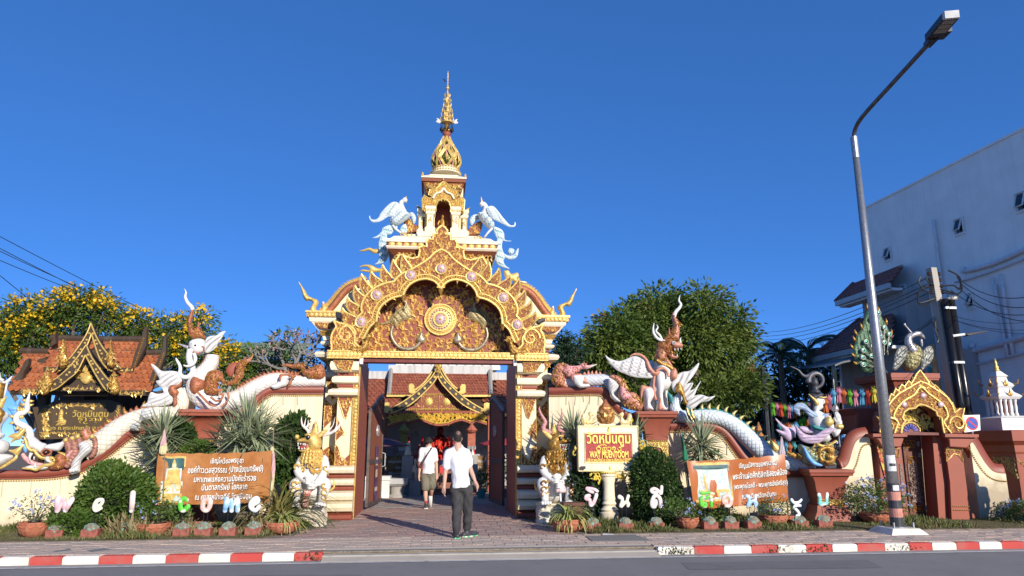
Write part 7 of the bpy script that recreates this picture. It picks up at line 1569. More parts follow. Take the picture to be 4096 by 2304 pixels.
m.build('door_gilding',GOLDD,dr_);P_=H_('1760,715 1835,715 1875,1040 1800,1035');mm.slab(P_,SFR,-.56,-.54);mm.build('carved_inset',mat('grey_carving',(.22,.15,.12),.7,noise=.5,nscale=30,bump=.9,bscale=40),dr_)
m=MB();carve(m,P_,SFR.off(-.54),0,.11,gap=.7,hz=1.4);m.build('inset_relief',mat('grey_carving',(.22,.15,.12),.7),dr_)
m=MB()
for t in('1835,530 1855,530 1856,570 1836,570','1848,625 1866,625 1866,662 1848,662','1905,1062 1925,1062 1927,1100 1906,1100'):m.slab(H_(t),SFR,-.57,-.53)
m.build('door_hinge',STEEL,dr_)
for t,nm in(('1575,710 1598,712 1630,1040 1605,1045','grey_panel'),):mm=MB();mm.slab(H_(t),SFR,-.2,.012);mm.build(nm,mat('grey_carving',(.22,.15,.12),.7),sgt)
strip=thing('prayer_banner','narrow red and green hanging strip on the left pillar of the side gate','banner',SFR.to(H_('1440,700')[0],.05));m=MB();P_=H_('1390,515 1412,520 1420,620 1450,720 1490,880 1460,820 1425,700 1400,600');m.slab(P_,SFR,.02,.03);m.build('strip',mat('strip_cloth',(.40,.06,.03),.7,noise=.5,nscale=14,col2=(.55,.42,.08),mix=(.5,.55)),strip)
wl2=thing('wing_wall','short cream wall with swooping maroon coping left of the side gate','wall',SFR.to(H_('1250,900')[0]))
wf=SFR.off(-.1)
def curvewall(parent,fr,k,line,base):
 T_=cat(tr(fr,k,line),6);P_=[tuple(p[:2])for p in T_];lo=min(p[0]for p in P_);hi=max(p[0]for p in P_)
 poly=P_+([(hi,-.1),(lo,-.1)]if P_[0][0]<P_[-1][0]else[(lo,-.1),(hi,-.1)]);m=MB();m.slab(poly,fr,-.3,0);m.build('render_panel',WALLC,parent)
 m=MB();m.tube([fr.to(p,-.12)for p in P_],.16,10,flat=(.75,1.35),up=tuple(fr.n));m.build('coping',MAROON,parent,True)
 dr=np.gradient(np.array(P_),axis=0);dr/=np.linalg.norm(dr,axis=1,keepdims=True);nn=np.stack([-dr[:,1],dr[:,0]],1)*(1 if P_[0][0]<P_[-1][0]else-1)
 m=MB();beads(m,[p-n_*.16 for p,n_ in zip(np.array(P_),nn)],.022,fr,2,.02);m.build('bead_trim',GOLDY,parent)
curvewall(wl2,wf,'H','1120,745 1150,735 1180,690 1205,600 1230,540 1270,505 1340,490',0)
wr2=thing('wing_wall','short cream wall with swooping maroon coping right of the side gate','wall',SFR.to(H_('2260,900')[0]))
curvewall(wr2,wf,'H','2140,515 2180,560 2225,640 2270,710 2320,765 2370,785 2430,790',0)
scr=thing('curled_buttress','dark maroon curled buttress block behind the side gate','wall',Frame(0,15.9).to(tr(Frame(0,15.9),'H','1320,480')[0]));slabpart('block',MAROON,'1212,268 1240,262 1420,258 1430,480 1260,470 1235,440 1240,380 1240,320','H',Frame(0,15.9),-.8,0,scr,.03);slabpart('block',MAROON,'1995,265 2085,265 2090,470 2000,470','H',Frame(0,15.9),-.8,0,scr,.03)
KF=Frame(0,16.6);pk=thing('peacock_plinth','tall red plinth behind the side gate arch','plinth',KF.to(tr(KF,'G','1650,1100')[0]))
P_=tr(KF,'G','1510,702 1900,702');x0,x1,zt2=P_[0][0],P_[1][0],P_[0][1];cx_=(x0+x1)/2;hw_=(x1-x0)/2
m=MB();m.rect(cx_-hw_,cx_+hw_,16.6,18.2,[(-.25,zt2-1.2),(-.25,zt2-.42),(-.2,zt2-.38),(-.2,zt2-.34),(-.12,zt2-.20),(-.02,zt2-.17),(-.02,zt2-.13),(0,zt2-.12),(0,zt2)]);m.build('capital',RED,pk)
m=MB();m.rect(cx_-hw_,cx_+hw_,16.6,18.2,[(-.28,0),(-.28,zt2-1.2)]);m.build('shaft',CREAM,pk)
pea=thing('peacock_statue','green and gold peacock statue with raised eyed tail behind the lamp post','statue',(cx_,17.2,zt2));kf=Frame(0,17.1)
PKG=mat('peacock_green',(.025,.085,.05),.35,.3,noise=.6,nscale=24,bump=.6,bscale=45,col2=(.16,.19,.09),mix=(.45,.68));PKS=mat('peacock_grey',(.34,.33,.27),.4,.25,noise=.4,nscale=25,bump=.5,bscale=45,col2=(.14,.15,.14))
tl='1415,100 1440,160 1480,200 1540,300 1580,390 1590,450 1560,520 1500,560 1480,640 1460,690 1380,690 1310,640 1285,570 1272,490 1290,440 1302,380 1335,340 1375,200 1400,140'
m=MB();m.puff(tr(kf,'G',tl),kf,-.35,.1,step=.03,fn=grooves(1.9,.13,.05));m.build('tail',PKG,pea,True)
tb_=tr(kf,'G','1500,660')[0];m1,m2,m3=MB(),MB(),MB()
for x,y in((1452,212),(1405,258),(1443,312),(1500,330),(1410,355),(1350,445),(1540,385),(1470,400),(1330,515),(1460,480),(1498,450),(1545,470),(1325,572),(1405,480),(1330,630),(1395,560),(1440,560)):
 q=tr(kf,'G','%d,%d'%(x,y))[0];d=-.22;disc(m1,kf.off(d),q,[(.062,0),(.06,.03),(.045,.035),(.043,.02),(.001,.02)],14);disc(m2,kf.off(d),q,[(.042,.02),(.03,.035),(.001,.04)],12);v=np.array(q[:2])-np.array(tb_[:2]);v/=np.linalg.norm(v)
 m3.tube([kf.to((q[0]-v[0]*.06,q[1]-v[1]*.06),d),kf.to((q[0]-v[0]*.5,q[1]-v[1]*.5),d+.02)],[.018,.01],5);disc(m1,kf.off(d),(q[0]-.0,q[1]-.0),[(.066,-.03),(.066,0)],14)
m1.build('eye_rim',mat('eye_rim_white',(.55,.6,.52),.4,.2),pea);m2.build('eye_spot',mat('emerald',(.0,.20,.12),.15,.2),pea);m3.build('quill',PKS,pea)
m=MB()
for i,(x,y)in enumerate(((1410,120),(1390,180),(1345,335),(1300,385),(1290,435),(1272,495),(1284,560),(1300,620),(1480,205),(1540,300),(1580,385))):q=tr(kf,'G','%d,%d'%(x,y))[0];v=np.array(q[:2])-np.array(tb_[:2]);v/=np.linalg.norm(v);m.tube([kf.to(q,-.35),kf.to((q[0]+v[0]*.06,q[1]+v[1]*.08+.02),-.35),kf.to((q[0]+v[0]*.08,q[1]+v[1]*.12+.06),-.35)],[.045,.035,.004],6)
m.build('tail_tips',GOLDD,pea,True)
m=MB();m.puff(tr(kf,'G','1595,500 1650,465 1720,510 1742,580 1700,665 1650,697 1590,665 1578,560'),kf,.1,.22,fn=plumage(1.3,.12,.09,.03));m.build('body',mat('peacock_gold',(.13,.13,.06),.4,.3,noise=.5,nscale=22,bump=.6,col2=(.36,.31,.15)),pea,True)
for t in('1480,655 1495,560 1540,500 1588,505 1590,570 1550,640 1500,690 1470,675','1705,570 1735,512 1780,500 1800,560 1782,620 1735,665 1700,690'):m=MB();m.puff(tr(kf,'G',t),kf,.25,.08,fn=plumage(1.2,.2,.07,.025));m.build('wing',PKS,pea,True)
m=MB();P_=cat(tr(kf,'G','1645,540,46 1612,480,34 1610,430,27 1645,408,22 1690,402,24 1725,425,12 1738,440,4'),4);m.tube([kf.to(p,.22)for p in P_],P_[:,2],10);P_=cat(tr(kf,'G','1650,395,10 1612,350,7 1590,322,10 1600,315,3'),3);m.tube([kf.to(p,.15)for p in P_],P_[:,2],6);P_=tr(kf,'G','1700,390,10 1735,380,3');m.tube([kf.to(p,.15)for p in P_],[p[2]for p in P_],6);P_=cat(tr(kf,'G','1720,430,10 1725,465,12 1730,500,6'),3);m.tube([kf.to(p,.15)for p in P_],P_[:,2],6)
m.build('neck_and_head',SILVER,pea,True)
rwf=Frame(0,15.6);sw_=thing('pavilion_base','dark red stepped wall with gilt pendants at the right edge','wall',rwf.to(tr(rwf,'H','2500,1000')[0]))
P_=tr(rwf,'H','2425,440 2425,1060');xl=P_[0][0];zt3=P_[0][1]
m=MB();xs0=xl+.18;m.rect(xs0,xs0+3,15.6,19.5,[(.3,-.1),(.3,.1),(.1,.3),(0,.5),(0,zt3-.55),(.03,zt3-.5),(.03,zt3-.35),(.12,zt3-.28),(.17,zt3-.25),(.17,zt3-.02),(.14,zt3)]);m.build('wall_block',RED,sw_)
m=MB();ff=Frame(0,15.6-.005);beads(m,[(xs0,zt3-.52),(xs0+1.6,zt3-.52)],.025,ff,2,0)
for i in range(2):
 x=xs0+i*.9;P_=[(x,zt3-.6),(x+.45,zt3-.95),(x+.9,zt3-.6),(x+.9,zt3-.72),(x+.6,zt3-1.0),(x+.45,zt3-1.12),(x+.3,zt3-1.0),(x,zt3-.75)];carve(m,P_,ff,0,.1,gap=.7)
fs=Frame(xs0-.005,15.6,R(-90));P_=[(-.05,zt3-.6),(-.9,zt3-.6),(-.75,zt3-.75),(-.5,zt3-.8),(-.3,zt3-.95),(-.1,zt3-1.15),(-.02,zt3-1.2)];carve(m,P_,fs,0,.1,gap=.7);m.build('gilt_pendants',GOLDY,sw_)
shr=thing('white_shrine','small white tiered shrine with gold tip on the right red wall','shrine',rwf.to(tr(rwf,'H','2430,430')[0],-.8));sY=16.6;sfr=Frame(0,sY)
q=tr(sfr,'G','2425,1150')[0];zz0=zt3;sc_=(tr(sfr,'G','2350,600')[0][1]-zz0)/5.5;cx_=q[0]
m=MB();W2=1.36*sc_
m.rect(cx_-W2,cx_+W2,sY-W2,sY+W2,[(.05*sc_,zz0),(0,zz0+.9*sc_),(.05*sc_,zz0+.95*sc_),(-.3*sc_,zz0+1.05*sc_),(-.45*sc_,zz0+1.12*sc_)]);m.build('base',WHITE,shr)
m=MB();m.rect(cx_-.42*sc_,cx_+.42*sc_,sY-.42*sc_,sY+.42*sc_,[(0,zz0+1.1*sc_),(0,zz0+2.4*sc_)]);m.build('core',mat('niche_red',(.36,.09,.085),.7),shr)
for ax in(-1,1):
 for ay in(-1,1):
  for ox,oy in((.62,.62),(.62,.2),(.2,.62)):m=MB();m.lathe((cx_+ax*ox*sc_,sY+ay*oy*sc_,zz0+1.1*sc_),[(.16*sc_,0),(.13*sc_,.2*sc_),(.09*sc_,.3*sc_),(.12*sc_,.7*sc_),(.09*sc_,1.0*sc_),(.14*sc_,1.2*sc_),(.17*sc_,1.35*sc_)],10);m.build('post',WHITE,shr,True)
m=MB();m.rect(cx_-.7*sc_,cx_+.7*sc_,sY-.7*sc_,sY+.7*sc_,[(.15*sc_,zz0+2.4*sc_),(.3*sc_,zz0+2.6*sc_),(.25*sc_,zz0+2.7*sc_),(-.05*sc_,zz0+2.95*sc_),(-.15*sc_,zz0+3.2*sc_),(.02*sc_,zz0+3.45*sc_),(.0,zz0+3.55*sc_),(-.25*sc_,zz0+3.8*sc_),(-.3*sc_,zz0+4.1*sc_),(-.2*sc_,zz0+4.2*sc_),(-.4*sc_,zz0+4.45*sc_),(-.5*sc_,zz0+4.6*sc_)]);m.build('tiered_roof',WHITE,shr)
m=MB();m.lathe((cx_,sY,zz0+4.6*sc_),[(.2*sc_,0),(.24*sc_,.1*sc_),(.14*sc_,.2*sc_),(.2*sc_,.35*sc_),(.1*sc_,.45*sc_),(.13*sc_,.6*sc_),(.02*sc_,1.05*sc_)],12);m.build('gold_tip',GOLDY,shr,True)
m=MB()
for zr,rr_ in((2.75,1.0),(3.55,.72)):
 for ax,ay in((1,1),(1,-1),(-1,1),(-1,-1)):b_=np.array((cx_+ax*rr_*sc_,sY+ay*rr_*sc_,zz0+zr*sc_));m.tube([b_,b_+np.array((ax*.15,ay*.15,.05))*sc_,b_+np.array((ax*.2,ay*.2,.4))*sc_],[.08*sc_,.07*sc_,.01],6)
 for ax,ay in((0,-1),(-1,0),(1,0)):b_=np.array((cx_+ax*rr_*sc_,sY+ay*rr_*sc_,zz0+zr*sc_));m.ball(b_,(.22*sc_ if ax==0 else .06*sc_,.06*sc_ if ax==0 else .22*sc_,.16*sc_));m.cone(b_,b_+np.array((0,0,.5*sc_)),.12*sc_)
m.build('gilt_eaves',GOLDD,shr)
nF2=Frame(0,15.0);ns=thing('no_parking_sign','square white no-parking sign with blue disc and red slash','sign',nF2.to((tr(nF2,'G','2155,1180')[0][0],0)))
P_=tr(nF2,'G','2092,1042 2222,1038 2228,1162 2098,1180');m=MB();m.slab(P_,nF2,-.012,0);m.build('plate',mat('sign_white',(.74,.74,.72),.4,noise=.08),ns);q=tr(nF2,'G','2160,1107')[0];r_=.150
m=MB();disc(m,nF2,q,[(r_,.002),(r_,.004),(r_*.8,.0045),(r_*.8,.002)],36);m.build('red_ring',mat('sign_red_paint',(.50,.03,.04),.4),ns);m=MB();disc(m,nF2,q,[(r_*.81,.002),(r_*.8,.0035),(.001,.0036)],36);m.build('blue_disc',mat('sign_blue',(.02,.08,.40),.4),ns)
m=MB();c_=math.cos(.72)*r_*.82;s_=math.sin(.72)*r_*.82;o_=.018;m.slab([(q[0]-c_-o_*.7,q[1]+s_-o_*.7),(q[0]+c_-o_*.7,q[1]-s_-o_*.7),(q[0]+c_+o_*.7,q[1]-s_+o_*.7),(q[0]-c_+o_*.7,q[1]+s_+o_*.7)],nF2,.002,.006);m.build('red_slash',mat('sign_red_paint',(.50,.03,.04),.4),ns)
m=MB();m.tube([nF2.to((q[0],-.05),-.03),nF2.to((q[0],q[1]+.1),-.03)],.025,8);m.build('post',STEEL,ns)
lx,ly,_0=ground(2808+1568/2,1500+1262/2);lf=Frame(0,ly)
lamp=thing('street_lamp','tall galvanised street lamp with a bent arm and striped foot','street lamp',(lx,ly,0))
top=lf.px(3200+245/1.1596,640/1.1596);htop=top[1]
def lr(z):return .115-.055*z/htop
m=MB();m.tube([(lx,ly,0.02),(lx,ly,htop*.5),(lx,ly,htop)],[lr(0),lr(htop*.5),lr(htop)],20);m.build('pole',STEEL,lamp,True)
el_=lf.px(3200+300/1.1596,520/1.1596);ae=np.array(lf.px(3600+320/2.73,470/2.73));a0_=np.array((lx,htop));
ae=np.array(Frame(0,10.5).to(Frame(0,10.5).px(3600+320/2.73,470/2.73)));at_=np.array((lx,ly,htop));dA=ae-at_
arm2=cat([(lx,ly,htop-.4),(lx,ly,htop),tuple(at_+dA*.05+np.array((0,0,.16))),tuple(at_+dA*.18+np.array((0,0,.20))),tuple(at_+dA*.6+np.array((0,0,.10))),tuple(ae)],6);m=MB();m.tube(arm2,.042,12);m.build('arm',mat('dark_steel',(.10,.10,.105),.45,.7,noise=.2),lamp,True)
m=MB();m.tube([(lx,ly,htop-.45),(lx,ly,htop+.02)],.07,16);m.build('sleeve',STEEL,lamp)
hx_=np.array(Frame(0,9.62).to(Frame(0,9.62).px(3600+572/2.73,175/2.73)));ax_=(hx_-ae)/np.linalg.norm(hx_-ae);Lh=np.linalg.norm(hx_-ae);sdv=np.cross(ax_,(0,0,1.));sdv/=np.linalg.norm(sdv);upv=np.cross(sdv,ax_)
def lbox(nm,mt,u0,u1,w0,w1,t0,t1,wc=0.):
 V=[ae+ax_*u*Lh+sdv*(wc+s_*w)+upv*t for t in(t0,t1)for u,w in((u0,w0),(u1,w1))for s_ in(-1,1)]
 m=MB();m.add(V,[(0,1,3,2),(4,6,7,5),(0,4,5,1),(2,3,7,6),(0,2,6,4),(1,5,7,3)]);return m.build(nm,mt,lamp)
lbox('arm_clamp',BLACK,-.12,.22,.055,.075,-.04,.05);lbox('luminaire',mat('lamp_housing',(.03,.032,.035),.45,.3),.16,.93,.125,.13,-.02,.09);lbox('driver_box',BLACK,.1,.42,.10,.12,.0,.12,-.10);lbox('luminaire_cap',mat('cap_grey',(.45,.46,.45),.5),.94,1.0,.13,.11,-.03,.10)
for i in range(3):lbox('led_panel',mat('led_grey',(.22,.20,.17),.4,noise=.3,nscale=60),.44+.165*i,.58+.165*i,.095,.095,-.032,-.019)
zs=[0,.46,.67,.90,1.16,1.40]
zs=[tr(lf,'H','1568,%d'%y)[0][1]for y in(1262,1135,1065,1000,932,868)];zs[0]=.02
for i in range(5):m=MB();m.lathe((lx,ly,zs[i]),[(lr(zs[i])+.004,0),(lr(zs[i+1])+.004,zs[i+1]-zs[i])],20);m.build('painted_band',BLACKP if i%2==0 else mat('faded_pink_band',(.46,.20,.15),.6,noise=.25),lamp)
for t,mt in(('1465,640 1515,640 1520,765 1475,768',mat('sticker_white',(.62,.62,.6),.6,noise=.2,nscale=12)),('1478,708 1518,706 1520,726 1480,728',BLACKP),('1505,880 1545,880 1545,920 1505,922',mat('sticker_white',(.62,.62,.6),.6))):
 P_=tr(lf,'H',t);zz_=[p[1]for p in P_];z0_,z1_=min(zz_),max(zz_);V=[];F=[]
 xs_2=[p[0]for p in P_]
 for z in(z0_,z1_):
  for a_ in np.linspace(math.acos(max(-1,min(1,(min(xs_2)-lx)/lr(z)))),math.acos(max(-1,min(1,(max(xs_2)-lx)/lr(z)))),7):V.append((lx+(lr(z)+(.007 if mt is BLACKP else .0055))*math.cos(a_),ly-(lr(z)+(.007 if mt is BLACKP else .0055))*math.sin(a_),z))
 m=MB();m.add(V,[(i,i+1,i+8,i+7)for i in range(6)]);m.build('sticker',mt,lamp)
m=MB();m.rect(lx-.26,lx+.26,ly-.26,ly+.26,[(.16,-.05),(.1,.0),(0,.10),(-.06,.105)]);m.build('footing',KW,lamp);m=MB();m.lathe((lx,ly,.10),[(.2,0),(.2,.02),(.12,.025)],16);m.build('base_plate',STEEL,lamp)
m=MB()
for ax in(-1,1):
 for ay in(-1,1):m.tube([(lx+ax*.19,ly+ay*.19,.08),(lx+ax*.19,ly+ay*.19,.2)],.018,6)
m.build('anchor_bolt',STEEL,lamp)
# ================================================================ behind the wall: trees, roofs, hall
def tile_field(parent,name,P0,P1,P2,P3,cols,rows,mats_,limit=300,keep=None,point=.5,lift=.02,th=.02):
 """overlapping tiles on a sloping quad: P0 eave-left, P1 eave-right, P2 top-right, P3 top-left; each tile its own piece"""
 P0,P1,P2,P3=[np.array(p,float)for p in(P0,P1,P2,P3)]
 U=((P1-P0)+(P2-P3))/2;Vv=((P3-P0)+(P2-P1))/2;n=np.cross(U,Vv);n/=np.linalg.norm(n)
 if n[2]<0:n=-n
 cu=np.linalg.norm(P1-P0)/cols;rv=np.linalg.norm(Vv)/rows;ev=Vv/np.linalg.norm(Vv)
 spots=[]
 for r in range(rows):
  for c in range(cols+1):
   u=(c+(.5 if r%2 else 0))/cols;v=r/rows
   if u>1.0 or u<0:continue
   if keep is not None and not keep(u,v+.5/rows):continue
   p=(P0*(1-u)+P1*u)*(1-v)+(P3*(1-u)+P2*u)*v;spots.append(p)
 k=len(spots);idx=set(range(k))if k<=limit else set(sorted(range(k),key=lambda i:np.linalg.norm(spots[i]-np.array((0,0,EYE))))[:limit])
 eu=U/np.linalg.norm(U);w=cu*.49;h=rv*1.35
 prof=[(-w,h),(-w,rv*.22),(-w*.6,rv*.06*point),(0,-rv*.28*point),(w*.6,rv*.06*point),(w,rv*.22),(w,h)]
 def geo(jx=0,jn=0):
  V=[]
  for z0 in(0,-th):
   for x,y in prof:V.append(eu*x+ev*y+n*(z0+lift*(1-y/h)*1.6+.004))
  m_=len(prof);F=[tuple(range(m_-1,-1,-1))]+[(i,i+1,i+1+m_,i+m_)for i in range(m_-1)]
  return np.array(V),F
 Vt,Ft=geo();c_=np.cross(Vt[1]-Vt[0],Vt[3]-Vt[0])
 if c_.dot(n)<0:pass
 protos={};rest={}
 for i,p in enumerate(spots):
  mi=random.randrange(len(mats_));o=n*random.uniform(-.004,.004)
  if i in idx:
   if mi not in protos:protos[mi]=mesh_np(name,Vt,Ft)
   ob=link(name,protos[mi],mats_[mi],parent,p+o);ob.rotation_euler=(random.uniform(-.012,.012),random.uniform(-.012,.012),0)
  else:rest.setdefault(mi,MB()).add(Vt+p+o,Ft)
 for mi,mb in rest.items():mb.build(name+'_field',mats_[mi],parent,kind='stuff')
 MB().add([P0-n*.03,P1-n*.03,P2-n*.03,P3-n*.03,P0-n*.1,P1-n*.1,P2-n*.1,P3-n*.1],[(0,1,2,3),(7,6,5,4),(0,4,5,1),(1,5,6,2),(2,6,7,3),(3,7,4,0)]).build('roof_deck',DKWOOD,parent)
OT=[mat('orange_tile_%d'%i,c,.8,noise=.25,nscale=12,bump=.2)for i,c in enumerate([(.42,.125,.04),(.37,.11,.038),(.45,.15,.055),(.32,.10,.042)])]
BT=[mat('brown_tile_%d'%i,c,.7,noise=.25,nscale=12,bump=.2)for i,c in enumerate([(.30,.085,.042),(.26,.075,.04),(.33,.10,.05)])]
DT=[mat('dark_tile_%d'%i,c,.75,noise=.25,nscale=9)for i,c in enumerate([(.30,.10,.075),(.25,.09,.07)])]
def pt(k,txt,Y):return[Frame(0,Y).to(p)for p in tr(Frame(0,Y),k,txt)]
sa=thing('sign_pavilion','dark timber sign pavilion with orange tiled roof and gilt gable','pavilion',Frame(0,18.6).to((tr(Frame(0,18.6),'D','640,520')[0][0],0)))
Y1,Y2,Y3=17.5,19.0,18.3
e0,e1=pt('C','80,850 1190,868',Y1);r0,r1=pt('C','200,545 1295,545',Y2);r1[2]=r0[2];e1[2]=e0[2]
tile_field(sa,'roof_tile',e0,e1,r1,r0,24,9,OT,230,lambda u,v:not(.33<u<.66 and v<.18+.9*(.5-abs(u-.5))))
e2,e3=pt('C','345,690 1065,700',18.25);t2,t3=pt('C','440,440 1140,440',19.3);e3[2]=e2[2];t3[2]=t2[2]
tile_field(sa,'upper_roof_tile',e2,e3,t3,t2,17,7,OT,120,lambda u,v:not(abs(u-.52)<.36*(1-v)))
m=MB()
for a,b,r in((r0,r1,.09),(t2,t3,.09)):m.tube([a+np.array((-.1,0,.05)),(a+b)/2+np.array((0,0,.03)),b+np.array((.1,0,.05))],r,8)
m.build('ridge_cap',DKWOOD,sa)
for txt,Y in(('170,840 75,850 70,810 160,700 215,600 240,590 235,640 200,700',17.9),('1170,880 1190,800 1240,660 1300,520 1320,400 1335,420 1330,560 1280,700 1230,800 1200,880',17.9),('1050,680 1080,560 1130,430 1165,335 1180,350 1175,490 1120,600 1085,680',18.4),('410,500 430,440 460,380 450,420 455,470',18.8),('305,600 340,590 380,575 375,620 345,660 320,640',18.6)):
 P_=tr(Frame(0,Y),'C',txt);m=MB();m.slab(P_,Frame(0,Y),-.08,.06,.01);m.build('barge_board',DKWOOD,sa);
m=MB()
for txt,Y in(('1195,850 1250,700 1310,540',17.84),('1070,660 1110,540 1150,420',18.34)):P_=cat(tr(Frame(0,Y),'C',txt),6);carve(m,[tuple(p+np.array((-.03,0)))for p in P_]+[tuple(p+np.array((.04,0)))for p in P_[::-1]],Frame(0,Y-.01),0,.06,gap=.7)if 0 else beads(m,[Frame(0,Y-.0).to(p)for p in P_],.03,None,1.7)
m.build('barge_gilding',GOLDD,sa)
def ebeam(txt,Y,nm='eave_board'):
 P_=tr(Frame(0,Y),'C',txt);m=MB();m.slab(P_,Frame(0,Y),-.08,0);o=m.build(nm,DKWOOD,sa);m=MB();carve(m,P_,Frame(0,Y),0,.085,gap=.72);m.build('eave_gilding',GOLDY,o)
ebeam('150,832 310,832 310,880 150,880',17.42);ebeam('945,842 1165,842 1165,885 945,885',17.42);ebeam('345,655 480,655 480,690 345,690',18.18);ebeam('900,660 1065,660 1065,698 900,698',18.18);ebeam('440,805 845,805 845,848 440,848',17.3)
for inn_,out_,Y,nm in(('480,655 555,590 640,480 700,380 728,305','470,690 545,650 620,600 690,500 733,390',17.7,'upper'),('970,670 905,600 830,510 770,410 728,305','900,690 850,660 800,590 760,480 733,390',17.7,'upper'),('320,800 430,760 530,680 620,580 690,478','330,870 450,830 540,760 620,690 685,560',17.1,'lower'),('945,810 870,760 790,660 730,570 690,478','920,870 850,840 780,740 730,650 685,560',17.1,'lower')):
 fr=Frame(0,Y);a=cat(tr(fr,'C',inn_),4);b=cat(tr(fr,'C',out_),4);P_=[tuple(p)for p in a]+[tuple(p)for p in b[::-1]];m=MB();m.slab(P_,fr,-.12,0,.01);bb=m.build('gable_board',DKWOOD,sa)
 m=MB();n_=len(a);carve(m,[tuple(p)for p in a]+[tuple(p*.72+q*.28)for p,q in zip(a,b)][::-1],fr,0,.07,gap=.62);carve(m,[tuple(p*.28+q*.72)for p,q in zip(a,b)]+[tuple(p)for p in b[::-1]],fr,0,.07,gap=.62)
 for e_ in(a,b):m.tube([fr.to(p,.01)for p in e_],.016,5)
 for t in np.linspace(.1,.9,9):i=int(t*(n_-1));m.ball(fr.to((a[i]+b[i])/2,.01),.03,n=6,m=4)
 m.build('gable_gilding',GOLDY,bb)
for txt,Y in(('300,810 320,760 350,730 380,700 400,695 405,740 425,770 400,830 380,870 330,880',17.0),('960,810 940,760 925,700 905,690 900,740 870,790 880,850 910,880 950,860',17.0),('470,560 490,500 505,430 530,490 530,560 550,610 520,660 480,660',17.6),('915,570 900,500 890,430 875,500 870,560 850,610 880,660 910,650',17.6)):
 m=MB();m.puff(tr(Frame(0,Y),'C',txt),Frame(0,Y),0,.09,fn=grooves(.8,.07,.03));m.build('gable_serpent',GOLDD,sa,True);m=MB();dress(m,tr(Frame(0,Y),'C',txt),Frame(0,Y),0,.09,.10);m.build('serpent_scrolls',GOLDY,sa)
m=MB();m.slab(tr(Frame(0,17.4),'C','690,560 850,800 850,830 440,830 500,800'),Frame(0,17.4),-.1,0);m.build('gable_panel',DKWOOD,sa)
m=MB();vf=Frame(0,17.38);m.puff(tr(vf,'C','650,720 690,712 725,720 735,745 715,780 690,795 660,785 640,755'),vf,0,.06);
for x in(-60,-45,45,60):stamp(m,CURL,vf,tr(vf,'C','%d,740'%(685+x))[0],.14,1.5,x>0,0);stamp(m,CURL,vf,tr(vf,'C','%d,700'%(685+x*.7))[0],.12,1.2,x>0,0)
for x in(-30,-15,0,15,30):m.tube([vf.to(p)for p in tr(vf,'C','685,715 %d,640'%(685+x))],.012,5)
m.build('gilt_vase',GOLDY,sa)
BF_=Frame(0,17.9);m=MB();m.slab(tr(BF_,'D','260,260 380,240 440,200 860,200 960,230 1010,500 320,515'),BF_,-.15,0);brd=m.build('sign_board',stained('board_wood',(.075,.048,.022),(.13,.10,.06),.5,.55),sa)
m=MB()
for t in('330,262 385,262 385,500 330,500','395,232 860,232 860,258 395,258','335,452 700,452 700,482 335,482','930,262 965,262 965,480 930,480'):carve(m,tr(BF_,'D',t),BF_,0,.075,gap=.62)
m.build('board_border',GOLDY,brd)
b2=tr(BF_,'D','722,335 720,460 530,455');GB=mat('dull_gilt',(.55,.38,.08),.45,.35,noise=.2)
text('วัดหมื่นตูม',BF_,(b2[0][0],b2[0][1]),.20,GB,brd,width=.80,ext=.012,bold=.015);text('๑๐๖ ถ.พระปกเกล้า ต.พระสิงห์',BF_,(tr(BF_,'D','370,437')[0][0],tr(BF_,'D','370,437')[0][1]),.115,GB,brd,align='LEFT',width=1.55,ext=.01,bold=.015)
strokes('script_line',BF_,'M',['1140,640 1150,615 1190,610','1135,650 1170,630 1175,665 1145,670','1150,685 1175,700','1200,660 1190,630 1240,620 1250,665 1215,690 1240,710 1270,700','1290,630 1330,630 1320,665 1300,660','1345,665 1340,635 1385,630 1390,660 1370,665','1385,680 1400,695','1420,635 1430,665 1465,660 1455,630'],.012,GB,brd,.01)
m=MB();df=BF_
m.puff(tr(df,'M','890,490 920,540 910,600 925,640 960,660 940,720 870,735 800,735 840,690 800,680 840,660 850,600 860,540'),df,0,.05,fn=grooves(.5,.06,.03))
for q in('815,520 860,560 815,600 780,590','940,520 985,530 980,600 930,580'):carve(m,tr(df,'M',q),df,0,.07,gap=.7)
m.build('gilt_deity_relief',GOLDY,brd)
m=MB()
for x in(tr(BF_,'D','290,400')[0][0],tr(BF_,'D','1150,400')[0][0]):
 for y_,h_ in((18.0,0),(19.8,.5)):m=MB();m.rect(x-.1,x+.1,y_,y_+.2,[(0,-.1),(0,e0[2]+h_)]);m.build('post',DKWOOD,sa)
m=MB();m.box(tr(BF_,'D','60,400')[0][0],tr(BF_,'D','1300,400')[0][0],20.05,20.15,-.1,e0[2]+.2);m.build('back_wall',DKWOOD,sa)
m=MB();P_=tr(BF_,'C','560,888 905,888');m.tube([BF_.to(p,.3)for p in P_],.018,6);m.build('tube_lamp',STEEL,sa)
def crown(parent,nm,lobes,n,size,mt,aspect=.42,droop=.35,clump=.30,hollow=.55,dark=None):
 """leaf sprays clustered through the volume of several lobes"""
 tot=sum(l[3]**2 for l in lobes);C_=[];D_=[]
 for x,y,z,r in lobes:
  k=int(n*r*r/tot);ncl=max(6,int(k/28));cl=cloud(x,y,z,r,r*.9,r*.9,ncl,hollow)
  for c in cl:
   kk=int(k/ncl*random.uniform(.5,1.5));o=c-np.array((x,y,z));o/=max(np.linalg.norm(o),.1)
   q=c+np.clip(RNG.normal(size=(kk,3)),-1.7,1.7)*clump*np.array((1,1,.7));C_.append(q);D_.append((q-c)/clump*.6+o*.7+RNG.normal(size=(kk,3))*.4-np.array((0,0,droop)))
 C_=np.vstack(C_);D_=np.vstack(D_);return leaves(nm,mt,parent,C_,size,D=D_,aspect=aspect)
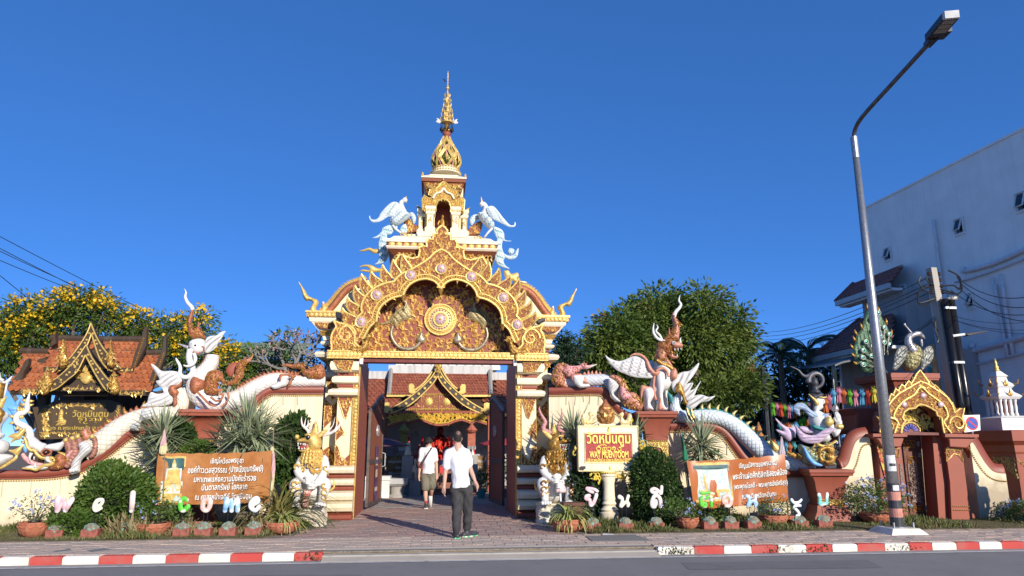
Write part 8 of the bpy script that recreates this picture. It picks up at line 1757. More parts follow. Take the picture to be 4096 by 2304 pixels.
def limbs(parent,base,lobes,r0,mt=BARK,nm='trunk'):
 m=MB();b=np.array(base);top=np.mean([l[:3]for l in lobes],0);fork=b+(top-b)*np.array((.25,.25,.35));m.tube([b,(b+fork)/2+np.array((.06,0,0)),fork],[r0,r0*.85,r0*.75],10)
 for x,y,z,r in lobes:
  e=np.array((x,y,z));mid_=fork*.5+e*.5+np.array((random.uniform(-.2,.2),0,.15));m.tube(cat([fork,mid_,e],3),np.linspace(r0*.5,.03,7),6)
  for _ in range(4):
   v=cloud(*e,r*.8,r*.8,r*.8,1)[0];m.tube([mid_*.4+e*.6,(e+v)/2,v],[.045,.03,.01],5)
 return m.build(nm,mt,parent)
def tree(nm,lab,k,Y,lobes,n,size,mt,base,r0=.22,dj=.9,aspect=.42,group=None,**kw):
 fr=Frame(0,Y);L3=[]
 for cx,cy,r in lobes:
  q=tr(fr,k,'%f,%f %f,%f'%(cx,cy,cx+r,cy));R_=q[1][0]-q[0][0];L3.append((q[0][0],Y+random.uniform(-dj,dj),q[0][1],R_))
 bx=tr(fr,k,'%f,0'%base)[0][0];t=thing(nm,lab,'tree',(bx,Y,0),group);limbs(t,(bx,Y,-.1),L3,r0);crown(t,'crown',L3,n,size,mt,aspect,**kw)
 return t,L3
bt,BL3=tree('broadleaf_tree','big dense green broadleaf tree behind the wall right of the gateway','E',25.0,[(620,400,150),(520,520,130),(760,300,140),(900,260,130),(1050,150,130),(1120,260,150),(1300,200,130),(1430,170,110),(1560,330,140),(1640,450,120),(1480,480,170),(1250,450,190),(1000,480,190),(760,520,170),(600,650,150),(400,560,80),(420,650,110),(1660,640,150),(1720,780,130),(1600,850,150),(1420,720,190),(1200,780,190),(950,760,180),(1350,920,150),(1530,960,130),(750,780,150)],46000,.175,G_TREE,1150,.3,1.2,clump=.27)
m=MB()
for x,y in((900,130),(930,60),(850,90),(1480,60),(1560,80),(1520,40),(430,330),(470,350),(540,240),(740,200),(560,200),(1700,560)):
 q=tr(Frame(0,25.0),'E','%d,%d %d,%d'%(x,y,x*.85+1000*.15,y+150));
 for _ in range(5):d=RNG.normal(size=2)*.22;m.tube([Frame(0,25).to(q[1]),Frame(0,25).to(((q[0][0]+q[1][0])/2+d[0]*.3,(q[0][1]+q[1][1])/2)),Frame(0,25).to((q[0][0]+d[0],q[0][1]+d[1]))],[.02,.012,.004],4)
m.build('bare_twigs',BARKG,bt);
P_=np.vstack([cloud(*Frame(0,25).to(tr(Frame(0,25),'E','%d,%d'%q)[0],.4),.22,.22,.2,45,0)for q in((420,390),(520,260),(560,300),(860,170),(900,190),(1420,400),(1640,420),(1720,690),(1590,530),(930,560))]);leaves('dry_leaves',foliage('brown_leaf',(.26,.12,.05),(.33,.20,.08)),bt,P_,.17,droop=.5)
tree('conifer_like_tree','small dark pointed tree behind the pillar at the right of the gateway','E',23.5,[(255,430,40),(250,500,60),(260,570,75),(230,650,90),(300,640,80),(350,520,45)],4200,.13,foliage('blue_green_leaf',(.020,.050,.022),(.045,.085,.035)),255,.12,.4,clump=.16)
ty,L3=tree('yellow_trumpet_tree','spreading bush full of yellow trumpet flowers behind the sign pavilion','C',21.5,[(60,420,130),(150,330,120),(280,250,110),(420,240,100),(560,190,110),(700,150,90),(800,150,80),(720,280,130),(900,280,110),(1020,300,100),(1150,360,110),(1300,350,100),(1430,380,100),(1580,250,55),(1560,370,100),(150,550,150),(330,450,140),(40,640,110),(1420,520,120),(1560,560,120),(1720,520,90),(1830,590,90),(1930,640,80),(1880,720,90),(1400,660,110),(250,360,130),(500,350,130),(1230,460,90),(-60,350,100),(-120,500,140)],26000,.13,G_TEC,400,.16,.5,clump=.22,aspect=.34)
FP=[]
for x,y,z,r in L3:
 k_=int(6+r*30)
 for c in cloud(x,y-.12,z+.06,r*1.2,r*1.1,r*1.15,k_,.95,-.35):
  if c[1]<y+r*.35:FP.append(c)
FP=np.array(FP);FP=FP[RNG.random(len(FP))<.58];C_=np.repeat(FP,14,0)+RNG.normal(size=(len(FP)*14,3))*.085;D=RNG.normal(size=C_.shape);D[:,1]-=.9;leaves('flowers',F_YEL,ty,C_,.095,D=D,aspect=.9,var=.3)
pr=Frame(0,21.5);pb_=tr(pr,'C','2330,800')[0];plu=thing('plumeria_tree','nearly leafless plumeria with pink blossoms left of the gateway','tree',(pb_[0],21.5,0));m=MB();tips=[]
c0=np.array(pr.to(tr(pr,'C','2310,560')[0]));rad=abs(tr(pr,'C','2590,560')[0][0]-c0[0])
def fork(p,d,l,r,dep):
 e=p+d*l;bend=(p+e)/2+RNG.normal(size=3)*l*.08;m.tube([p,bend,e],[r,r*.9,r*.8],5)
 if dep==0:tips.append(e);return
 for _ in range(3 if random.random()<.55 else 2):
  v=d+RNG.normal(size=3)*.62;v[2]+=.18;v/=np.linalg.norm(v);fork(e,v,l*random.uniform(.72,.9),r*.74,dep-1)
b_=np.array((pb_[0],21.5,-.1));tp_=np.array((pb_[0]+.1,21.5,c0[2]-rad*.80));m.tube([b_,(b_+tp_)/2,tp_],[.2,.17,.14],8)
for a_ in np.linspace(-1.1,1.1,5):v=np.array((math.sin(a_),random.uniform(-.4,.4),math.cos(a_)*.8));fork(tp_,v/np.linalg.norm(v),rad*.50,.055,4)
m.build('branches',BARKG,plu);tips=np.array(tips);sel=tips[RNG.random(len(tips))<.42];blossoms('blossoms',F_PINK,plu,sel,.065,7);low=tips[(RNG.random(len(tips))<.16)];leaves('leaves',G_BUSH,plu,np.repeat(low,5,0)+RNG.normal(size=(len(low)*5,3))*.06,.22,droop=.1,aspect=.35)
tree('low_green_tree','low green tree under the plumeria behind the left wall','C',22.5,[(2150,620,80),(2250,680,90),(2370,700,90),(2480,690,80),(2080,690,80),(2020,600,60)],3000,.13,G_BUSH,2250,.12,.3)
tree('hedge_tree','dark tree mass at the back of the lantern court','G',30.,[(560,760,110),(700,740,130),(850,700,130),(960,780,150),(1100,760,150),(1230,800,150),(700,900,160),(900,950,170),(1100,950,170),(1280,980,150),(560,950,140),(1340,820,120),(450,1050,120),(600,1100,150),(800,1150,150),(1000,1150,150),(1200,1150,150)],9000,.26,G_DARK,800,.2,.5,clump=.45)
def palm(lab,k,Y,cx,cy,L_,n=17):
 fr=Frame(0,Y);q=tr(fr,k,'%f,%f'%(cx,cy))[0];p=thing('palm_tree',lab,'tree',(q[0],Y,0));c_=np.array((q[0],Y,q[1]));m=MB();m.tube([(q[0]+.15,Y,-.1),(q[0],Y,q[1]*.5),tuple(c_)],[.16,.12,.10],9);m.build('trunk',BARK,p)
 for i in range(n):
  a_=i*2.4;el_=random.uniform(-.15,1.15);d=np.array((math.cos(a_),math.sin(a_),0));pts=[];th=el_;x=np.array(c_)
  for j in range(9):pts.append(x.copy());x=x+(d*math.cos(th)+np.array((0,0,math.sin(th))))*L_/8;th-=.24
  m=MB();m.tube(pts,np.linspace(.025,.006,9),5);P2=cat(pts,5);C_=np.repeat(P2[4:],2,0);tn=np.repeat(np.gradient(P2,axis=0)[4:],2,0);tn/=np.linalg.norm(tn,axis=1,keepdims=True);sd=np.cross(tn,(0,0,1.));sd*=np.where(np.arange(len(C_))%2,1,-1)[:,None]
  D=sd*.85+tn*.6+np.array((0,0,-.30));D/=np.linalg.norm(D,axis=1,keepdims=True);n_=len(C_);ll=.42*np.sin(np.linspace(.35,2.9,n_));w=.022;S_=np.cross(D,np.array((0,0,1.)))
  V=np.stack([C_,C_+D*ll[:,None]*.5+tn*w,C_+D*ll[:,None]+np.array((0,0,-.05)),C_+D*ll[:,None]*.5-tn*w],1).reshape(-1,3);k_=np.arange(n_)*4;m.add(V,np.stack([k_,k_+1,k_+2,k_+3],1));m.build('frond',G_PALM,p)
palm('dark palm standing left behind the lanterns','G',27.,625,560,1.75);palm('dark palm standing right behind the lanterns next to the house eave','G',27.5,850,530,1.75)
hall=thing('temple_hall','temple hall with brown tiled roofs and golden gable seen through the gateway','temple',(0,26,0))
Yh,Yr=26.4,29.5
e0,e1=pt('B','575,482 1700,482',Yh);r0,r1=pt('B','560,185 1720,188',Yr);e0[0]-=2;r0[0]-=2;e1[0]+=2;r1[0]+=2;e1[2]=e0[2];r1[2]=r0[2]
tile_field(hall,'roof_tile',e0,e1,r1,r0,50,15,BT,180,lambda u,v:not(.28<u<.72 and(v>.62 or abs(u-.5)<.17)))
e2,e3=pt('B','712,318 1528,318',27.6);t2,t3=pt('B','728,140 1520,142',29.4);e3[2]=e2[2];t3[2]=t2[2]
tile_field(hall,'upper_roof_tile',e2,e3,t3,t2,34,8,BT,110)
m=MB();m.box(r0[0],r1[0],Yr-.1,Yr+.15,r0[2]-.05,r0[2]+.28);m.box(t2[0]-.1,t3[0]+.1,29.3,29.55,t2[2]-.05,t2[2]+.30);m.build('ridge_wall',stained('mossy_white',(.52,.52,.50),(.22,.22,.21),.8,.8),hall)
for a,b in((e2,t2),(e3,t3)):m=MB();m.tube([a+np.array((0,0,.05)),(a+b)/2+np.array((0,0,.0)),b+np.array((0,0,.15))],.09,6);m.build('verge',CONC,hall)
m=MB();ff=Frame(0,27.55)
for P_ in(tr(ff,'B','692,318 1528,318 1528,334 692,334'),tr(Frame(0,26.3),'B','590,470 695,470 695,490 590,490'),tr(Frame(0,26.3),'B','1490,470 1620,470 1620,490 1490,490')):m.slab(P_,Frame(0,27.5)if P_ is None else(ff if abs(P_[0][1]-e2[2])<.3 else Frame(0,26.3)),-.05,0)
m.build('gilt_eave',GOLDY,hall)
pf=Frame(0,25.0);xa=tr(pf,'B','1102,100')[0][0]
for sgn in(-1,1):
 a=cat(tr(pf,'B','1105,90 1050,180 960,270 860,350 760,410 690,440'),4);b=cat(tr(pf,'B','1105,155 1070,220 985,310 885,395 785,445 715,468'),4)
 if sgn>0:a=np.array([(2*xa-p[0],p[1])for p in a]);b=np.array([(2*xa-p[0],p[1])for p in b])
 P_=[tuple(p)for p in a]+[tuple(p)for p in b[::-1]];m=MB();m.slab(P_,pf,-.15,0,.01);bb=m.build('barge_board',mat('dark_barge',(.045,.035,.032),.5,noise=.2),hall)
 m=MB();m.tube([pf.to(p,.01)for p in a],.026,6);m.tube([pf.to(p,.01)for p in b],.026,6)
 for i in np.linspace(3,len(a)-3,8):m.ball(pf.to((a[int(i)]+b[int(i)])/2,.02),.06,n=8,m=5)
 m.build('barge_gilding',GOLDY,bb)
 a2=cat(tr(pf.off(-.2),'B','1125,90 1160,160 1220,240 1300,300'),4);a2=a2 if sgn>0 else np.array([(2*xa-p[0],p[1])for p in a2]);b3=a2+np.array((-.0,-.30));m=MB();m.slab([tuple(p)for p in a2]+[tuple(p)for p in b3[::-1]],pf.off(-.2),-.1,0,.01);ub_=m.build('upper_barge_board',mat('dark_barge',(.045,.035,.032),.5),hall);m=MB();m.tube([pf.to(p,-.19)for p in a2],.04,6);m.build('barge_gilding',GOLDY,ub_)
 for t in('665,440 668,380 690,372 718,385 715,420 725,440 700,468 680,465','868,300 868,240 880,228 905,228 918,250 915,280 935,300 905,312 885,310'):
  P_=tr(pf,'B',t);P_=P_ if sgn<0 else[(2*xa-p[0],p[1])for p in P_];m=MB();m.slab(P_ if sgn<0 else P_[::-1],pf,-.1,.05,.02);m.build('leaf_finial',GOLDY,hall)
m=MB();m.puff(tr(pf,'B','1105,50 1128,60 1138,95 1122,120 1125,140 1105,155 1085,140 1088,120 1072,95 1085,60'),pf,.04,.1);carve(m,tr(pf,'B','1105,50 1138,95 1125,140 1105,155 1085,140 1072,95'),pf.off(.14),0,.12,gap=.7);m.build('apex_ornament',GOLDY,hall)
gf=Frame(0,25.3);gp=tr(gf,'B','1105,180 1290,400 1380,440 830,440 920,400');m=MB();m.slab(gp,gf,-.1,0);m.build('gable_wall',MAROON,hall)
m=MB()
for cx in(1032,1176):
 q=tr(gf,'B','%d,372'%cx)[0];rosette(m,gf,q,.15,10,.01,.25)
 sq_=tr(gf,'B','%d,320 %d,320 %d,428 %d,428'%(cx-62,cx+62,cx+62,cx-62));m.tube([gf.to(p,.01)for p in sq_],.02,5,closed=True);dm=tr(gf,'B','%d,325 %d,372 %d,424 %d,372'%(cx,cx+58,cx,cx-58));m.tube([gf.to(p,.01)for p in dm],.012,5,closed=True)
 for t in('%d,325 %d,325 %d,360'%(cx-60,cx-15,cx-60),'%d,325 %d,325 %d,360'%(cx+60,cx+15,cx+60),'%d,424 %d,424 %d,388'%(cx-60,cx-15,cx-60),'%d,424 %d,424 %d,388'%(cx+60,cx+15,cx+60)):carve(m,tr(gf,'B',t),gf,.0,.12,gap=.6)
for t in('870,425 950,425 950,370','1345,425 1258,425 1258,370','1060,285 1105,235 1150,285'):carve(m,tr(gf,'B',t),gf,0,.14,gap=.7)
for y in(310,432,440):P_=tr(gf,'B','840,%d 1370,%d'%(y,y))if y>400 else tr(gf,'B','960,%d 1250,%d'%(y,y));beads(m,P_,.03,gf,2,.01)
m.build('gable_gilding',GOLDY,hall)
ff=Frame(0,25.0);top_=tr(ff,'B','700,490 715,470 850,458 1105,455 1360,458 1490,470 1500,500');bot=tr(ff,'B','1495,540 1440,520 1400,515 1370,530 1300,505 1240,515 1180,538 1105,545 1050,535 1000,515 930,505 860,525 820,520 770,530 700,560')
m=MB();vp=top_+bot
for s_ in(.20,.16,.13):carve(m,vp,ff,0,s_,gap=.8)
m.tube([ff.to(p,0)for p in cat(bot,3)],.025,5);m.build('fretwork_valance',mat('fret_gold',(.68,.46,.08),.4,.25,noise=.15),hall);m=MB();m.tube([ff.to((p[0],p[1]-.07),.0)for p in cat(bot,3)],.045,6);m.tube([ff.to(p,-.02)for p in top_],.05,6);m.build('valance_frame',RED,hall)
for px_ in((645,690),(1505,1545)):
 P_=tr(pf,'B','%d,500 %d,500'%px_);m=MB();m.box(P_[0][0],P_[1][0],25.0,25.35,0,P_[0][1]+.2);col_=m.build('column',RED,hall);cf=Frame(0,24.995);m=MB();P2=[(P_[0][0]+.06,.3),(P_[1][0]-.06,.3),(P_[1][0]-.06,P_[0][1]),(P_[0][0]+.06,P_[0][1])];carve(m,P2,cf,0,.11,gap=.7);m.tube([cf.to(p)for p in P2],.012,4,closed=True);m.build('column_gilding',GOLDD,col_)
for t in('600,500 645,500 640,570 620,580 600,560','1548,500 1605,500 1605,560 1570,590 1550,570'):m=MB();carve(m,tr(pf,'B',t),pf,0,.16,gap=.75);m.build('side_bracket',GOLDY,hall)
m=MB();a,b=tr(Frame(0,29),'B','500,600 1700,600');m.box(a[0]-2,b[0]+2,28.8,29.2,0,e0[2]);m.build('back_wall',stained('old_grey_plaster',(.42,.42,.42),(.10,.10,.10),.9,.9,False),hall)
m=MB();m.box(-6,6,25.4,29,e0[2]-.05,e0[2]+.05);m.build('ceiling',DKWOOD,hall)
for i,z in enumerate((.18,.36,.54,.72)):m=MB();x0_,x1_=tr(Frame(0,24.),'B','905,1100')[0][0],tr(Frame(0,24.),'B','1460,1100')[0][0];m.box(x0_,x1_,24.0+i*.32,26,z-.19,z);m.build('step',mat('terracotta_step',(.24,.105,.07),.85,noise=.25),hall)
stt=thing('red_seated_statue','large dark red seated statue draped with red garlands inside the hall','statue',(xa+.1,27.2,.72));fz=Frame(0,27.2)
zs1=tr(fz,'B','1120,540')[0][1];s_=(zs1-.9)/1.02;m_red=mat('statue_red',(.20,.012,.010),.35,noise=.4,nscale=12)
seated(stt,(tr(fz,'B','1125,540')[0][0],.95),s_,m_red,27.2)
m=MB();m.rect(xa-.9,xa+1.,26.9,27.9,[(0,.72),(0,1.0),(-.05,1.05)]);m.build('throne',DRED,stt)
gar=MB()
for i in range(85):q=(xa+.1+random.gauss(0,.42),26.7+random.uniform(-.25,.1),random.uniform(.8,1.9));gar.tube([q,(q[0]+random.uniform(-.05,.05),q[1],q[2]-.22)],[.035,.03],5)
gl_=thing('garlands','heap of red garlands and packets in front of the red statue','garlands',(xa+.1,26.7,.72));gar.build('garland',mat('garland_red',(.55,.02,.015),.4,noise=.5,nscale=8,col2=(.6,.25,.12),mix=(.5,.7)),gl_,kind='stuff')
def simple(nm,lab,cat_,loc):return thing(nm,lab,cat_,loc)
for tx,lab,Yb in(('690,808 908,805 905,962 690,962','dark gold prayer board left of the hall steps',24.6),('1365,805 1495,805 1500,962 1365,962','dark gold prayer board right of the hall steps',24.6)):
 fr=Frame(0,Yb);P_=tr(fr,'B',tx);bo=simple('prayer_board',lab,'banner',fr.to(P_[3]));m=MB();m.slab(P_,fr,-.02,0);m.build('sheet',mat('board_print',(.075,.04,.015),.5,noise=.5,nscale=2.5,col2=(.28,.15,.04)),bo)
 cx_=(P_[0][0]+P_[1][0])/2;w=P_[1][0]-P_[0][0];zt_2=P_[0][1];LN=['คาถาบูชาองค์ท้าวเวสสุวรรณ','ตั้งนะโม ๓ จบ','อิติปิโสภะคะวา ยมมะราชาโน','ท้าวเวสสุวรรณโณ มะระณังสุขัง','อะหังสุคะโต นะโมพุทธายะ','ท้าวเวสสุวรรณโณ จาตุมะหาราชิกา','ยักขะพันตาภัทภูริโต']
 for i,s in enumerate(LN):text(s,fr,(cx_,zt_2-.22-.19*i),.11,WHITE,bo,width=w*(.8 if i!=1 else .3),d=.002,ext=0,bold=.015)
 m=MB();m.tube([fr.to((P_[0][0]+.1,0),-.05),fr.to((P_[0][0]+.1,zt_2),-.05)],.02,5);m.tube([fr.to((P_[1][0]-.1,0),-.05),fr.to((P_[1][0]-.1,zt_2),-.05)],.02,5);m.build('stand',BLACK,bo)
for k_,cx,ctop,crim,cw,lab,Yb,mc_ in(('B',620,648,722,250,'plum coloured parasol at the left inside the gateway',22.0,(.09,.035,.06)),('B',1600,660,712,165,'crimson parasol at the right inside the gateway',22.0,(.34,.035,.04))):
 fr=Frame(0,Yb);a,b,c=tr(fr,k_,'%d,%d %d,%d %d,%d'%(cx,ctop,cx+cw,crim,cx-cw,crim));pa=simple('parasol',lab,'parasol',(a[0],Yb,0));R_=b[0]-a[0];z0,z1=b[1],a[1];m=MB();m.lathe((a[0],Yb,0),[(R_,z0-.03),(R_,z0),(R_*.5,z0*.4+z1*.6),(.05,z1),(.02,z1+.06)],20,rib=.03,nrib=10);m.build('canopy',mat('parasol_%d'%cx,mc_,.7,noise=.15),pa);m=MB();m.tube([(a[0],Yb,0),(a[0],Yb,z1)],.025,8);m.build('pole',DKWOOD,pa)
for cx,ct,cb,col_,lab in((826,540,765,(.30,.26,.07),'long olive green paper lantern hanging left inside the hall'),(1372,540,755,(.50,.16,.10),'long salmon paper lantern hanging right inside the hall')):
 fr=Frame(0,24.7);a,b=tr(fr,'B','%d,%d %d,%d'%(cx,ct,cx,cb));ln=simple('hall_lantern',lab,'lantern',fr.to(b));h=a[1]-b[1];mt=mat('hall_lantern_%d'%cx,col_,.7,noise=.2,trans=.3);m=MB();m.lathe(fr.to(b),[(.02,h*.98),(.05,h*.92),(.13,h*.80),(.20,h*.72),(.13,h*.63),(.05,h*.6)],8);m.build('body',mt,ln);m=MB();m.fbox(fr,b[0]-.13,b[0]+.13,b[1]+h*.12,b[1]+h*.62,-.01,.01);tl_=m.build('tail',mt,ln);m=MB()
 for i in range(6):x=b[0]-.12+.05*i;m.tube([fr.to((x,b[1]+h*.12)),fr.to((x,b[1]))],.012,4)
 m.build('fringe',WHITE,ln);m=MB();m.tube([fr.to((b[0],a[1])),fr.to((b[0],a[1]+.3))],.008,4);m.build('cord',BLACK,ln)
fr=Frame(0,22.6);a=tr(fr,'B','650,1115 722,970 780,1115');tb2=simple('white_cabinet','low white plastered stand by the left gate leaf inside','stand',(a[0][0],22.8,0));m=MB();m.box(a[0][0]-.5,a[1][0],22.6,23.3,a[1][1]-.12,a[1][1]);m.build('top',WHITE,tb2)
for x0_,x1_ in((a[0][0]-.5,a[0][0]-.15),(a[1][0]-.3,a[1][0]-.02)):m=MB();m.box(x0_,x1_,22.63,23.25,0,a[1][1]-.125);m.build('leg',WHITE,tb2)
fr=Frame(0,23.0);q=tr(fr,'B','778,1110 778,985');ur=simple('stone_urn','white square-topped stone urn left of the hall steps','urn',(q[0][0],23.0,0));h=q[1][1];m=MB();m.lathe((q[0][0],23,0),[(.28,0),(.28,.05),(.2,.1),(.22,h*.55),(.26,h*.6)],16);m.build('pedestal',CONC,ur);m=MB();m.rect(q[0][0]-.25,q[0][0]+.25,22.75,23.25,[(-.03,h*.6),(.06,h*.72),(.06,h)]);m.build('basin',stained('grey_stone',(.40,.40,.39),(.2,.2,.2),.5),ur)
fr=Frame(0,23.2)
def fig(lab,k,outline,mt,fr,t=.12):P_=tr(fr,k,outline);f=simple('court_figure',lab,'statue',fr.to((np.mean([p[0]for p in P_]),min(p[1]for p in P_))));m=MB();m.puff(P_,fr,0,t,fn=grooves(.4,.1,.02));m.build('body',mt,f,True);b=min(p[1]for p in P_);xx=np.mean([p[0]for p in P_]);m=MB();m.box(xx-.18,xx+.18,fr.o[1]-.15,fr.o[1]+.15,0,max(b,.05));m.build('base',CONC,f);return f
fig('small cream figure on a stand behind the plum parasol','B','870,700 885,720 880,745 890,780 885,808 835,808 840,780 848,745 845,715',CREAM,Frame(0,23.8));fig('slender white stork figure beside the left prayer board','B','925,830 935,850 930,890 945,930 935,960 935,1000 915,1000 915,950 895,930 915,890 912,850',CREAM,Frame(0,23.6));fig('small white lantern-shaped stone between the hall lantern and board','B','1380,752 1390,775 1395,805 1362,805 1368,775',WHITE,Frame(0,24.4),.08)
for tx,lab in(('1110,840 1150,840 1150,885 1110,885','small grey notice on the altar steps'),('1105,895 1148,895 1148,945 1105,945','small red notice on the altar steps')):
 fr=Frame(0,24.2);P_=tr(fr,'B',tx);no=simple('notice',lab,'notice',fr.to(P_[3]));m=MB();m.slab(P_,fr,-.02,0);m.build('sheet',mat('notice_red',(.55,.03,.03),.5)if 'red' in lab else mat('notice_grey',(.3,.29,.25),.5,noise=.3,nscale=20),no);m=MB();m.tube([fr.to(((P_[0][0]+P_[1][0])/2,.3),-.03),fr.to(((P_[0][0]+P_[1][0])/2,P_[0][1]),-.03)],.015,5);m.build('post',BLACK,no)
pq=tr(Frame(0,22.4),'B','1540,1050')[0];cp_=thing('potted_plants','leafy potted plants beside the right gate leaf inside','plant',(pq[0],22.4,0));leaves('leaves',G_BUSH,cp_,np.vstack([cloud(pq[0]+dx,22.4,.55+dz,.35,.3,.4,160,.2)for dx,dz in((-.3,0),(.1,.1),(.4,.3),(.2,.6))]),.12,droop=.1);m=MB()
for dx in(-.35,.05,.4):m.lathe((pq[0]+dx,22.4,0),[(.1,0),(.16,.25),(.17,.27)],12)
m.build('pots',TEAL,cp_)
for cx,lab in((920,'red plaster post left of the hall steps'),):fr=Frame(0,23.9);P_=tr(fr,'B','905,775 955,775 950,1100 910,1100');ps=simple('altar_post',lab,'post',fr.to(P_[3]));m=MB();m.rect(P_[0][0]+.05,P_[1][0]-.05,23.9,24.2,[(.05,0),(.05,.2),(0,.3),(0,P_[0][1]-.2),(.06,P_[0][1]-.1),(.06,P_[0][1])]);m.build('shaft',RED,ps)
chd=thing('white_chedi','white tiered chedi base rising behind the hall roof','chedi',(.2,38,0));fr=Frame(0,36);c_=tr(fr,'B','1185,100')[0][0];W_2=(tr(fr,'B','1590,60')[0][0]-tr(fr,'B','780,60')[0][0])/2;zz_=lambda y:tr(fr,'B','1185,%f'%y)[0][1]
m=MB();m.rect(c_-W_2,c_+W_2,36,36+2*W_2,[(-.25,0),(-.25,zz_(150)),(-.25,zz_(112)),(0,zz_(108)),(0,zz_(92)),(-.12,zz_(88)),(-.12,zz_(75)),(-.22,zz_(72)),(-.22,zz_(52)),(-.5,zz_(48)),(-.5,zz_(20)),(-1.0,zz_(10)),(-1.0,zz_(-20))]);m.build('tiers',WHITE,chd)
m=MB()
for i in range(12):x=c_-W_2+.2+(2*W_2-.4)*i/11;m.rect(x-.28,x+.28,35.85,36.1,[(0,zz_(118)),(0,zz_(90)),(-.05,zz_(66))])
m.build('projections',WHITE,chd)
fr=Frame(0,34);gr_=thing('green_roof_building','building with pale green metal roof behind the left trees','building',(tr(fr,'C','2000,560')[0][0],34,0));a,b,c_=tr(fr,'C','1840,560 2200,560 1900,505');m=MB();m.add([(a[0]-1,34,a[1]),(b[0]+1,34,a[1]),(b[0]+1,38,c_[1]+.8),(a[0]-1,38,c_[1]+.8)],[(0,1,2,3)]);m.add([(a[0]-1,34,a[1]-.08),(b[0]+1,34,a[1]-.08),(b[0]+1,34,a[1]),(a[0]-1,34,a[1])],[(0,1,2,3)])
for i in range(40):x=a[0]-1+(b[0]-a[0]+2)*i/39;m.tube([(x,33.99,a[1]+.02),(x,38,c_[1]+.82)],.03,4)
m.build('roof',mat('green_metal',(.17,.24,.15),.6,noise=.15),gr_);m=MB();m.box(a[0]-.5,b[0]+.5,34.6,38,0,a[1]-.1);m.build('wall',CONC,gr_)
# ================================================================ right: building, houses, pole, wires, lanterns
WB=Frame(18,24,R(-87));bld=thing('white_building','tall white rendered building with few small windows on the right','building',(19,24,0))
BW=stained('grey_white_render',(.82,.80,.76),(.62,.60,.57),.35,.85);zt4=11.28
pL,pR=WB.px(3454,840),WB.px(4300,500)
V=[];xL,xR=pL[0],9.5
m=MB();m.fbox(WB,xL,xR,-.1,zt4,-14,0);m.build('wall',BW,bld)
m=MB();m.fbox(WB,xL-.05,xR+.05,zt4,zt4+.08,-14,.05);m.build('parapet_cap',BW,bld)
WFR=mat('window_frame_white',(.62,.62,.6),.5);GLS=mat('window_glass',(.02,.03,.035),.08,noise=0,spec=.6)
def bwin(k,txt):
 P_=tr(WB,k,txt);x0,x1=min(p[0]for p in P_),max(p[0]for p in P_);z0,z1=min(p[1]for p in P_),max(p[1]for p in P_);m=MB();m.fbox(WB,x0,x1,z0,z1,-.05,.012);w=m.build('window',GLS,bld);m=MB();m.tube([WB.to(p,.02)for p in((x0,z0),(x1,z0),(x1,z1),(x0,z1))],.05,4,closed=True);m.build('frame',WFR,w)
 m=MB();c=[WB.to(p,d)for p,d in(((x0+.05,z1-.04),.03),((x1-.05,z1-.04),.03),((x1-.05,z0+.1),.18),((x0+.05,z0+.1),.18))];m.tube(c,.03,4,closed=True);sh_=m.build('open_sash',WFR,w);m=MB();m.add(c,[(0,1,2,3)]);m.build('pane',GLS,sh_);m=MB();m.fbox(WB,x0-.05,x1+.05,z0-.08,z0-.02,0,.06);m.build('sill',BW,w)
for k,t in(('L','395,1155 420,1145 422,1200 397,1205'),('L','725,1020 755,1012 760,1075 725,1080'),('L','1008,900 1050,885 1055,965 1010,970'),('L','780,1365 803,1362 805,1418 782,1420'),('G','1525,240 1565,230 1565,320 1525,320'),('G','2125,85 2168,70 2172,175 2130,180')):bwin(k,t)
PV=mat('pvc_pipe',(.60,.62,.65),.5,noise=.08)
for k,t,r in(('L','629,1020 650,1190 673,1355',.075),('L','415,1338 495,1325',.10),('L','497,1325 515,1480 530,1620',.11),('L','770,1260 900,1225 1039,1165 1150,1110',.10),('L','730,1310 880,1265 1039,1205 1150,1160',.05),('L','768,1265 766,1240',.11),('L','903,1290 930,1430',.05),('L','942,1272 970,1430',.05),('G','2365,0 2395,180 2470,580',.07),('G','2425,0 2455,230 2510,560',.07),('G','2100,545 2200,525 2576,420 2700,380',.12),('G','2180,505 2178,465',.13),('G','2105,540 2130,800 2165,1030',.10),('G','1945,20 2060,500 2110,540',.10),('G','1640,0 1700,330',.10),('G','1600,60 1640,420',.05),('G','2145,640 2200,1000',.05),('G','2145,650 2400,590 2700,520',.05)):
 P_=cat(tr(WB,k,t),3);pi_=MB();pi_.tube([WB.to(p[:2],.10)for p in P_],r*.8,8);pi_.build('drain_pipe',PV,bld,True)
def house(lab,Xf,eL,eR,tL,tR,k,back,n,rows):
 f=Frame(Xf,24,R(-90));f2=Frame(Xf+back,24,R(-90));a,b=tr(f,k,eL+' '+eR);c,d=tr(f2,k,tL+' '+tR);h=thing('red_roof_house',lab,'house',f.to((a[0],0),-1));b=(b[0],a[1]);d=(d[0],c[1])
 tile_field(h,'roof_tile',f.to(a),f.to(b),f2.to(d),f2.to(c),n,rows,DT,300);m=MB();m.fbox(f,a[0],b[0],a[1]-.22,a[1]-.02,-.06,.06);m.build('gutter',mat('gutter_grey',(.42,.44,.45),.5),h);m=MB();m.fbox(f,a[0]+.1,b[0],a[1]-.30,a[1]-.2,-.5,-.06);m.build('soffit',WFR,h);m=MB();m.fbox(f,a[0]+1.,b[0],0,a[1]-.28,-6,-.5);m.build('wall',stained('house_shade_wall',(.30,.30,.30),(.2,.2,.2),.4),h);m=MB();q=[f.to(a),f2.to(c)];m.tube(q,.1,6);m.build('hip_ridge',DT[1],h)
 return h,f,a,b
house('dark red tiled house roof with grey gutter behind the peacock',15,'885,575','1500,440','1265,275','1500,190','G',2.4,20,12)
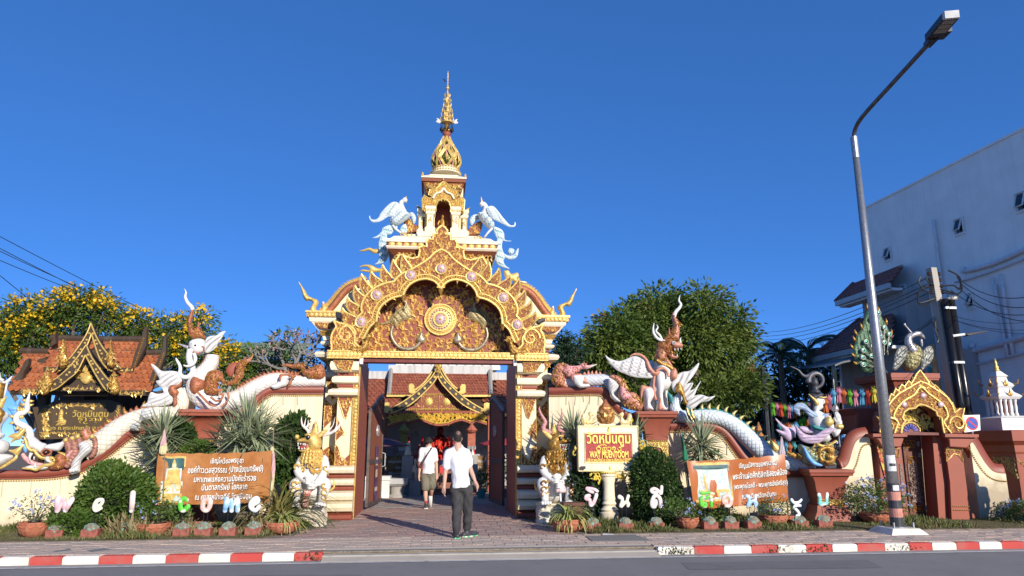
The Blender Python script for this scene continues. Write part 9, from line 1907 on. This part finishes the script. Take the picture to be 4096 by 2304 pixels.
house('upper red tiled roof against the corner of the white building',16.5,'1072,128','1500,0','1210,-10','1600,-140','G',1.2,12,8)
fr=Frame(0,33);lo_=thing('low_red_roof','low red roof with white gable behind the big green tree','house',fr.to(tr(fr,'G','500,900')[0][:1]+(0,)));a,b,c_,d=[fr.to(p,dd)for p,dd in zip(tr(fr,'G','300,1000 430,940 650,780 560,760'),(2,2,-1,-1))];tile_field(lo_,'roof_tile',a,b,c_,d,9,10,DT+[mat('bright_tile',(.36,.10,.07),.7)],90);m=MB();m.slab(tr(fr,'G','400,965 645,800 650,880 560,960 410,980'),fr,-2,-1.0);m.build('gable_wall',WHITE,lo_);m=MB();m.box(lo_.location[0]-2.2,lo_.location[0]+2.5,34.2,37,0,3.0);m.build('wall',CONC,lo_)
fr=Frame(0,24);cpt=thing('carport','curved dark polycarbonate awning below the house eave','awning',fr.to(tr(fr,'G','1100,900')[0][:1]+(0,)));P_=cat(tr(fr,'G','960,665 1020,640 1090,625 1150,600 1220,590 1300,600'),4);m=MB();V=[fr.to(p,.8)for p in P_]+[fr.to((p[0],p[1]+.15),-2.)for p in P_];n_=len(P_);m.add(V,[(i,i+1,i+1+n_,i+n_)for i in range(n_-1)]);m.tube([fr.to(p,.8)for p in P_],.05,6);m.build('canopy',mat('smoke_sheet',(.06,.075,.09),.4),cpt);m=MB()
for x in(1040,1100,1290):q=tr(fr,'G','%d,640'%x)[0];m.tube([fr.to((q[0],0)),fr.to(q)],.05,6)
m.build('post',STEEL,cpt)
uf=Frame(0,17.3);utp=thing('utility_pole','leaning concrete utility pole with insulators and black cable conduits','utility pole',uf.to((tr(uf,'G','2060,1100')[0][0],0)))
b_=tr(uf,'G','1835,-135 1880,120 2080,1150');m=MB();a_,c_=np.array(b_[0][:2]),np.array(b_[1][:2]);dr=(a_-c_)/np.linalg.norm(a_-c_);bt_=np.array((tr(uf,'G','2120,1400')[0][0],-.1));nr=np.array((-dr[1],dr[0]))
dd_=(a_-bt_);P_=[bt_-(.13,0),bt_+(.13,0),a_+(.085,0),a_-(.085,0)];m.slab([tuple(p)for p in P_],uf,-.12,.10,.01);m.build('post',stained('pole_concrete',(.42,.38,.32),(.25,.23,.2),.5,.9),utp)
for x0,x1,yt in((1895,2045,125),(1945,2095,130)):
 m=MB();p0=tr(uf,'G','%d,%d'%(x0,yt))[0];p1=np.array((tr(uf,'G','%d,1150'%(x1+10))[0]));p1=(p1[0]+.05,0.);m.tube([uf.to(p1,.2),uf.to(p0,.2)],.10,12);m.build('conduit',mat('conduit_black',(.012,.012,.014),.25,noise=0),utp,True)
m=MB();q=tr(uf,'G','1915,135 1925,112 1965,102 1988,115 1980,140');m.puff(q,uf,.2,.12);m.build('conduit_cap',mat('cap_beige',(.55,.5,.42),.6),utp,True)
m=MB()
for y,x in((198,1925),(628,1990)):p=tr(uf,'G','%d,%d %d,%d'%(x-42,y,x+42,y));m.fbox(uf,p[0][0],p[1][0],p[0][1]-.03,p[0][1]+.03,.08,.32)
m.build('strap',STEEL,utp)
m=MB()
for s_ in(0,1):
 for t in(.07,.14,.21,.28):q=a_+(bt_-a_)*t*.38;m.lathe(uf.to((q[0]+(.16 if s_ else-.14),q[1]),.05),[(.03,-.05),(.05,-.03),(.03,0),(.05,.03),(.02,.05)],8);m.tube([uf.to(q,.05),uf.to((q[0]+(.18 if s_ else-.16),q[1]),.05)],.015,5)
m.build('insulator',mat('insulator_brown',(.06,.04,.035),.3),utp)
m=MB()
for t in('1828,40 1760,20 1715,60 1705,120 1720,150 1800,130 1850,110','1825,70 1780,60 1740,30 1715,-20 1730,-60','1835,10 1790,-20 1770,-60','1850,105 1780,165 1720,160','1880,20 1990,10 2040,40 2045,-40 2010,-80 1950,-110','1890,60 2000,80 2050,60 2055,0 2020,-60','1885,40 1960,60 2030,90 1990,130 1960,135','1880,130 1900,160 1900,200','1850,280 1830,320 1870,370','1845,300 1850,380 1870,440 1860,465'):m.tube([uf.to(p,.1)for p in cat(tr(uf,'G',t),6)],.022,5)
m.build('cable_loop',BLACK,utp)
sl2=Frame(0,17.0);stl=thing('solar_street_light','small white solar light on an arm from the utility pole','lamp',sl2.to(tr(sl2,'G','2010,408')[0]));m=MB();P_=tr(sl2,'G','2005,408 2100,395');m.tube([sl2.to(p)for p in P_],.035,8);m.build('arm',WFR,stl);P_=tr(sl2,'G','2095,395 2120,385 2275,367 2270,378 2125,408');m=MB();m.slab(P_,sl2,-.12,.05,.01);m.build('head',BLACK,stl)
def wire(lab,pts,r=.018,sag=.3):
 P_=[np.array(p,float)for p in pts];out=[]
 for a,b in zip(P_[:-1],P_[1:]):
  for t in np.linspace(0,1,16):q=a*(1-t)+b*t;out.append(q+np.array((0,0,-sag*4*t*(1-t))))
 o=MB().tube(out,r*.6,5).build('overhead_wire',BLACK,None);WLOC.pop(o.name,None);return tag(o,lab,'wire','overhead wires')
def wpx(k,t,Y):return[Frame(0,Y).to(p)for p in tr(Frame(0,Y),k,t)][0]
for i,(yl,yr)in enumerate(((375,-30),(404,20),(435,50),(466,95))):wire(['highest','second','third','lowest'][i]+' wire from the far pole top to the utility pole',[wpx('G','385,%d'%yl,40),wpx('G','1830,%d'%(yr-40),17.3)],.02,.5)
for i,(a,b)in enumerate((('2060,-20','2576,180'),('2055,20','2576,290'),('2040,-60','2576,100'),('1990,40','2576,240'))):wire(['upper','lowest','topmost','middle'][i]+' thick wire leaving the utility pole to the right',[wpx('G',a,17.3),wpx('G',b,13.)],.018,.2)
for i,(a,b)in enumerate((('1975,260','2576,390'),('1980,265','2576,360'),('1975,235','2576,300'))):wire(['lower','middle','upper'][i]+' thin wire across the white building',[wpx('G',a,17.3),wpx('G',b,14.)],.010,.1)
for i,(a,b)in enumerate((('1860,255','1380,440'),('1850,275','1360,480'),('1850,290','1250,500'))):wire(['upper','middle','lower'][i]+' thin wire from the utility pole behind the peacock',[wpx('G',a,17.3),wpx('G',b,26.)],.014,.25)
for i,(a,b)in enumerate((('0,595','430,810'),('0,625','340,790'),('0,632','260,745'),('0,655','230,742'),('0,693','100,767'),('-20,790','30,812'))):
 qa=[1.59*float(v)for v in a.split(',')];qb=[1.59*float(v)for v in b.split(',')];wire(['topmost','second','third','fourth','fifth','lowest'][i]+' wire slanting across the sky at the left edge',[wpx('X','%f,%f'%tuple(qa),16),wpx('X','%f,%f'%(qb[0]+150,qb[1]+150*(qb[1]-qa[1])/(qb[0]-qa[0])),24)],.014,.05)
fpo=thing('far_pole','distant concrete pole with insulators above the big green tree edge','utility pole',(wpx('G','345,400',40)[0],40,0));q=wpx('G','345,358',40);m=MB();m.rect(q[0]-.18,q[0]+.18,40,40.3,[(0,0),(0,q[2])]);m.build('post',CONC,fpo);m=MB()
for y in(375,404,435,466):w=wpx('G','385,%d'%y,40);m.tube([(q[0],40,w[2]),(w[0],40,w[2])],.05,6);m.ball(w,.1)
m.build('insulator',BLACK,fpo)
wpl=thing('dark_post','dark steel post behind the lantern court at the big tree edge','post',(wpx('G','485,1000',24)[0],24,0));q=wpx('G','485,660',24);m=MB();m.tube([(q[0],24,0),tuple(q)],.09,8);m.build('shaft',BLACKP,wpl)
LC=dict(green=(.14,.42,.03),pink=(.62,.22,.30),red=(.55,.07,.03),orange=(.60,.17,.04),blue=(.10,.36,.55),white=(.58,.64,.66),yellow=(.62,.55,.06),lilac=(.40,.20,.48),teal=(.08,.40,.42))
LM2={k:mat('lantern_'+k,v,.7,noise=.12,nscale=20,trans=.35)for k,v in LC.items()}
LPROTO={}
def lantern_mesh(s=1.):
 m=MB();m.lathe((0,0,0),[(.03,-.02),(.075,-.06),(.135,-.14),(.135,-.20),(.075,-.28),(.06,-.30)],8);m.tube([(0,0,-.03),(0,0,.06)],.006,4)
 for i in range(4):a_=i*1.571+.4;m.cone((.06*math.cos(a_),.06*math.sin(a_),-.05),(.09*math.cos(a_),.09*math.sin(a_),.06),.022,4)
 for i in range(5):
  a_=i*1.257;x,y=.05*math.cos(a_),.05*math.sin(a_);m.add([(x-.028,y,-.29),(x+.028,y,-.29),(x*1.5+.034,y*1.5-.01,-.55),(x*1.9,y*1.9,-.64-.03*(i%2)),(x*1.5-.034,y*1.5-.01,-.55)],[(0,1,2,3,4)])
 return m
def lantern(col,pos,lab,s=1.):
 if col not in LPROTO:
  o=lantern_mesh().build('paper_lantern',LM2[col],None,loc=(0,0,0));LPROTO[col]=o;new=o
 else:new=LPROTO[col].copy();COL.objects.link(new)
 new.location=pos;new.scale=(s,s,s);new.rotation_euler=(random.uniform(-.05,.05),random.uniform(-.05,.05),random.uniform(0,6));tag(new,lab,'lantern','paper lanterns strung in the court')
ORD=['first','second','third','fourth','fifth','sixth','seventh','eighth','ninth','tenth','eleventh','twelfth','thirteenth','fourteenth','fifteenth','sixteenth']
rows=[('upper left string',17.4,.50,[(565,945,'green'),(597,948,'pink'),(626,952,'red'),(656,958,'green'),(690,968,'pink'),(712,966,'blue'),(738,970,'orange'),(765,950,'yellow'),(800,945,'yellow'),(832,945,'green'),(858,950,'pink')]),
('upper right string',16.5,.58,[(980,905,'orange'),(1010,880,'pink'),(1046,838,'blue'),(1090,822,'pink'),(1130,835,'orange'),(1178,842,'green'),(1222,848,'pink'),(1276,838,'blue'),(1320,842,'red'),(1370,820,'yellow')]),
('middle left string',17.2,.50,[(620,1100,'teal'),(655,1120,'orange'),(690,1110,'orange'),(722,1118,'white'),(752,1100,'blue'),(790,1070,'green'),(815,1060,'green'),(842,1075,'orange'),(945,1010,'blue')]),
('middle right string',16.6,.60,[(985,960,'orange'),(1020,1040,'orange'),(1112,1012,'blue'),(1150,1028,'orange'),(1200,1030,'blue'),(1240,1060,'teal')]),
('lower string',17.0,.48,[(575,1240,'orange'),(608,1255,'blue'),(668,1260,'blue'),(700,1270,'orange'),(735,1262,'teal'),(795,1265,'orange'),(1045,1230,'red'),(1060,1210,'orange'),(1130,1215,'blue'),(1170,1230,'blue')])]
for nm,Y,s,L_ in rows:
 for i,(x,y,c)in enumerate(L_):q=wpx('G','%d,%d'%(x,y),Y);lantern(c,q,'%s paper lantern, %s from the left on the %s'%(c,ORD[i],nm),s)
 pts_=[wpx('G','%d,%d'%(x,y-12),Y)for x,y,c in L_];o=MB().tube([pts_[0]+np.array((-.3,0,.05))]+pts_+[pts_[-1]+np.array((.3,0,.08))],.007,4).build('lantern_string',BLACK,None);tag(o,'thin cord carrying the '+nm+' of lanterns','cord')
for i,(x,y,c)in enumerate(((1605,1200,'teal'),(1652,1205,'orange'),(1710,1200,'teal'),(1630,1385,'lilac'),(1682,1385,'blue'),(1735,1395,'orange'),(1650,1590,'red'),(1705,1605,'pink'),(1752,1610,'teal'))):q=wpx('G','%d,%d'%(x,y),17.0);lantern(c,q,'%s paper lantern seen through the side gate, %s of nine'%(c,ORD[i]),.72)
for i,(x,y,c)in enumerate(((1823,650,'teal'),(1772,688,'red'))):q=wpx('G','%d,%d'%(x,y),17.9);lantern(c,q,['teal paper lantern hanging beside the peacock plinth','small red lantern peeping over the peacock plinth'][i],.62 if i==0 else .3)
for Y in(18.0,):
 for y in(1195,1375,1580):a,b=wpx('G','1560,%d'%y,Y),wpx('G','1900,%d'%y,Y);o=MB().tube([a,(a+b)/2+np.array((0,0,-.03)),b],.008,4).build('lantern_string',BLACK,None);tag(o,'thin cord behind the side gate opening carrying %s lanterns'%{1195:'the top',1375:'the middle',1580:'the bottom'}[y],'cord')
BAM=mat('bamboo',(.42,.29,.13),.5,noise=.2,nscale=6)
for x0,y0,Y,r,lab in((545,880,21,.035,'thin bamboo pole at the left end of the lantern strings'),(1060,670,18.7,.045,'thin bamboo pole rising between the lantern strings'),(1835,475,17.6,.075,'thick bamboo pole between the peacock and the utility pole'),(1942,670,17.5,.03,'thin bamboo stick beside the utility pole conduits')):
 q=wpx('G','%d,%d'%(x0,y0),Y);bp2=thing('bamboo_pole',lab,'pole',(q[0]+(.15 if r>.06 else 0),Y,0));H2=q[2];m=MB();n_=int(H2/.45);zz2=np.linspace(0,H2,n_*4+1);m.tube([(q[0]+(.15 if r>.06 else 0)*(1-z/H2),Y,z)for z in zz2],[r*(1.12 if i%4==0 else 1)for i in range(len(zz2))],8);m.build('cane',BAM,bp2,True)
sp=thing('spirit_figures','tiny golden shrine figure on a blue stand behind the kneeling statue','ornament',wpx('G','1150,1290',18.0));fr=Frame(0,18.0);m=MB();m.puff(tr(fr,'G','1150,1125 1165,1150 1178,1170 1170,1200 1125,1200 1120,1170 1140,1150'),fr,0,.08,fn=grooves(.6,.06,.03));m.build('figure',GOLDD,sp,True);m=MB();m.puff(tr(fr,'G','1115,1200 1182,1200 1175,1280 1120,1280'),fr,0,.08);m.build('stand',BLUE,sp,True)
for i,(x,y)in enumerate(((410,1190),(455,1160),(470,1230))):q=wpx('G','%d,%d'%(x,y),17.5);spr=thing('gilt_spire',['left of three small gilt spires behind the blue serpent','tallest of three small gilt spires behind the blue serpent','right of three small gilt spires behind the blue serpent'][i],'ornament',(q[0],17.5,0));m=MB();m.lathe((q[0],17.5,0),[(.1,0),(.1,q[2]-.35),(.17,q[2]-.3),(.1,q[2]-.2),(.13,q[2]-.15),(.06,q[2]-.05),(.08,q[2]),(.015,q[2]+.2)],8);m.build('spire',mat('copper_gold',(.45,.20,.07),.4,.3,noise=.4,nscale=20),spr)
# ================================================================ people
SKIN=mat('skin',(.50,.30,.22),.55,noise=.08,nscale=6);TEE=mat('white_cotton',(.76,.76,.77),.85,noise=.03,bump=.25,bscale=9);SHORTS=mat('olive_cotton',(.16,.15,.11),.9,noise=.15,bump=.25,bscale=12);TROU=mat('charcoal_trousers',(.040,.038,.040),.85,noise=.2,nscale=7,bump=.35,bscale=10);HAIRD=mat('dark_hair',(.022,.016,.012),.6,noise=.3,nscale=60,bump=.6,bscale=120)
def wrinkle(o,amp,sc):
 me=o.data;n=len(me.vertices);co=np.zeros(n*3,np.float32);me.vertices.foreach_get('co',co);co=co.reshape(-1,3);no=np.zeros(n*3,np.float32);me.vertices.foreach_get('normal',no);no=no.reshape(-1,3)
 x,y,z=co.T*sc;d=np.sin(z*1.7+3*np.sin(x*.8+y)+x*.9)*.5+np.sin(x*2.3-z*1.1+2*np.sin(z*.6))*.5
 me.vertices.foreach_set('co',(co+no*(d*amp)[:,None]).astype(np.float32).ravel());me.update()
def hand3(mb,w,dr,s,side,fwd):
 """palm and five bent fingers hanging from wrist w along dr"""
 w=np.array(w);dr=np.array(dr)/np.linalg.norm(dr);fw=np.array(fwd,float);sd=np.cross(dr,fw);sd/=np.linalg.norm(sd)
 P_=[]
 P_.append(('t',[tuple(w),tuple(w+dr*.05*s),tuple(w+dr*.10*s)],[.028*s,.036*s,.036*s],(1,1)))
 for i,(o,l)in enumerate(((-.030,.075),(-.010,.085),(.011,.080),(.031,.062))):b=w+dr*.10*s+fw*o*s;c_=b+dr*l*.55*s+sd*side*.012*s;e=b+dr*l*.95*s+sd*side*.038*s;P_.append(('t',[tuple(b),tuple(c_),tuple(e)],[.0105*s,.0098*s,.0075*s]))
 b=w+dr*.035*s-fw*.03*s;P_.append(('t',[tuple(b),tuple(b+dr*.045*s-fw*.028*s+sd*side*.01*s),tuple(b+dr*.085*s-fw*.026*s+sd*side*.028*s)],[.014*s,.0115*s,.009*s]));return P_
def person(lab,fr,k,J,long,tilt=None):
 f=lambda t,d=0.:fr.to(tr(fr,k,t)[0],d)
 base=f(J['feet']);base[2]=0;p=thing('person',lab,'person',base)
 S=J['s'];hd=f(J['head']);nk=f(J['neck']);shl,shr=f(J['shl']),f(J['shr']);hip=f(J['hip']);kn=[f(*a)for a in J['knee']];an=[f(*a)for a in J['ankle']];el_=[f(*a)for a in J['elbow']];wr=[f(*a)for a in J['wrist']]
 hpl,hpr=hip+np.array((-.10*S,0,-.02)),hip+np.array((.10*S,0,-.02));ch=(shl+shr)/2*.72+hip*.28;wa=(shl+shr)/2*.3+hip*.7
 face=np.array(J['face'],float);right=np.cross(face,(0,0,1.))
 body=[('s',tuple(hd),(.078*S,.096*S,.115*S)),('s',tuple(hd+face*.03*S-np.array((0,0,.055*S))),(.06*S,.065*S,.07*S)),('t',[tuple(hd-np.array((0,0,.06*S))),tuple(nk)],[.056*S,.062*S]),('s',tuple(hd+face*.098*S-np.array((0,0,.015*S))),(.015*S,.02*S,.022*S)),
('s',tuple(hd+right*.078*S-np.array((0,0,.012*S))),(.012*S,.02*S,.032*S)),('s',tuple(hd-right*.078*S-np.array((0,0,.012*S))),(.012*S,.02*S,.032*S)),
('t',[tuple(nk),tuple(ch),tuple(wa),tuple(hip)],[.09*S,.135*S,.118*S,.13*S],(1,1)),('t',[tuple(shl),tuple(nk*.5+ch*.5),tuple(shr)],[.062*S,.10*S,.062*S])]
 for s_,sh,e,w in((-1,shl,el_[0],wr[0]),(1,shr,el_[1],wr[1])):
  body.append(('t',[tuple(sh),tuple(sh*.5+e*.5),tuple(e),tuple(e*.5+w*.5),tuple(w)],[.056*S,.05*S,.041*S,.038*S,.026*S]));body+=hand3(None,w,w-e,S,-s_,face)
 for hp_,kk_,a in((hpl,kn[0],an[0]),(hpr,kn[1],an[1])):
  body.append(('t',[tuple(hp_),tuple(hp_*.5+kk_*.5),tuple(kk_),tuple(kk_*.62+a*.38-face*.015*S),tuple(a)],[.088*S,.076*S,.056*S,.056*S,.036*S]))
 blob('body',body,SKIN,p,voxel=.0105,smooth=3)
 tee=[('t',[tuple(nk-np.array((0,0,.025*S))),tuple(ch),tuple(wa),tuple(hip+np.array((0,0,-.04*S)))],[.10*S,.155*S,.150*S,.178*S],(1,1),1),('t',[tuple(shl),tuple(nk*.55+ch*.45),tuple(shr)],[.078*S,.118*S,.078*S])]
 for s_,sh,e in((-1,shl,el_[0]),(1,shr,el_[1])):q=sh*.30+e*.70;tee.append(('t',[tuple(sh),tuple(sh*.6+e*.4),tuple(q)],[.078*S,.074*S,.074*S]))
 o=blob('t_shirt',tee,TEE,p,voxel=.016,smooth=5);wrinkle(o,.009,15)
 if long:tr_=[('t',[tuple(hip+np.array((0,0,.05*S))),tuple(hip)],[.145*S,.148*S])]+[('t',[tuple(hp_),tuple(hp_*.5+kk_*.5),tuple(kk_),tuple(kk_*.5+a*.5),tuple(a+np.array((0,0,.03)))],[.105*S,.098*S,.088*S,.080*S,.074*S])for hp_,kk_,a in((hpl,kn[0],an[0]),(hpr,kn[1],an[1]))]
 else:tr_=[('t',[tuple(hip+np.array((0,0,.05*S))),tuple(hip)],[.145*S,.15*S])]+[('t',[tuple(hp_),tuple(hp_*.5+kk_*.5),tuple(kk_+np.array((0,0,.05)))],[.108*S,.108*S,.112*S])for hp_,kk_,a in((hpl,kn[0],an[0]),(hpr,kn[1],an[1]))]
 o=blob('trousers' if long else 'shorts',tr_,TROU if long else SHORTS,p,voxel=.016,smooth=4);wrinkle(o,.010 if long else .006,21)
 hr=[('s',tuple(hd-face*.014*S+np.array((0,0,.026*S))),(.080*S,.096*S,.095*S)),('s',tuple(hd-face*.042*S-np.array((0,0,.005*S))),(.072*S,.058*S,.080*S))]
 if J.get('curly'):
  for i in range(60):v=RNG.normal(size=3);v/=np.linalg.norm(v);v[2]=abs(v[2])*.9-.25;v=v-face*max(0,v.dot(face))*1.2;hr.append(('s',tuple(hd+v*np.array((.092,.105,.108))*S-face*.015*S),(.026*S,)*3))
 o=blob('hair',hr,HAIRD,p,voxel=.011,smooth=1 if J.get('curly')else 3)
 if J.get('bald'):m=MB();m.ball(hd-face*.055*S+np.array((0,0,.07*S)),(.048*S,.052*S,.056*S));m.build('crown_patch',mat('thin_hair',(.17,.10,.07),.6,noise=.3,nscale=60),p,True)
 for a,tp,rt in zip(an,J['toe'],J['lift']):
  t=np.array(tp,float);sb=[];s0=a+np.array((0,0,-.055*S));
  if rt:dirv=np.array((0,.25,-.97));
  else:dirv=np.array((t[0],t[1],0));s0[2]=.045
  dirv=dirv/np.linalg.norm(dirv);h_=s0-dirv*.07*S;e_=s0+dirv*.19*S
  o=blob('shoe',[('t',[tuple(h_),tuple(s0),tuple(s0*.4+e_*.6),tuple(e_)],[.046*S,.05*S,.047*S,.038*S],(1,1)),('t',[tuple(a+np.array((0,0,.02))),tuple(s0)],[.046*S,.046*S])],BLACKP,p,voxel=.012,smooth=3)
  so_=np.cross(dirv,right);so_/=np.linalg.norm(so_);so_=so_ if so_.dot((0,-.9 if rt else 0,-1))>0 else-so_
  m=MB();m.tube([h_+so_*.038*S-dirv*.03,s0+so_*.036*S,e_+so_*.03*S+dirv*.02],[.046*S,.048*S,.040*S],10,flat=(.42,1.08),up=tuple(so_));m.build('sole',J['sole'],p,True)
  if J.get('sock'):m=MB();m.tube([a+np.array((0,0,-.01)),a+np.array((0,0,.075*S))],[.042*S,.043*S],10);m.build('sock',mat('red_sock',(.48,.02,.03),.9),p,True)
 return p,(shl,shr,hip,ch,nk)
SOLEW=mat('white_sole',(.70,.69,.66),.6,noise=.1);SOLEG=mat('green_sole',(.06,.40,.18),.6,noise=.3,nscale=12,col2=(.75,.74,.62),mix=(.45,.55))
f1=Frame(0,13.05)
person('man in white t-shirt and charcoal trousers walking nearest towards the gateway',f1,'P',dict(s=1.02,feet='850,1395',head='808,312',neck='812,415',shl='705,478',shr='905,470',hip='852,835',knee=[('800,1095',0),('925,1085',-.03)],ankle=[('795,1350',.05),('918,1340',-.12)],elbow=[('672,690',0),('955,660',-.02)],wrist=[('658,845',.05),('1003,795',.05)],face=(-.12,.99,0),toe=[(-.12,-.05)if 0 else(-.2,.97),(.75,.45)],lift=[0,0],sole=SOLEG,bald=1),True)
f2=Frame(0,19.0)
p2,J2=person('dark haired man in white t-shirt and olive shorts further inside the gateway',f2,'P',dict(s=1.02,feet='470,1085',head='490,352',neck='488,415',shl='412,452',shr='548,452',hip='488,690',knee=[('452,885',0),('525,865',0)],ankle=[('458,1045',.05),('512,975',-.25)],elbow=[('392,600',0),('572,590',0)],wrist=[('382,712',.05),('578,712',.05)],face=(.35,.93,0),toe=[(.05,1),(.1,1)],lift=[0,1],sole=SOLEW,sock=1,curly=1),False)
sb_=tr(f2,'P','522,420 470,500 418,590 405,640');m=MB();m.tube([f2.to(p,d)for p,d in zip(cat(sb_,4),np.interp(np.linspace(0,1,13),[0,.3,.8,1],[.10,.19,.17,.10]))],.022,6,flat=(1,.4));m.build('bag_strap',BLACKP,p2,True)
f3=Frame(0,13.1);o3=(12.75,12.6)
def offp(x,z):u=f3;return x
class _J:pass
ZR['Q']=(0,0,1.)
def qpx(x,z,fr):
 P_=np.array(fr.to((x,z)))-np.array((0,0,EYE));r=(math.cos(YAW)*P_[0]-math.sin(YAW)*P_[1]);d=math.sin(YAW)*P_[0]+math.cos(YAW)*P_[1];u=P_[2];ya=d*math.cos(PITCH)+u*math.sin(PITCH);za=-d*math.sin(PITCH)+u*math.cos(PITCH);return '%f,%f'%(2048+FPX*r/ya,1152-FPX*za/ya)
sh_t=SFR.to(tr(SFR,'H','2195,800')[0],-.1);tt=2.3;X3,Y3_=sh_t[0]+SUN_AZ[0]*tt,sh_t[1]+SUN_AZ[1]*tt;zt5=sh_t[2]+tt*math.tan(SUN_EL)
f3=Frame(0,Y3_);g3=lambda x,z,d=0.:(qpx(X3+x,z*zt5/1.70,f3),d);g4=lambda x,z:qpx(X3+x,z*zt5/1.70,f3)
p3_,_=person('man in a cap standing on the pavement just outside the right edge',f3,'Q',dict(s=zt5/1.74,feet=g4(0,0),head=g4(0,1.60),neck=g4(0,1.44),shl=g4(-.19,1.38),shr=g4(.19,1.38),hip=g4(0,.92),knee=[g3(-.1,.48),g3(.1,.48)],ankle=[g3(-.1,.08),g3(.1,.08)],elbow=[g3(-.25,1.1,.05),g3(.25,1.1,.05)],wrist=[g3(-.2,.9,.2),g3(.22,.88,.1)],face=(-1,.2,0),toe=[(-1,.2),(-1,.2)],lift=[0,0],sole=SOLEW),True)
hd=np.array(f3.to((X3,1.60*zt5/1.70)));m=MB();m.lathe(hd+np.array((0,0,.03)),[(.105,0),(.11,.03),(.09,.08),(.02,.11)],14);m.tube([hd+np.array((-.06,0,.045)),hd+np.array((-.2,.03,.03))],[.09,.075],10,flat=(.15,1));m.build('cap',BLACKP,p3_,True)
